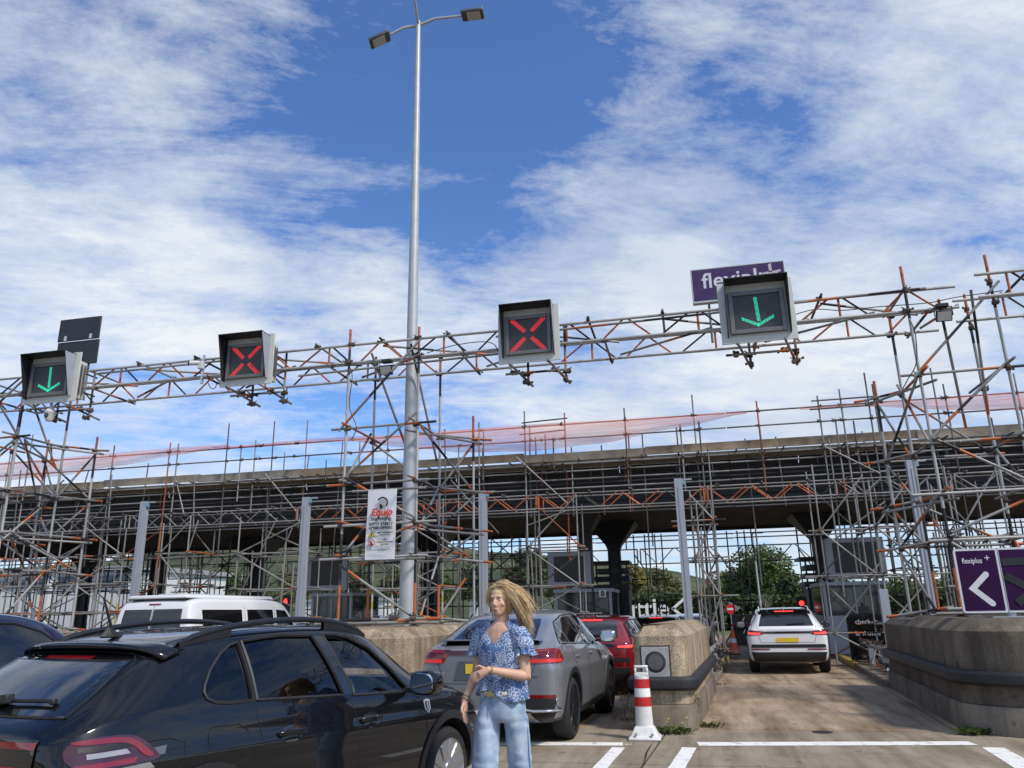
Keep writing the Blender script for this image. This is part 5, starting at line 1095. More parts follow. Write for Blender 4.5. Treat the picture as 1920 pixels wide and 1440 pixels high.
b = MB(); b.loft([q(.01, 1.915), q(.01, 1.931)]); b.build('pod_seal', M_trim, vc.th, local=True)
b = MB(); b.box(.5, 1.6, -.3, .3, 2.0, 2.03); b.build('roof_panel', mat('panel_grey', (.45, .46, .47), .4), pod, local=True, bevel=.01)
vc.wheels(.90, 3.60, .34, .22, .945, M_rim, 5, .05, .7)
# ================================================================ the woman walking between the cars
PB = V((-1.455, 5.99, 0))
per = empty('person', PB, 'woman with blowing blonde hair in blue flowered blouse and pale jeans, one arm bent', 'person')
M_skin = mat('skin', (.56, .33, .22), .5, var=.06, scale=14, col2=(.64, .40, .28)); M_hair = mat('blonde_hair', (.50, .34, .15), .4, var=.3, scale=30, col2=(.76, .58, .33))
def ell(b, c, r, fw=V((0, -1, 0)), n=14, mseg=9):      # ellipsoid: r = (side, front, up)
    c = V(c); fw = fw.normalized(); sd = fw.cross(V((0, 0, 1))).normalized(); rings = []
    for i in range(mseg+1):
        a = math.pi*(i+.02)/(mseg+.04); rr = math.sin(a); z = -math.cos(a)
        rings.append([c + sd*(r[0]*rr*math.cos(t)) + fw*(r[1]*rr*math.sin(t)) + V((0, 0, r[2]*z)) for t in [k*2*math.pi/n for k in range(n)]])
    b.loft(rings)
def limb(b, pts, rad, n=12):
    P_ = [V(p) for p in pts]; Q, Rr = [], []
    for i in range(len(P_)-1):
        for k in range(4): Q.append(P_[i].lerp(P_[i+1], k/4)); Rr.append(lerp(rad[i], rad[i+1], k/4))
    Q.append(P_[-1]); Rr.append(rad[-1]); b.tube(Q, Rr, n)
B = MB(); HF = V((-.27, -.963, 0)); HS = V((.963, -.27, 0)); HC = V((.012, -.03, 1.640))      # head facing; HS = her left
def hp_(s, f, u): return HC + HS*s + HF*f + V((0, 0, u))
ell(B, hp_(0, -.012, .035), (.074, .092, .088), HF, 18, 12); ell(B, hp_(0, .008, -.02), (.064, .080, .092), HF, 18, 12); ell(B, hp_(0, .045, -.075), (.036, .036, .034), HF)
ell(B, hp_(0, .074, .034), (.05, .016, .014), HF); limb(B, [hp_(0, .084, .022), hp_(0, .102, -.022)], [.009, .013]); ell(B, hp_(0, .098, -.028), (.017, .013, .009), HF)
ell(B, hp_(0, .079, -.058), (.024, .011, .0065), HF); ell(B, hp_(0, .077, -.070), (.021, .011, .0065), HF)
for s in (-1, 1): ell(B, hp_(s*.043, .055, -.022), (.022, .02, .018), HF); ell(B, hp_(s*.075, -.012, -.005), (.010, .019, .031), HF)
limb(B, [hp_(0, -.02, -.06), (.015, .0, 1.495), (.0, .01, 1.435)], [.052, .054, .085])
# torso, hips, legs
def ring_t(c, rx, ry, z, n=18, yaw=-.35): return [(c[0]+rx*math.cos(t)*math.cos(yaw)-ry*math.sin(t)*math.sin(yaw), c[1]+rx*math.cos(t)*math.sin(yaw)+ry*math.sin(t)*math.cos(yaw), z) for t in [k*2*math.pi/n for k in range(n)]]
B.loft([ring_t((.01, 0), rx, ry, z) for rx, ry, z in ((.14, .10, .82), (.165, .115, .92), (.15, .10, 1.02), (.135, .095, 1.10), (.145, .105, 1.20), (.155, .11, 1.28), (.165, .10, 1.38), (.15, .085, 1.44), (.08, .065, 1.48))])
for s, hx, kx, ax_, ky, ay in ((-1, -.085, -.105, -.115, -.08, .06), (1, .095, .115, .125, .05, .16)):
    limb(B, [(hx, 0, .88), (kx, ky, .49), (ax_, ay, .09)], [.085, .058, .038]); limb(B, [(ax_, ay+.02, .05), (ax_-.02, ay-.15, .03)], [.036, .028])
SHL, ELL, WRL = V((.165, -.075, 1.415)), V((.215, -.10, 1.105)), V((-.025, -.275, 1.165))
SHR, ELR, WRR = V((-.15, .065, 1.415)), V((-.215, .10, 1.125)), V((-.285, .0, .925))
for sh, el, wr in ((SHL, ELL, WRL), (SHR, ELR, WRR)):
    limb(B, [sh, sh.lerp(el, .5), el, el.lerp(wr, .35), wr], [.052, .046, .039, .036, .024])
def hand(wr, d, up_, thumb, curl):
    d = d.normalized(); nrm = d.cross(up_).normalized(); ac = nrm.cross(d).normalized()     # ac = across the palm, towards the thumb side
    limb(B, [wr-d*.01, wr+d*.03, wr+d*.075], [.023, .026, .024]); 
    for k in (-1.3, -.45, .45, 1.3): limb(B, [wr+d*.03+ac*k*.010, wr+d*.082+ac*k*.017], [.013, .012], 8)
    for k, ln_ in zip((-1.45, -.48, .48, 1.45), (.058, .073, .080, .072)):
        p0 = wr+d*.080+ac*k*.0175; d1 = (d+nrm*curl*.5+ac*k*.05).normalized(); d2 = (d+nrm*curl*1.1+ac*k*.03).normalized(); d3 = (d+nrm*curl*1.8).normalized()
        p1 = p0+d1*ln_*.45; p2 = p1+d2*ln_*.33; p3 = p2+d3*ln_*.25; limb(B, [p0, p1, p2, p3], [.0092, .0085, .0078, .0065], 8)
    t0 = wr+d*.025+ac*.024; t1 = t0+(d*.6+ac*.75+nrm*curl*.4).normalized()*.042; t2 = t1+(d+ac*.25+nrm*curl*.5).normalized()*.034; limb(B, [wr+d*.015+ac*.012, t0, t1, t2], [.014, .0125, .0105, .008], 8)
hand(WRL, V((-.80, -.10, -.42)), V((-.3, .1, .9)), 1, .35)
hand(WRR, V((.03, -.10, -1)), V((-.2, -1, 0)), 1, -.30)
body = B.build('body', M_skin, per, local=True)
rm = body.modifiers.new('remesh', 'REMESH'); rm.mode = 'VOXEL'; rm.voxel_size = .0055; sm = body.modifiers.new('smooth', 'SMOOTH'); sm.factor = .5; sm.iterations = 3
dg = bpy.context.evaluated_depsgraph_get(); me = bpy.data.meshes.new_from_object(body.evaluated_get(dg)); body.modifiers.clear(); body.data = me; me.polygons.foreach_set('use_smooth', [True]*len(me.polygons))
# eyes, brows, lips
M_eye = mat('eye_white', (.75, .73, .70), .2, var=0); M_iris = mat('iris', (.05, .08, .10), .1, var=0); M_lip = mat('lips', (.42, .12, .11), .4, var=.05)
for s in (-1, 1):
    b = MB(); ell(b, hp_(s*.031, .072, .012), (.013, .008, .0065), HF, 10, 6); ey = b.build('eye', M_eye, per, local=True, smooth='all')
    b = MB(); ell(b, hp_(s*.031, .0785, .012), (.0055, .003, .0055), HF, 10, 6); b.build('iris', M_iris, ey, local=True, smooth='all')
    b = MB(); b.tube([hp_(s*.016, .089, .030), hp_(s*.033, .086, .036), hp_(s*.048, .074, .030)], [.003, .0036, .002], 6); b.build('eyebrow', M_hair, per, local=True)
b = MB(); ell(b, hp_(0, .084, -.0595), (.020, .008, .0045), HF, 10, 6); ell(b, hp_(0, .082, -.0685), (.018, .008, .005), HF, 10, 6); b.build('lips', M_lip, per, local=True, smooth='all')
# blouse with flower line drawing
def blouse_mat():
    m = bpy.data.materials.new('blouse_flowers'); m.use_nodes = True; t = m.node_tree; n = t.nodes; lk = t.links.new; b = n['Principled BSDF']; b.inputs['Roughness'].default_value = .85
    tcn = n.new('ShaderNodeTexCoord'); mp = n.new('ShaderNodeVectorMath'); mp.operation = 'MULTIPLY'; mp.inputs[1].default_value = (1, .25, 1); lk(tcn.outputs['Object'], mp.inputs[0])
    nzz = n.new('ShaderNodeTexNoise'); nzz.inputs['Scale'].default_value = 14; nzz.inputs['Detail'].default_value = 2; lk(mp.outputs[0], nzz.inputs['Vector'])
    wob = n.new('ShaderNodeVectorMath'); wob.operation = 'SCALE'; wob.inputs['Scale'].default_value = .035; lk(nzz.outputs['Color'], wob.inputs[0]); add = n.new('ShaderNodeVectorMath'); add.operation = 'ADD'; lk(mp.outputs[0], add.inputs[0]); lk(wob.outputs[0], add.inputs[1])
    def M2(op, a, c=None, d=None):
        q = n.new('ShaderNodeMath'); q.operation = op
        for i, v in enumerate((a, c, d)):
            if v is None: continue
            if isinstance(v, (int, float)): q.inputs[i].default_value = v
            else: lk(v, q.inputs[i])
        return q.outputs[0]
    line = None
    for sc_, off in ((8.2, (0, 0, 0)), (8.2, (.37, .2, .61))):
        a2 = n.new('ShaderNodeVectorMath'); a2.operation = 'ADD'; a2.inputs[1].default_value = off; lk(add.outputs[0], a2.inputs[0])
        vo = n.new('ShaderNodeTexVoronoi'); vo.inputs['Scale'].default_value = sc_; vo.inputs['Randomness'].default_value = .75; lk(a2.outputs[0], vo.inputs['Vector'])
        df = n.new('ShaderNodeVectorMath'); df.operation = 'SUBTRACT'; lk(a2.outputs[0], df.inputs[0]); lk(vo.outputs['Position'], df.inputs[1])
        sp2 = n.new('ShaderNodeSeparateXYZ'); lk(df.outputs[0], sp2.inputs[0])
        th_ = M2('ARCTAN2', sp2.outputs[2], sp2.outputs[0]); rr = M2('POWER', M2('ADD', M2('MULTIPLY', sp2.outputs[0], sp2.outputs[0]), M2('MULTIPLY', sp2.outputs[2], sp2.outputs[2])), .5)
        for R0, ph in ((.056, 0), (.036, .6), (.016, .3)):
            pet = M2('MULTIPLY', M2('ADD', .5, M2('MULTIPLY', M2('ABSOLUTE', M2('COSINE', M2('MULTIPLY', M2('ADD', th_, ph), 2.5))), .55)), R0)
            l = M2('LESS_THAN', M2('ABSOLUTE', M2('SUBTRACT', rr, pet)), .0016); line = l if line is None else M2('MAXIMUM', line, l)
        vein = M2('MULTIPLY', M2('LESS_THAN', M2('ABSOLUTE', M2('SINE', M2('MULTIPLY', th_, 2.5))), .09), M2('LESS_THAN', M2('ABSOLUTE', M2('SUBTRACT', rr, .026)), .016)); line = M2('MAXIMUM', line, vein)
    nb = n.new('ShaderNodeTexNoise'); nb.inputs['Scale'].default_value = 22; lk(tcn.outputs['Object'], nb.inputs['Vector']); rp = n.new('ShaderNodeValToRGB'); lk(nb.outputs[0], rp.inputs[0]); rp.color_ramp.elements[0].color = (.052, .105, .24, 1); rp.color_ramp.elements[0].position = .3; rp.color_ramp.elements[1].color = (.09, .165, .34, 1); rp.color_ramp.elements[1].position = .7
    mx_ = n.new('ShaderNodeMix'); mx_.data_type = 'RGBA'; lk(line, mx_.inputs[0]); lk(rp.outputs[0], mx_.inputs['A']); mx_.inputs['B'].default_value = (.62, .66, .74, 1); lk(mx_.outputs['Result'], b.inputs['Base Color']); return m
M_bl = blouse_mat(); rp_ = random.Random(5)
YAWP = -.35; nA = 64
def shirt_pt(a, rx, ry, z, cx_=.012, cy=0.0):
    return V((cx_+rx*math.cos(a)*math.cos(YAWP)-ry*math.sin(a)*math.sin(YAWP), cy+rx*math.cos(a)*math.sin(YAWP)+ry*math.sin(a)*math.cos(YAWP), z))
sec = [(.955, .205, .155), (.975, .203, .150), (1.02, .192, .14), (1.08, .185, .135), (1.15, .186, .14), (1.22, .192, .147), (1.28, .197, .142), (1.33, .200, .125), (1.37, .197, .108), (1.405, .170, .098), (1.435, .120, .085), (1.452, .088, .078)]
rings = []
for i, (z, rx, ry) in enumerate(sec):
    z = z+max(0, z-1.2)*.17
    g_ = max(0, (z-1.26)/(1.495-1.26)); rg = []
    for k in range(nA):
        a = k*2*math.pi/nA; fa = abs((a-1.5*math.pi+math.pi) % (2*math.pi)-math.pi)       # angle from the front
        v_ = max(0, 1-fa/1.0)**1.1; zz = z-.165*v_*g_**1.4; low = max(0, 1-i/4)
        fold = (.010*math.sin(a*9+z*8)+.006*math.sin(a*17-z*21))*(.35+low)+.004*math.sin(a*5+z*40)
        if i < 3 and fa < 1.15: zz += .035*(1-fa/1.15)*low; fold -= .008*low
        zz += (.02*math.sin(a*3+1) - .025*math.cos(a))*max(0, 1-i/3)
        p = shirt_pt(a, rx+fold, ry+fold+(.012*v_*g_), zz); rg.append(p)
    rings.append(rg)
b = MB(); b.loft(rings, cap=False); bl = b.build('blouse', M_bl, per, local=True, smooth='all', subsurf=1)
sd_ = bl.modifiers.new('solid', 'SOLIDIFY'); sd_.thickness = .004; sd_.offset = 1
for sh, el, s in ((SHL, ELL, 1), (SHR, ELR, -1)):
    d = (el-sh).normalized(); u_ = d.cross(V((0, 1, 0))).normalized(); w_ = d.cross(u_); rs = []
    for f, r_, ruf in ((-.02, .058, 0), (.03, .078, 0), (.08, .082, .002), (.125, .080, .005), (.150, .066, .008), (.165, .074, .014), (.185, .088, .020)):
        rs.append([sh+V((-s*.012, 0, .012))+d*(f+.012*math.sin(3*t)*(f > .12))+V((s*.025*min(1, max(0, f)/.1), 0, 0))+(u_*math.cos(t)+w_*math.sin(t))*(r_+ruf*math.sin(t*9+f*40)) for t in [k*2*math.pi/40 for k in range(40)]])
    b = MB(); b.loft(rs, cap=False); sl = b.build('sleeve', M_bl, bl, local=True, smooth='all', subsurf=1); q = sl.modifiers.new('solid', 'SOLIDIFY'); q.thickness = .003
b = MB(); rs = []
for z, rx, ry in ((1.28, .12, .124), (1.335, .115, .118)): rs.append([shirt_pt(1.5*math.pi+t*.55, rx, ry, z-.05*(1-abs(t))) for t in [k/8-1 for k in range(17)]])
b.loft(rs, cap=False, closed=False); b.build('undershirt', mat('white_cotton', (.75, .75, .76), .9, var=.05), per, local=True, smooth='all')
# jeans
def denim():
    m = mat('denim', (.23, .34, .47), .9, var=.2, scale=9, col2=(.46, .56, .65), bump=.25, bscale=400); return m
M_den = denim(); b = MB(); rs = []
for z, rx, ry in ((1.005, .172, .128), (.97, .178, .134), (.92, .184, .138), (.87, .188, .138), (.82, .180, .13), (.79, .17, .11)): rs.append([shirt_pt(t, rx+.004*math.sin(t*6+z*30), ry+.004*math.sin(t*5), z, .008) for t in [k*2*math.pi/40 for k in range(40)]])
b.loft(rs)
LEGS = ((-1, ((-0.082, -0.005, 0.900, 0.076, 0.108), (-0.096, -0.010, 0.820, 0.093, 0.117), (-0.101, -0.030, 0.740, 0.094, 0.106), (-0.103, -0.055, 0.630, 0.091, 0.097), (-0.106, -0.075, 0.500, 0.091, 0.095), (-0.111, -0.040, 0.320, 0.098, 0.101), (-0.120, 0.040, 0.060, 0.105, 0.110))), (1, ((0.091, -0.005, 0.900, 0.076, 0.108), (0.106, -0.005, 0.820, 0.093, 0.117), (0.113, 0.005, 0.740, 0.091, 0.104), (0.118, 0.025, 0.630, 0.086, 0.095), (0.121, 0.050, 0.500, 0.085, 0.094), (0.125, 0.090, 0.320, 0.093, 0.101), (0.131, 0.150, 0.060, 0.100, 0.110))))
for s, pts in LEGS:
    rs = []
    for i in range(len(pts)-1):
        for k in range(5 if i < len(pts)-2 else 6):
            f = k/5; q = [lerp(pts[i][j], pts[i+1][j], f) for j in range(5)]; z = q[2]
            wr_ = .006*math.sin(z*75+s)*math.exp(-((z-.80)/.08)**2)+.006*math.sin(z*80)*math.exp(-((z-.5)/.1)**2)
            rs.append([(q[0]+(q[3]+wr_*math.sin(t*2+z*20)+.004*math.sin(t*4+z*12))*math.cos(t), q[1]+(q[4]+wr_+.005*math.sin(t*3+z*9))*math.sin(t), z) for t in [j*2*math.pi/28 for j in range(28)]])
    b.loft(rs)
je = b.build('jeans', M_den, per, local=True)
rm = je.modifiers.new('remesh', 'REMESH'); rm.mode = 'VOXEL'; rm.voxel_size = .009; sm = je.modifiers.new('smooth', 'SMOOTH'); sm.factor = .5; sm.iterations = 6
dg = bpy.context.evaluated_depsgraph_get(); me = bpy.data.meshes.new_from_object(je.evaluated_get(dg)); je.modifiers.clear(); je.data = me; me.polygons.foreach_set('use_smooth', [True]*len(me.polygons))
for s, pts in LEGS: b = MB(); b.tube([(p[0]+s*p[3]*.97, p[1]-.035, p[2]) for p in pts[1:]], .004, 5); b.build('side_seam', mat('denim_seam', (.16, .26, .42), .9), je, local=True)
for s in (-1, 1):
    b = MB(); b.tube([shirt_pt(1.5*math.pi+s*(.35+.10*k), .186+.006*k/2, .142, .975-.07*(k/5)**.6) for k in range(6)], .003, 5); b.build('pocket_edge', MATS['denim_seam'], je, local=True)
b = MB(); b.tube([shirt_pt(1.5*math.pi-.05, .19, .140, .995), shirt_pt(1.5*math.pi-.06, .2, .150, .91), shirt_pt(1.5*math.pi, .2, .150, .86)], .004, 5); b.build('fly_seam', MATS['denim_seam'], je, local=True)
M_belt = mat('belt_cream', (.58, .52, .41), .6, var=.1, scale=20); b = MB(); b.loft([[shirt_pt(t, .180, .137, z) for t in [k*2*math.pi/40 for k in range(40)]] for z in (.972, 1.003)], cap=False); bt = b.build('belt', M_belt, per, local=True, smooth='all'); q = bt.modifiers.new('solid', 'SOLIDIFY'); q.thickness = .006; q.offset = 1
bc = shirt_pt(1.5*math.pi-.1, .185, .146, .988); b = MB(); b.box(bc.x-.024, bc.x+.024, bc.y-.006, bc.y+.002, bc.z-.02, bc.z+.02); b.build('buckle', mat('brass', (.5, .38, .18), .35, .8, var=.05), bt, local=True, bevel=.004)
for f in (-.55, .3, .75): p = shirt_pt(1.5*math.pi+f, .187, .145, .988); b = MB(); b.box(p.x-.006, p.x+.006, p.y-.006, p.y+.006, .962, 1.012); b.build('belt_loop', M_den, je, local=True)
# bracelets, shoes
for wr, d, n_ in ((WRL, (WRL-ELL).normalized(), 2), (WRR, (WRR-ELR).normalized(), 3)):
    for k in range(n_):
        c = wr-d*(.012+.012*k); u_ = d.cross(V((.3, .5, .8))).normalized(); w_ = d.cross(u_); b = MB(); b.tube([c+(u_*math.cos(t)+w_*math.sin(t))*.029 for t in [j*2*math.pi/18 for j in range(19)]], .0038, 6); b.build('bracelet', mat('bracelet_%d' % k, ((.45, .33, .16), (.5, .42, .35), (.25, .14, .08))[k], .4, .5 if k < 1 else 0, var=.1), per, local=True, smooth='all')
for ax_, ay in ((-.115, .06), (.125, .16)): b = MB(); ell(b, (ax_-.01, ay-.07, .035), (.045, .14, .04), V((-.1, -1, 0))); b.build('shoe', mat('shoe_white', (.6, .6, .58), .6), per, local=True, smooth='all')
# hair: scalp cap and wind-blown locks streaming to her left
hr = MB(); ell(hr, hp_(0, -.018, .048), (.083, .096, .088), HF, 20, 12); ell(hr, hp_(0, -.05, -.01), (.080, .06, .10), HF, 20, 12); cap_ = hr.build('hair', M_hair, per, local=True, smooth='all')
HB_ = MB(); rh = random.Random(12); HO = hp_(0, -.02, .035)
for gi in range(70):                                   # guide locks, each a bundle of fine strands
    th_ = rh.uniform(-2.7, 2.7); el_ = rh.uniform(-.5, 1.4); n_ = HS*math.sin(th_)*math.cos(el_) - HF*math.cos(th_)*math.cos(el_) + V((0, 0, math.sin(el_))); fr_ = n_.dot(HF); sd_ = n_.dot(HS)
    if gi >= 46: fr_ = rh.uniform(-.3, .72); sd_ = rh.uniform(-.22, .12); n_ = (HS*sd_ + HF*fr_ + V((0, 0, math.sqrt(max(.05, 1-fr_*fr_-sd_*sd_))))).normalized()
    elif fr_ > .30 and n_.z < .55: continue
    root = HO + HS*(sd_*.080) + HF*(fr_*.094) + V((0, 0, n_.z*.093)); L_ = rh.uniform(.30, .42); side = 1 if sd_ > (-.35 if gi < 46 else -.05) else -1; gust = rh.uniform(.12, .48) if side > 0 else rh.uniform(.1, .3); L_ *= 1 if side > 0 else .55
    t_ = (HS*side*.55 - HF*.75 + V((0, 0, -.25))) if gi < 46 else (HS*side - HF*.25); v = (t_-n_*t_.dot(n_)).normalized(); p = root.copy(); gp = [p.copy()]; ph = rh.uniform(0, 6)
    for k in range(12):
        f = k/11; v = (v + V((.34*gust*(.4+f)+.05*math.sin(ph+f*7), .06*math.cos(ph+f*6), -.30+.10*math.sin(ph+f*5)))*.75).normalized(); q = p+v*L_/12; dd = q-HO
        if dd.length < .100: q = HO+dd.normalized()*.100
        p = q; gp.append(p.copy())
    for j in range(34):
        o = V((rh.gauss(0, 1), rh.gauss(0, 1), rh.gauss(0, 1)))*.0105; e_ = rh.uniform(.75, 1.0); fl = V((rh.gauss(0, 1), rh.gauss(0, .6), rh.gauss(0, 1)))*.012; r0 = rh.uniform(.0010, .0021); pts = [gp[k]+o*(1-.25*k/12)+fl*(k/12)**2 for k in range(max(4, int(13*e_)))]
        HB_.tube(pts, [r0*(1-.8*(k/(len(pts)-1))**2)+.0003 for k in range(len(pts))], 4)
tag(HB_.build('hair_locks', M_hair, cap_, local=True, smooth='all'), kind='stuff')
# ================================================================ booths, signs, traffic lights, banner, small things
M_booth = mat('booth_grey', (.36, .38, .42), .5, var=.06, scale=2); M_bglass = mat('booth_glass', (.035, .045, .045), .08, var=.15, scale=1.5, coat=.5); M_bscr = mat('booth_screen', (.035, .035, .034), .4, var=.1, scale=2)
def booth(x0, x1, Y, yt, ys0, ys1, sx0, sx1, label, depth=2.6, ybase=.12):
    zt = P((x0+x1)/2, yt, Y).z; a, c = P(x0, yt, Y).x, P(x1, yt, Y).x; th = empty('check_in_booth', ((a+c)/2, Y, ybase), label, 'booth', 'check-in booths'); zm = zt-.12; zw = zt-1.05
    b = MB(); b.box(a, c, Y, Y+depth, ybase, zw); b.build('lower_wall', M_booth, th, bevel=.01)
    b = MB(); b.box(a-.05, c+.05, Y-.08, Y+depth, zm, zt); b.build('roof', M_booth, th, bevel=.01)
    for xx in (a, c-.09, (a+c)/2-.03): b = MB(); b.box(xx, xx+.09 if xx != (a+c)/2-.03 else xx+.05, Y, Y+.09, zw, zm); b.build('mullion', M_booth, th)
    for xx in (a, c-.09): b = MB(); b.box(xx, xx+.09, Y+depth-.1, Y+depth, zw, zm); b.build('mullion', M_booth, th)
    m2 = (a+c)/2
    for p0, p1 in ((a+.09, m2-.03), (m2+.02, c-.09)): b = MB(); b.box(p0, p1, Y+.03, Y+.045, zw, zm); b.build('window', M_bglass, th)
    for xx in (a+.02, c-.04): b = MB(); b.box(xx, xx+.02, Y+.09, Y+depth-.1, zw, zm); b.build('side_window', M_bglass, th)
    b = MB(); b.box(a+.1, c-.1, Y+depth-.06, Y+depth-.02, zw, zm); b.build('back_panel', M_inter, th)
    if ys0:
        z0, z1 = P(sx0, ys1, Y-.1).z, P(sx0, ys0, Y-.1).z; a2, c2 = P(sx0, ys0, Y-.1).x, P(sx1, ys0, Y-.1).x
        b = MB(); b.box(a2, c2, Y-.1, Y+.15, z0, z1); s_ = b.build('display_case', M_booth, th, bevel=.02); b = MB(); b.box(a2+.22, c2-.22, Y-.112, Y-.101, z0+.2, z1-.15); b.build('display_screen', M_bscr, s_)
        for xx in (a2+.3, c2-.4): b = MB(); b.box(xx, xx+.1, Y+.0, Y+.1, zt, z0+.02); b.build('display_leg', M_booth, th)
    return th
booth(1541, 1660, 27.5, 1090, 1010, 1087, 1545, 1655, 'grey check-in booth with a big dark display above it at the right')
bt8 = booth(1040, 1146, 27.5, 1104, 1036, 1103, 1026, 1108, 'grey check-in booth with number eight on its corner')
p = P(1130, 1113, 27.45); b = MB(); b.box(p.x-.12, p.x+.12, 27.40, 27.41, p.z-.12, p.z+.12); b.build('number_panel', mat('sign_white', (.75, .75, .74), .5, var=.03), bt8); text('8', (p.x, 27.398, p.z-.01), (1, 0, 0), (0, 0, 1), .25, mat('sign_black', (.01, .01, .011), .5, var=0), 'number', bt8, bold=.01)
booth(585, 660, 27.5, 1112, 1045, 1109, 575, 651, 'check-in booth with a dark display behind the second lane')
# machine stacks behind the booths
for px0, px1, py, lab in ((1116, 1176, 1058, 'dark equipment stand behind booth eight'), (1508, 1546, 1050, 'dark equipment stand beside the right booth')):
    a, c, zt = P(px0, py, 31).x, P(px1, py, 31).x, P(px0, py, 31).z; th = empty('equipment_stand', ((a+c)/2, 31, .12), lab, 'equipment stand')
    b = MB(); b.box(a, c, 31, 32.2, .12, zt-1.0); b.build('cabinet', mat('cab_dark', (.045, .045, .042), .6), th, bevel=.02)
    for k in range(3): b = MB(); b.box(a-.1+.05*k, c+.05, 30.9, 32.3, zt-.95+.3*k, zt-.78+.3*k); b.build('shelf', mat('cab_mid', (.07, .068, .06), .6) if k != 1 else M_dksheet, th)
    for xx in (a, c-.06): b = MB(); b.box(xx, xx+.06, 31.02, 31.1, zt-1.0, zt); b.build('frame_post', M_steel, th)
    b = MB(); b.box(a-.2, c+.1, 30.8, 32.3, zt, zt+.1); b.build('top', M_steel, th)
# check-in board in front of the right booth
p = P(1627, 1195, 23.4); th = empty('check_in_board', (p.x, 23.4, .12), 'black board with check-in lettering before the right booth', 'sign'); b = MB(); b.box(p.x-.48, p.x+.48, 23.4, 23.46, .18, p.z+.62); b.build('board', M_gloss, th, bevel=.01)
M_swhite = mat('letter_white', (.68, .68, .68), .5, var=.03)
text('check-in', (p.x+.02, 23.394, p.z+.40), (1, 0, 0), (0, 0, 1), .17, M_swhite, 'lettering', th); text('le shuttle', (p.x+.02, 23.394, p.z+.10), (1, 0, 0), (0, 0, 1), .17, M_swhite, 'lettering', th)
for dx in (-.35, .35): b = MB(); b.box(p.x+dx-.03, p.x+dx+.03, 23.41, 23.45, .12, .19); b.build('foot', M_trim, th)
b = MB(); b.box(p.x-.14, p.x+.14, 23.38, 23.45, p.z+.622, p.z+.8); b.lathe([(.05, 0), (.05, .1)], (p.x, 23.42, p.z+.8), 8); b.build('beacon', M_trim, th)
# traffic lights showing red
M_rlit = mat('signal_red_lit', (1, .03, .02), .3, var=0, emit=(1, .04, .03), estr=2.2)
def traffic_light(px, py, Y, label):
    p = P(px, py, Y); th = empty('traffic_light', (p.x, Y, .12), label, 'traffic light', 'lane traffic lights'); b = MB(); b.tube([(p.x, Y+.1, .12), (p.x, Y+.1, p.z-.3)], .045, 8); b.build('pole', M_trim, th)
    b = MB(); b.box(p.x-.17, p.x+.17, Y, Y+.18, p.z-.55, p.z+.2); b.build('housing', M_trim, th, bevel=.03)
    for k, m in enumerate((M_rlit, M_gloss)):
        c = (p.x, Y, p.z-.36*k); b = MB(); b.lathe([(0, -.02), (.06, -.018), (.085, -.004)], c, 16, 'y'); b.build('lens', m, th, smooth=True)
        b = MB(); rs = [[(c[0]+r_*math.cos(t), Y-d, c[2]+r_*math.sin(t)) for t in [math.pi*(-.1+1.2*j/12) for j in range(13)]] for r_, d in ((.125, 0), (.125, .13), (.118, .13), (.118, 0))]; b.loft(rs, cap=False, closed=False); b.build('visor', M_trim, th)
    return th
traffic_light(536, 1127, 24.5, 'red traffic light beyond the white van'); traffic_light(1503, 1131, 29.0, 'red traffic light above the white crossover car'); traffic_light(536+1, 1172, 25.8, 'low dark traffic light behind the white van') if 0 else None
# banner on the middle tower
th = empty('scaffold_banner', P(712, 1048, 13.82), 'white hanging banner with scaffolding company lettering beside the lamp post', 'banner'); YBn = 13.80
bl_, br_, zt_, zb_ = P(688, 990, YBn).x, P(743, 990, YBn).x, P(712, 918, YBn).z, P(712, 1049, YBn).z
b = MB(); n = 14; vs = []
for i in range(n+1):
    for j in range(n+1): u = i/n; v = j/n; vs.append((lerp(bl_, br_, u)-.02*v, YBn+.012*math.sin(v*6+u*3)-.02*math.sin(u*3.1)*(1-v)*.6, lerp(zt_, zb_, v)))
b.add(vs, [(i*(n+1)+j, (i+1)*(n+1)+j, (i+1)*(n+1)+j+1, i*(n+1)+j+1) for i in range(n) for j in range(n)]); b.build('banner_sheet', mat('banner_vinyl', (.68, .69, .71), .5, var=.04, scale=3), th, smooth='all')
bw = br_-bl_; bh_ = zt_-zb_; bcx = (bl_+br_)/2; yb_ = YBn-.045; M_ink = mat('ink_black', (.012, .012, .013), .6, var=0); M_inkr = mat('ink_red', (.55, .035, .02), .6, var=0); M_inky = mat('ink_yellow', (.75, .55, .02), .6, var=0)
def btext(s_, v, h_, m, sx=1, x=0, bold=0, shear=0, u=None): return text(s_, (bcx+x, yb_, zt_-v*bh_), (1, 0, 0), (0, 0, 1), h_, m, 'lettering', th, extrude=.0015, bold=bold, shear=shear, scalex=sx)
btext('Equip', .335, .185, M_inkr, 1.05, bold=.005, shear=.3); btext('Scaffolding', .428, .095, M_ink, 1.02, bold=.002); btext('07715 658617', .505, .082, M_ink, 1.0, bold=.002); btext('07988 059002', .56, .082, M_ink, 1.0, bold=.002)
for s_, v in (('MEN WORKING', .628), ('OVERHEAD', .66)): btext(s_, v, .043, M_ink, 1, x=.09, bold=.001)
for s_, v in (('NO', .725), ('UNAUTHORISED', .76), ('ACCESS', .795)): btext(s_, v, .042, M_ink, 1, x=.09, bold=.001)
btext('www.equipscaffolding.co.uk', .865, .036, M_ink, .95)
def flat(poly, m, nm, dy=0.0): b = MB(); b.loft([[(x, yb_+dy, z) for x, z in poly], [(x, yb_+dy-.002, z) for x, z in poly]]); return b.build(nm, m, th)
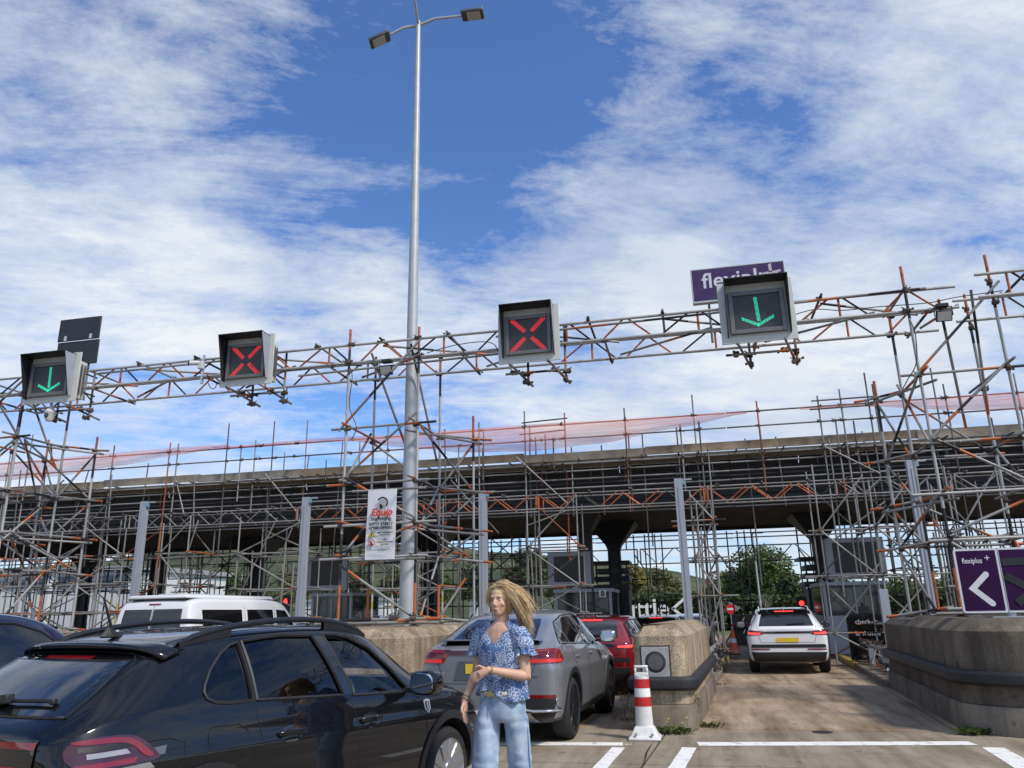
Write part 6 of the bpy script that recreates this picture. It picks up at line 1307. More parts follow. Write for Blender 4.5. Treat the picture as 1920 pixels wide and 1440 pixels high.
tx_, tz_ = bcx-bw*.30, zt_-.645*bh_; flat([(tx_-.07, tz_-.055), (tx_+.07, tz_-.055), (tx_, tz_+.07)], M_ink, 'warning_triangle'); flat([(tx_-.052, tz_-.045), (tx_+.052, tz_-.045), (tx_, tz_+.05)], M_inky, 'warning_fill', -.004); flat([(tx_-.012, tz_-.035), (tx_+.012, tz_-.035), (tx_+.008, tz_+.02), (tx_-.008, tz_+.02)], M_ink, 'warning_figure', -.008)
cz_ = zt_-.765*bh_; circ = lambda r_: [(tx_+r_*math.cos(t), cz_+r_*math.sin(t)) for t in [k*2*math.pi/20 for k in range(20)]]; flat(circ(.064), M_inkr, 'no_entry_ring'); flat(circ(.05), MATS['banner_vinyl'], 'no_entry_fill', -.004); flat([(tx_-.02, cz_-.04), (tx_+.02, cz_-.04), (tx_+.015, cz_+.03), (tx_-.015, cz_+.03)], M_ink, 'no_entry_figure', -.008); flat([(tx_-.045, cz_+.03), (tx_-.035, cz_+.04), (tx_+.045, cz_-.03), (tx_+.035, cz_-.04)], M_inkr, 'no_entry_bar', -.012)
# helmet emblem: crest, dome and cheek guard
hx, hz = bcx+.02, zt_-.20*bh_; arc = lambda r0, a0, a1, n=12: [(hx+r0*math.cos(R(a0+(a1-a0)*k/n)), hz+r0*math.sin(R(a0+(a1-a0)*k/n))) for k in range(n+1)]
flat(arc(.115, 150, -40)+arc(.085, -40, 150), M_ink, 'helmet_crest'); flat(arc(.072, 170, -20)+[(hx+.03, hz-.06), (hx-.02, hz-.03), (hx-.08, hz-.02)], mat('ink_grey', (.35, .35, .36), .6, var=0), 'helmet_dome'); flat([(hx-.06, hz-.02), (hx-.01, hz-.03), (hx+.01, hz-.10), (hx-.04, hz-.12)], M_ink, 'helmet_guard')
for v in (.0, 1.0): T(th, 'banner_rail', (bl_-.35, YBn+.05, zt_-v*bh_), (br_+.55, YBn+.05, zt_-v*bh_), 'galv')
# purple sign on the gantry
YF = 14.3; a = P(1294, 507, YF); c = P(1470, 486, YF); d_ = P(1298, 569, YF)
th = empty('lane_name_sign', (a.x, YF, d_.z), 'faded purple sign with plus lettering above the rightmost signal', 'sign'); x0, x1, z0, z1 = a.x, c.x, d_.z-.01, (a.z+c.z)/2
M_purp = mat('purple_faded', (.050, .030, .100), .6, spec=.15, var=.2, scale=4, col2=(.075, .05, .125)); b = MB(); b.box(x0, x1, YF, YF+.12, z0, z1); b.build('panel', mat('sign_edge', (.50, .51, .52), .5), th, bevel=.008); b = MB(); b.box(x0+.025, x1-.025, YF-.004, YF-.001, z0+.045, z1-.025); b.build('face', M_purp, th)
M_lil = mat('lettering_pale', (.62, .60, .66), .6, var=.08); text('flexiplus', (x0+.20, YF-.006, z0+.43), (1, 0, 0), (0, 0, 1), .44, M_lil, 'lettering', th, align='LEFT', bold=.006)
px_, pz_ = x0+1.48, z1-.24; M_pk = mat('plus_pink', (.50, .42, .48), .6, var=.08)
for q in ([(-.16, -.03), (.02, -.03), (.04, .01), (-.14, .02)], [(.04, -.02), (.20, .01), (.18, .05), (.03, .03)], [(-.02, .04), (.035, .04), (.03, .20), (-.03, .17)], [(.0, -.04), (.05, -.03), (.04, -.18), (-.01, -.15)]): b = MB(); b.loft([[(px_+u, YF-.006, pz_+v) for u, v in q], [(px_+u, YF-.009, pz_+v) for u, v in q]]); b.build('plus_blade', M_pk, th)
for xx in (x0+.3, x1-.35): T(th, 'support_post', (xx, YF+.16, ZB-.1), (xx, YF+.16, z1-.1), 'galv')
# folded black sign back at the left
YK = 14.45; th = empty('folded_sign', P(150, 680, YK), 'black folded sign panel seen from behind above the far left signal', 'sign'); a, c, d_ = P(112, 598, YK), P(192, 594, YK), P(182, 679, YK); M_blk = mat('sign_back_black', (.020, .023, .030), .5, var=.15, scale=5); zm_ = lerp(d_.z, a.z, .50)
for z0, z1, o_ in ((d_.z, zm_-.005, .03), (zm_+.005, (a.z+c.z)/2, 0)): b = MB(); b.box(a.x+.03, c.x-.03, YK+o_, YK+o_+.04, z0, z1); b.build('panel', M_blk, th, bevel=.012)
for xx in (a.x+.22, c.x-.28): b = MB(); b.box(xx, xx+.07, YK-.012, YK, zm_+.01, zm_+.13); b.build('hinge', M_chrome, th)
for xx in (a.x+.4, c.x-.3): T(th, 'support_post', (xx, YK+.12, ZB-.1), (xx, YK+.12, zm_), 'galv')
# purple arrow sign on the right block
YA = 12.35; tA = empty('arrow_sign', P(1880, 1165, YA), 'purple sign with white arrow on the right block, its right half taped over', 'sign')
q = [P(*k, YA) for k in ((1786, 1030), (1799, 1150), (1880, 1150), (1866, 1022))]; xa, xb, z0, z1 = q[0].x-.0, q[3].x+.005, q[1].z, q[0].z; wS = xb-xa
M_purp2 = mat('purple_sign', (.030, .006, .045), .6, var=.12, scale=3, spec=.12); M_sedge = mat('sign_border', (.62, .62, .64), .4, var=.03)
for k, x in enumerate((xa, xb+.012)):
    pl = round_poly([(x, z0), (x+wS, z0), (x+wS, z1), (x, z1)], [.04 if k == 0 else 0, 0 if k == 0 else .04, 0 if k == 0 else .04, .04 if k == 0 else 0], 4); b = MB(); b.loft([[(u, YA, v) for u, v in pl], [(u, YA+.03, v) for u, v in pl]]); b.build('panel', M_sedge, tA)
    pl = inset(pl, .028); b = MB(); b.loft([[(u-(.02 if k else 0), YA-.003, v) for u, v in pl], [(u-(.02 if k else 0), YA-.001, v) for u, v in pl]]); b.build('face', M_purp2, tA)
text('flexiplus', (xa+.09, YA-.005, z1-.17), (1, 0, 0), (0, 0, 1), .105, M_sedge, 'lettering', tA, align='LEFT', bold=.001, scalex=.76); text('+', (xa+.42, YA-.005, z1-.14), (1, 0, 0), (0, 0, 1), .14, M_sedge, 'lettering', tA)
ax_, az_ = xa+.15, z0+.33; pl = [(ax_-.035, az_), (ax_+.20, az_+.225), (ax_+.235, az_+.225), (ax_+.255, az_+.20), (ax_+.25, az_+.165), (ax_+.075, az_), (ax_+.27, az_-.185), (ax_+.275, az_-.22), (ax_+.25, az_-.245), (ax_+.215, az_-.24)]
b = MB(); n_ = len(pl); b.add([(u, YA-.006, v) for u, v in pl]+[(u, YA-.0035, v) for u, v in pl], [(0, 5, 6, 7, 8, 9), (0, 1, 2, 3, 4, 5), tuple(range(2*n_-1, n_-1, -1))]+[(i, (i+1) % n_, n_+(i+1) % n_, n_+i) for i in range(n_)]); b.build('arrow', M_sedge, tA)
xh = xb+.012; M_tape = mat('black_tape', (.012, .016, .016), .35, var=.3, scale=20)
for (u0, v0), (u1, v1), w_ in (((xh+.02, z1-.20), (xh+wS, z1-.18), .10), ((xh+.03, z1-.38), (xh+wS-.05, z0+.18), .10), ((xh+.12, z0+.12), (xh+wS-.02, z1-.42), .10)):
    d_ = (V((u1, 0, v1))-V((u0, 0, v0))).normalized(); n_ = V((-d_.z, 0, d_.x))*w_/2; y_ = YA-.008-rng.uniform(0, .004); pl = [V((u0, y_, v0))+n_, V((u1, y_, v1))+n_, V((u1, y_, v1))-n_, V((u0, y_, v0))-n_]; b = MB(); b.loft([pl, [p-V((0, .0015, 0)) for p in pl]]); b.build('tape', M_tape, tA)
b = MB(); b.lathe([(.06, 1.372), (.06, z0+.02)], (xb+.06, YA+.08, 0), 14); b.build('post', M_pole, tA, smooth=True); b = MB(); b.box(xb-.22, xb+.36, YA-.05, YA+.22, 1.372, 1.384); b.build('foot_plate', M_pole, tA); b = MB(); b.lathe([(.035, z0), (.035, z1)], (xb+.06, YA+.09, 0), 10); b.build('stiffener', M_pole, tA)
# flood lights and cameras on the gantry
def flood(px, py, Y, label):
    p = P(px, py, Y); th = empty('flood_light', (p.x, Y, p.z), label, 'flood light', 'flood lights on the gantry'); t_ = V((0, -.85, -.52)); u_ = V((0, -.52, .85)); b = MB(); b.obox(p, (.13, 0, 0), u_*.10, t_*.025); b.build('housing', M_trim, th, bevel=.01); b = MB(); b.obox(p+t_*.028, (.11, 0, 0), u_*.08, t_*.003); b.build('glass', mat('flood_lens', (.55, .55, .5), .2, var=.05), th)
    b = MB(); b.tube([p+V((-.145, 0, 0)), p+V((-.145, 0, .16)), p+V((.145, 0, .16)), p+V((.145, 0, 0))], .01, 6); b.build('bracket', M_trim, th); b = MB(); b.box(p.x-.1, p.x+.1, Y-.03, Y+.1, p.z+.165, p.z+.23); b.build('driver_box', M_trim, th, bevel=.01)
flood(724, 694, 13.85, 'flood light on the gantry beside the lamp post'); flood(1770, 592, 13.85, 'flood light on the gantry at the right tower')
p = P(94, 775, 13.7); th = empty('dome_camera', (p.x, 13.7, p.z-.2), 'white dome security camera hanging below the far left signal', 'camera'); M_cw = mat('camera_white', (.55, .56, .56), .4, var=.04); b = MB(); b.lathe([(.0, -.19), (.06, -.175), (.095, -.11), (.105, -.03), (.125, .0), (.13, .02), (.10, .06), (.05, .12), (.0, .13)], p, 18); b.build('dome', M_cw, th, smooth=True); b = MB(); b.tube([p+V((0, 0, .12)), p+V((0, 0, .25))], .03, 8); b.build('stem', M_cw, th); b = MB(); b.lathe([(.0, -.112), (.05, -.108), (.06, -.098)], p+V((.0, 0, -.06)), 12, 'y'); b.build('lens', M_gloss, th, smooth=True)
p = P(372, 682, 13.8); th = empty('bullet_camera', (p.x, 13.8, p.z), 'white bullet camera on the gantry beside the red cross signal', 'camera'); b = MB(); b.tube([p+V((-.16, -.1, -.0)), p+V((.02, .02, .02))], [.055, .05], 10); b.build('barrel', M_cw, th, smooth=True); b = MB(); b.tube([p+V((-.175, -.11, 0)), p+V((-.15, -.095, 0))], .06, 10); b.build('hood', M_trim, th, smooth=True); b = MB(); b.box(p.x+.0, p.x+.1, 13.78, 13.88, p.z-.12, p.z+.06); b.build('mount', M_cw, th, bevel=.015); b = MB(); b.box(p.x+.03, p.x+.07, 13.88, 13.93, p.z-.42, p.z+.22); b.build('backing_rail', M_chrome, th)
# cables slung along the gantry
M_cab_ = mat('cable_black', (.012, .012, .013), .6, var=0)
def cable(pts, Y, label):
    b = MB(); q = [P(x, y, Y) for x, y in pts]; out = []
    for i in range(len(q)-1):
        for k in range(6):
            f = k/6; a = q[max(i-1, 0)]; c = q[min(i+2, len(q)-1)]; p0, p1 = q[i], q[i+1]; out.append(.5*((2*p0)+(p1-a)*f+(2*a-5*p0+4*p1-c)*f*f+(3*p0-a-3*p1+c)*f**3))
    b.tube(out+[q[-1]], .009, 5); b.build('cable', M_cab_, smooth=True, label=label, cat='cable', group='cables on the gantry')
cable([(525, 697), (570, 692), (640, 684), (660, 700), (655, 760), (668, 800), (660, 822)], 13.7, 'black cable running down the left leg of the middle tower'); cable([(800, 662), (850, 648), (900, 641), (925, 645), (935, 660)], 13.7, 'black cable looping to the red cross signal right of the lamp post'); cable([(1490, 590), (1530, 580), (1580, 582), (1650, 575), (1740, 568), (1790, 558), (1880, 545)], 13.75, 'black cable along the gantry beside the green arrow signal at the right'); cable([(1705, 600), (1716, 625), (1718, 680), (1700, 715), (1692, 735), (1700, 760)], 13.7, 'black cable hanging down the right tower'); cable([(390, 718), (395, 727), (402, 728), (406, 720), (400, 712)], 13.7, 'small black cable loop beside the bullet camera')
# rails and loose couplings beside the right island kerb
th = empty('guard_barrier', lane(2.75, 20, .12), 'low steel barrier with couplers along the kerb of the right island', 'barrier')
T(th, 'rail', lane(2.72, 18.0, .62), lane(2.66, 24.5, .60), 'galv', .05, 10)
for y in (18.3, 20.2, 22.4): b = MB(); c = lane(2.75, y); b.box(c.x-.06, c.x+.06, y-.05, y+.05, .12, .62); b.build('post', M_post, th, bevel=.006)
for k in range(26): CP(th, lane(2.7+rng.uniform(-.12, .25), rng.uniform(18.2, 24), rng.choice((.15, .3, .62, .68))), 1.5)
for k in range(6): y = rng.uniform(18.5, 23.5); T(th, 'loose_tube', lane(2.7, y, .15), lane(2.9, y+rng.uniform(-.5, .8), .5), rng.choice(('orange', 'galv', 'red')))
th = empty('guard_barrier', lane(-1.0, 18, .12), 'low steel tube barrier behind the speaker block', 'barrier'); T(th, 'rail', lane(-1.02, 16.7, .70), lane(-1.02, 24.0, .66), 'galv', .06, 10)
for y in (17.0, 19.5, 22): b = MB(); c = lane(-1.1, y); b.box(c.x-.05, c.x+.05, y-.05, y+.05, .12, .66); b.build('post', M_post, th)
for k in range(14): CP(th, lane(-1.1+rng.uniform(-.15, .1), rng.uniform(17, 23), rng.choice((.15, .35, .7))), 1.5)
# ================================================================ hills, trees, far buildings and signs
def smooth_poly(pts, x):
    for i in range(len(pts)-1):
        if pts[i][0] <= x <= pts[i+1][0]:
            f = (x-pts[i][0])/(pts[i+1][0]-pts[i][0]); f = f*f*(3-2*f)*.6+f*.4; return lerp(pts[i][1], pts[i+1][1], f)
    return pts[0][1] if x < pts[0][0] else pts[-1][1]
ridge = [(-900, 1072), (-300, 1070), (0, 1066), (200, 1052), (300, 1030), (430, 1018), (650, 1012), (800, 1022), (950, 1038), (1100, 1052), (1230, 1064), (1330, 1086), (1500, 1112), (1750, 1122), (2800, 1126)]
M_hill = paving('hill_scrub', (.040, .060, .020), (.115, .120, .055), (.45, .5, .42), .012, 1.2, .5, .0, (1, 1))
for n_ in M_hill.node_tree.nodes:
    if n_.type == 'TEX_NOISE' and abs(n_.inputs['Scale'].default_value-1.1) < .01: n_.inputs['Scale'].default_value = .035
    if n_.type == 'TEX_NOISE' and abs(n_.inputs['Scale'].default_value-7) < .01: n_.inputs['Scale'].default_value = .09
    if n_.type == 'TEX_NOISE' and abs(n_.inputs['Scale'].default_value-90) < .01: n_.inputs['Scale'].default_value = .15
b = MB(); nx, ny = 150, 26; vs = []
for i in range(nx+1):
    x = -900+3700*i/nx; pr = P(x, smooth_poly(ridge, x), 620); base = P(x, 1146, 230); 
    for j in range(ny+1):
        f = j/ny; X = lerp(base.x, pr.x, f); Y = lerp(230, 620, f); z = (pr.z)*(f**1.25); z += noise.noise(V((X*.02, Y*.02, 0)))*3.5*f*(1-f*.6)+noise.noise(V((X*.09, Y*.09, 3)))*1.6*f; vs.append((X, Y, max(-.5, z)))
    
b.add(vs, [(i*(ny+1)+j, (i+1)*(ny+1)+j, (i+1)*(ny+1)+j+1, i*(ny+1)+j+1) for i in range(nx) for j in range(ny)]); tag(b.build('hills', M_hill, local=True, smooth='all'), kind='structure')
g = MB(); g.add([(-200, 52, .01), (200, 52, .01), (400, 260, .01), (-400, 260, .01)], [(0, 1, 2, 3)]); tag(g.build('grass_verge', M_grass, local=True), kind='structure')
# trees
def leaf_mat(nm, c1, c2):
    m = bpy.data.materials.new(nm); m.use_nodes = True; t = m.node_tree; n = t.nodes; b = n['Principled BSDF']; b.inputs['Roughness'].default_value = .7
    gi = n.new('ShaderNodeNewGeometry'); rp = n.new('ShaderNodeValToRGB'); t.links.new(gi.outputs['Random Per Island'], rp.inputs[0]); rp.color_ramp.elements[0].color = (*c1, 1); rp.color_ramp.elements[1].color = (*c2, 1); t.links.new(rp.outputs[0], b.inputs['Base Color'])
    tl = n.new('ShaderNodeBsdfTranslucent'); t.links.new(rp.outputs[0], tl.inputs[0]); mx_ = n.new('ShaderNodeMixShader'); mx_.inputs[0].default_value = .3; t.links.new(b.outputs[0], mx_.inputs[1]); t.links.new(tl.outputs[0], mx_.inputs[2]); t.links.new(mx_.outputs[0], n['Material Output'].inputs[0]); return m
LM = {'green': leaf_mat('leaf_green', (.042, .066, .016), (.14, .18, .05)), 'dark': leaf_mat('leaf_dark', (.028, .046, .016), (.085, .115, .035)), 'olive': leaf_mat('leaf_olive', (.07, .085, .022), (.17, .165, .05)), 'yellow': leaf_mat('leaf_yellow', (.13, .12, .02), (.28, .24, .05))}
M_bark = mat('bark', (.07, .055, .04), .9, var=.3, scale=4); M_pale = mat('pale_bark', (.22, .19, .15), .9, var=.2, scale=6)
def branches(b, p, d, L_, r, depth, rr, tips, spread=.65):
    q = p+d*L_; b.tube([p, p.lerp(q, .5)+V((rr.uniform(-.06, .06)*L_, rr.uniform(-.06, .06)*L_, 0)), q], [r, r*.82, r*.62], 6 if depth > 1 else 4)
    tips.append(q)
    if depth == 0: return
    for _ in range(3 if depth > 1 else 2+rr.randrange(2)):
        nd = (d+V((rr.uniform(-1, 1), rr.uniform(-1, 1), rr.uniform(-.25, .7)))*spread).normalized(); branches(b, p+d*L_*rr.uniform(.55, 1.0), nd, L_*rr.uniform(.6, .78), r*.55, depth-1, rr, tips, spread)
def tree(px, Y, ytop, wpx, kind, label, nleaf=3500, leaf=.28, lobes=14, bare=False, ybase=1150, group='trees behind the plaza'):
    rr = random.Random(int(px*7+Y)); top = P(px, ytop, Y); H_ = top.z; base = V((top.x, Y, 0)); W_ = (P(px+wpx/2, ytop, Y).x-P(px-wpx/2, ytop, Y).x)/2
    th = empty('tree', base, label, 'tree', group); b = MB(); tips = []
    branches(b, base, V((rr.uniform(-.05, .05), 0, 1)), H_*(.28 if not bare else .3), max(.06, H_*.022), 3 if not bare else 4, rr, tips, .6 if not bare else .55); b.build('trunk', M_bark if not bare else M_pale, th, smooth=True)
    if bare and nleaf == 0: return th
    ls = []
    for k in range(lobes):
        a = rr.uniform(0, 6.28); u = rr.uniform(-.1, 1)**1; rad = math.sqrt(max(.05, 1-(u*.95)**2))*rr.uniform(.35, .8); ls.append((base+V((math.cos(a)*rad*W_, math.sin(a)*rad*W_, H_*(.52+.40*u*(1 if not bare else .8)))), W_*rr.uniform(.28, .45)))
    ls.append((base+V((0, 0, H_*.62)), W_*.6))
    vs, fs = [], []
    for k in range(nleaf):
        c, r_ = rr.choice(ls); n_ = V((rr.gauss(0, 1), rr.gauss(0, 1), rr.gauss(0, 1))).normalized(); p = c+V((n_.x, n_.y, n_.z*.85))*r_*(rr.uniform(.3, 1)**.45+abs(rr.gauss(0, .14)))
        if p.z < .4: continue
        s_ = leaf*rr.uniform(.6, 1.4); d1 = (V((rr.gauss(0, 1), rr.gauss(0, 1), rr.gauss(0, .6))).normalized()); d2 = d1.cross(n_+V((0, 0, .4))).normalized(); i0 = len(vs); vs += [p-d1*s_*.5, p+d2*s_*.32, p+d1*s_*.55, p-d2*s_*.32]; fs.append((i0, i0+1, i0+2, i0+3))
    b = MB(); b.add(vs, fs); o = b.build('crown', LM[kind], th); tag(o, kind='stuff'); return th
tree(1425, 74, 1036, 150, 'green', 'large rounded green tree in the gap beyond the right lane', 9000, .30, 20)
tree(1482, 66, 1072, 70, 'dark', 'smaller dark green tree right of the large rounded tree', 3500, .26); tree(1352, 80, 1072, 80, 'olive', 'olive green tree left of the large rounded tree', 3500, .28)
tree(1238, 70, 1068, 84, 'olive', 'thin leaved olive tree beyond the lettered sign', 2600, .24, 12); tree(1188, 62, 1056, 56, 'yellow', 'yellowing tree behind booth eight', 2600, .26)
tree(1427, 58, 1085, 60, 'olive', 'pale bare sapling in front of the large rounded tree', 0, .2, 6, True)
tree(1240, 90, 1050, 60, 'olive', 'bare tree top rising above the thin leaved olive tree', 0, .2, 6, True)
tree(985, 60, 1030, 90, 'dark', 'dark tree behind the scaffold left of booth eight', 3500, .28); tree(1040, 66, 1040, 70, 'green', 'green tree behind the display of booth eight', 2600, .28)
tree(1570, 80, 1085, 110, 'dark', 'dark tree behind the right booth', 3000, .3); tree(1680, 74, 1075, 90, 'olive', 'olive tree behind the scaffold between booth and right block', 2600, .28); tree(1780, 84, 1085, 120, 'green', 'green tree behind the purple arrow sign', 2600, .3)
for k, (px, Y, yt, w_, kd) in enumerate(((300, 130, 1066, 70, 'dark'), (362, 118, 1074, 60, 'olive'), (420, 140, 1062, 80, 'green'), (482, 125, 1076, 70, 'dark'), (545, 135, 1070, 70, 'olive'), (612, 120, 1078, 70, 'green'), (668, 140, 1064, 80, 'dark'), (742, 125, 1072, 70, 'olive'), (820, 118, 1070, 80, 'green'), (890, 110, 1062, 80, 'dark'))):
    tree(px, Y, yt, w_, kd, ('dark green', 'olive', 'mid green')[('dark', 'olive', 'green').index(kd)] + ' roadside tree ' + ('left of the white van', 'above the white van roof', 'behind the second grey post', 'right of the second grey post', 'beside the red traffic light', 'behind the display in the second lane', 'left of the white banner', 'below the white banner', 'right of the lamp post', 'just left of the woman')[k], 1500, .5, 9, group='trees at the foot of the hill')
# clipped hedge at the end of the lanes
def hedge(px0, px1, Y, ytop, n, label, kd='dark'):
    a = P(px0, 1145, Y).x; c = P(px1, 1145, Y).x; zt = P((px0+px1)/2, ytop, Y).z; rr = random.Random(px0); vs, fs = [], []
    for k in range(n):
        p = V((rr.uniform(a, c), Y+rr.uniform(0, 2.5), zt*rr.uniform(0.02, 1)**.6*(1+.12*math.sin(rr.uniform(0, 6))))); s_ = .34*rr.uniform(.6, 1.4); d1 = V((rr.gauss(0, 1), rr.gauss(0, 1), rr.gauss(0, 1))).normalized(); d2 = d1.cross(V((rr.gauss(0, 1), rr.gauss(0, 1), 1))).normalized(); i0 = len(vs); vs += [p-d1*s_*.5, p+d2*s_*.35, p+d1*s_*.5, p-d2*s_*.35]; fs.append((i0, i0+1, i0+2, i0+3))
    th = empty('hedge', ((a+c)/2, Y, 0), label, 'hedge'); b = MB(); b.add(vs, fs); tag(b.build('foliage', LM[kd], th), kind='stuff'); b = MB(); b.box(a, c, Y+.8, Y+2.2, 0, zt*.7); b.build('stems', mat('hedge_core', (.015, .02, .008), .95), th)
hedge(1150, 1360, 60, 1118, 5000, 'dark hedge behind the white lettered sign'); hedge(1355, 1520, 62, 1122, 4500, 'dark hedge below the large rounded tree'); hedge(1620, 1800, 60, 1105, 3500, 'hedge behind the right island scaffold')
# white letters and chevron at the end of the lane
YL = 52; th = empty('lettered_sign', P(1210, 1160, YL), 'big free standing white letters with a chevron beyond the booths', 'sign'); M_lw = mat('letters_white', (.72, .72, .72), .5, var=.03); pe = P(1255, 1143, YL)
text('le shuttle', (pe.x, YL, P(1210, 1143, YL).z+.02), (1, 0, 0), (0, 0, 1), 1.55, M_lw, 'lettering', th, align='RIGHT', extrude=.04, bold=.02)
c0, c1, c2 = P(1288, 1118, YL), P(1262, 1141, YL), P(1290, 1164, YL); b = MB()
for s0, s1 in ((c0, c1), (c1, c2)): b.bar(s0, s1, .08, .16, (0, -1, 0))
b = MB(); w3 = .085
for s0, s1 in ((c0, c1), (c1, c2)):
    d_ = (s1-s0).normalized(); n_ = V((-d_.z, 0, d_.x))*w3; q = [s0+n_-d_*.05, s1+n_+d_*.05, s1-n_+d_*.05, s0-n_-d_*.05]; b = MB(); b.loft([q, [p+V((0, .08, 0)) for p in q]]); b.build('chevron_bar', M_lw, th)
b = MB(); a = P(1150, 1160, YL); b.box(a.x, c0.x+.3, YL+.05, YL+.13, .05, P(1210, 1162, YL).z); b.build('base_rail', M_trim, th)
# no-entry sign, barrier arm, cone
p = P(1370, 1142, 46); th = empty('no_entry_sign', (p.x, 46, 0), 'round red no entry sign on a pole at the end of the right lane', 'sign'); b = MB(); b.tube([(p.x, 46.06, 0), (p.x, 46.06, p.z+.3)], .04, 8); b.build('pole', M_pole, th); b = MB(); b.lathe([(0, -.0), (.27, 0), (.27, .02), (0, .02)], (p.x, 46, p.z), 24, 'y'); b.build('disc', mat('sign_red', (.55, .02, .03), .4, var=.03), th); b = MB(); b.box(p.x-.19, p.x+.19, 45.985, 45.998, p.z-.055, p.z+.055); b.build('bar', M_swhite, th); b = MB(); b.lathe([(0, .03), (.42, .03), (.42, .04), (0, .04)], (p.x+.14, 46, p.z+.05), 3, 'y'); b.build('triangle_back', mat('sign_back_grey', (.2, .21, .22), .5), th)
b = MB(); p = P(1376, 1213, 27.5); th = empty('traffic_cone', (p.x, 27.5, .13), 'orange and white traffic cone at the kerb behind the speaker block', 'cone'); b.box(p.x-.2, p.x+.2, 27.3, 27.7, .13, .17); b.build('base', M_trim, th, bevel=.01); b = MB(); b.lathe([(.17, .17), (.11, .50), (.10, .52)], (p.x, 27.5, 0), 14); b.build('cone', mat('cone_orange', (.7, .09, .03), .5), th, smooth=True); b = MB(); b.lathe([(.112, .50), (.085, .64)], (p.x, 27.5, 0), 14); b.build('sleeve', M_wpl, th, smooth=True); b = MB(); b.lathe([(.084, .64), (.045, .9), (.02, .91)], (p.x, 27.5, 0), 14); b.build('tip', MATS['cone_orange'], th, smooth=True)
p = P(1398, 1172, 37); th = empty('lane_barrier', (p.x, 37, .0), 'dark barrier cabinet with red striped arm beside the white crossover car', 'barrier'); b = MB(); b.box(p.x-.55, p.x+.45, 37, 37.5, 0, p.z+.45); b.build('cabinet', M_trim, th, bevel=.02); b = MB(); b.box(p.x-.6, p.x+1.9, 36.9, 36.96, p.z-.05, p.z+.05); b.build('arm', mat('arm_red', (.5, .03, .02), .5), th)
for k in range(2): b = MB(); d_ = V((.12, 0, .2)); c = V((p.x-.1+.05*k, 36.98, p.z+.2-.42*k)); b.bar(c-d_*(1 if k == 0 else -.3), c+d_*(1 if k == 0 else -.6), .03, .05, (0, 1, 0)); b.build('arm_stripe', M_wpl, th)
# slim street lights far behind
for px, py, Y, lab in ((1412, 1000, 60, 'slim far street light before the large rounded tree'), (455, 1075, 90, 'far street light above the white van'), (940, 1045, 100, 'far street light behind the woman'), (655, 1070, 95, 'far street light left of the white banner')):
    p = P(px, py, Y); th = empty('street_light', (p.x, Y, 0), lab, 'street light', 'far street lights'); b = MB(); b.tube([(p.x, Y, 0), (p.x-.05, Y, p.z)], [.09, .05], 6); b.build('pole', M_pole, th); b = MB(); b.box(p.x-.1, p.x+.7, Y-.12, Y+.12, p.z-.02, p.z+.08); b.build('lamp_head', M_head, th)
# white buildings at the left and far sheds
def shed(px0, px1, Y, ytop, label, win, m, roofm=None, depth=12):
    a = P(px0, ytop, Y).x; c = P(px1, ytop, Y).x; z = P((px0+px1)/2, ytop, Y).z; th = empty('building', ((a+c)/2, Y, 0), label, 'building', 'far white buildings'); b = MB(); b.box(a, c, Y, Y+depth, 0, z); b.build('wall', m, th)
    b = MB(); b.box(a-.3, c+.3, Y-.3, Y+depth+.3, z, z+.35); b.build('roof', roofm or mat('roof_grey', (.3, .31, .32), .6), th)
    if win:
        n = max(2, int((c-a)/2.6)); z0, z1 = P(px0, win[1], Y).z, P(px0, win[0], Y).z
        for k in range(n): x0 = a+.3+(c-a-.6)*k/n; w_ = b; b = MB(); b.box(x0+.08, x0+(c-a-.6)/n-.08, Y-.06, Y-.01, z0, z1); f_ = b.build('window', mat('win_frame', (.35, .36, .37), .5), th); b = MB(); b.box(x0+.18, x0+(c-a-.6)/n-.18, Y-.075, Y-.061, z0+.1, z1-.1); b.build('pane', mat('far_glass', (.05, .075, .11), .1, var=.2), f_)
M_wh = mat('white_cladding', (.62, .63, .63), .6, var=.04, scale=.3)
shed(105, 252, 50, 1072, 'white office building with a band of blue windows behind the left lanes', (1080, 1108), M_wh); shed(-160, 95, 56, 1080, 'white shed at the far left behind the scaffold', (1092, 1112), M_wh); shed(560, 720, 100, 1128, 'long low white shed below the hill', None, M_wh); shed(880, 960, 110, 1118, 'low white shed behind the woman', None, M_wh)
# parked vehicles far away
suv('white car parked far off right of the white banner', (P(870, 1150, 60).x, 60, 0), R(80), MATS['paint_white'], .9, .95, .95, lit=False, rails=False) if 0 else None
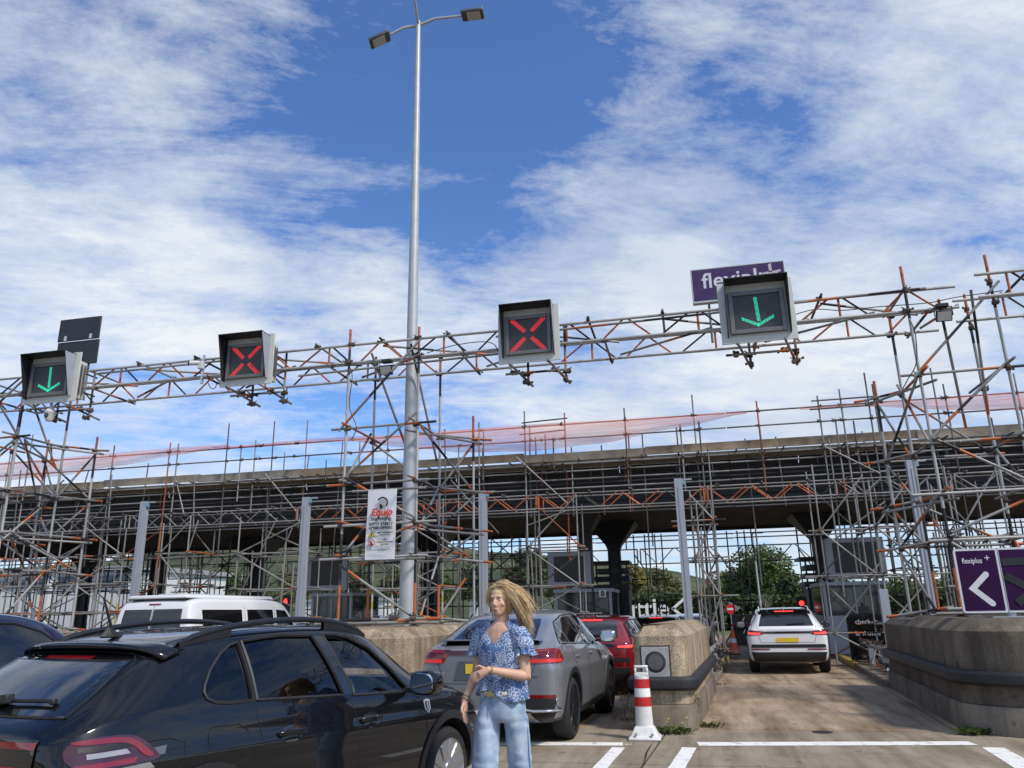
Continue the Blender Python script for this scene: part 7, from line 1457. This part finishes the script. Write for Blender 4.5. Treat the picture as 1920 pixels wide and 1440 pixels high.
# weeds growing in the joints
def weed(px, py, n, hgt, label, flowers=3, tall=0):
    c = G(px, py); rr = random.Random(px); th = empty('weed', c, label, 'weed', 'weeds at the concrete blocks'); vs, fs = [], []
    for k in range(n):
        a = rr.uniform(0, 6.28); r0 = rr.uniform(0, .16); p = c+V((math.cos(a)*r0*1.4, math.sin(a)*r0*.5, 0)); d = V((math.cos(a)*.8, math.sin(a)*.8, rr.uniform(.4, 1.4))).normalized(); l = hgt*rr.uniform(.4, 1); s_ = d.cross(V((0, 0, 1))).normalized()*l*.16; m_ = p+d*l*.55+V((0, 0, .01)); e = p+d*l+V((0, 0, -l*.25)); i0 = len(vs); vs += [p, m_-s_, e, m_+s_]; fs.append((i0, i0+1, i0+2, i0+3))
    b = MB(); b.add(vs, fs); tag(b.build('leaves', LM['green'], th), kind='stuff')
    for k in range(flowers):
        p = c+V((rr.uniform(-.2, .2), rr.uniform(-.06, .02), 0)); hh = hgt*rr.uniform(.8, 1.3) if not tall or k == 0 else tall*rr.uniform(.4, 1); e = p+V((rr.uniform(-.08, .14), 0, hh)); b = MB(); b.tube([p, p.lerp(e, .5)+V((.02, 0, 0)), e], .003, 4)
        for j in range(7 if tall else 0): q = p.lerp(e, rr.uniform(.35, 1)); b.tube([q, q+V((rr.uniform(-.10, .10), rr.uniform(-.03, .03), rr.uniform(.02, .09)))], .0022, 4)
        b.build('stem', mat('stem_olive', (.10, .10, .04), .8), th); b = MB(); ell(b, e, (.013, .013, .009), n=7, mseg=4); b.build('flower', mat('flower_yellow', (.7, .6, .08), .7), th)
weed(1268, 1376, 130, .16, 'leafy weed with small flowers at the foot of the speaker block', 4); weed(1326, 1364, 90, .12, 'low weed at the right corner of the speaker block', 1); weed(1282, 1366, 10, .1, 'tall wispy weed with yellow flowers against the speaker block', 6, .75); weed(1826, 1378, 120, .17, 'leafy weed at the foot of the right block', 0); weed(1345, 1285, 30, .09, 'tiny weed at the kerb behind the speaker block', 2); weed(1178, 1352, 24, .1, 'wispy weed left of the bollard', 5, .45)
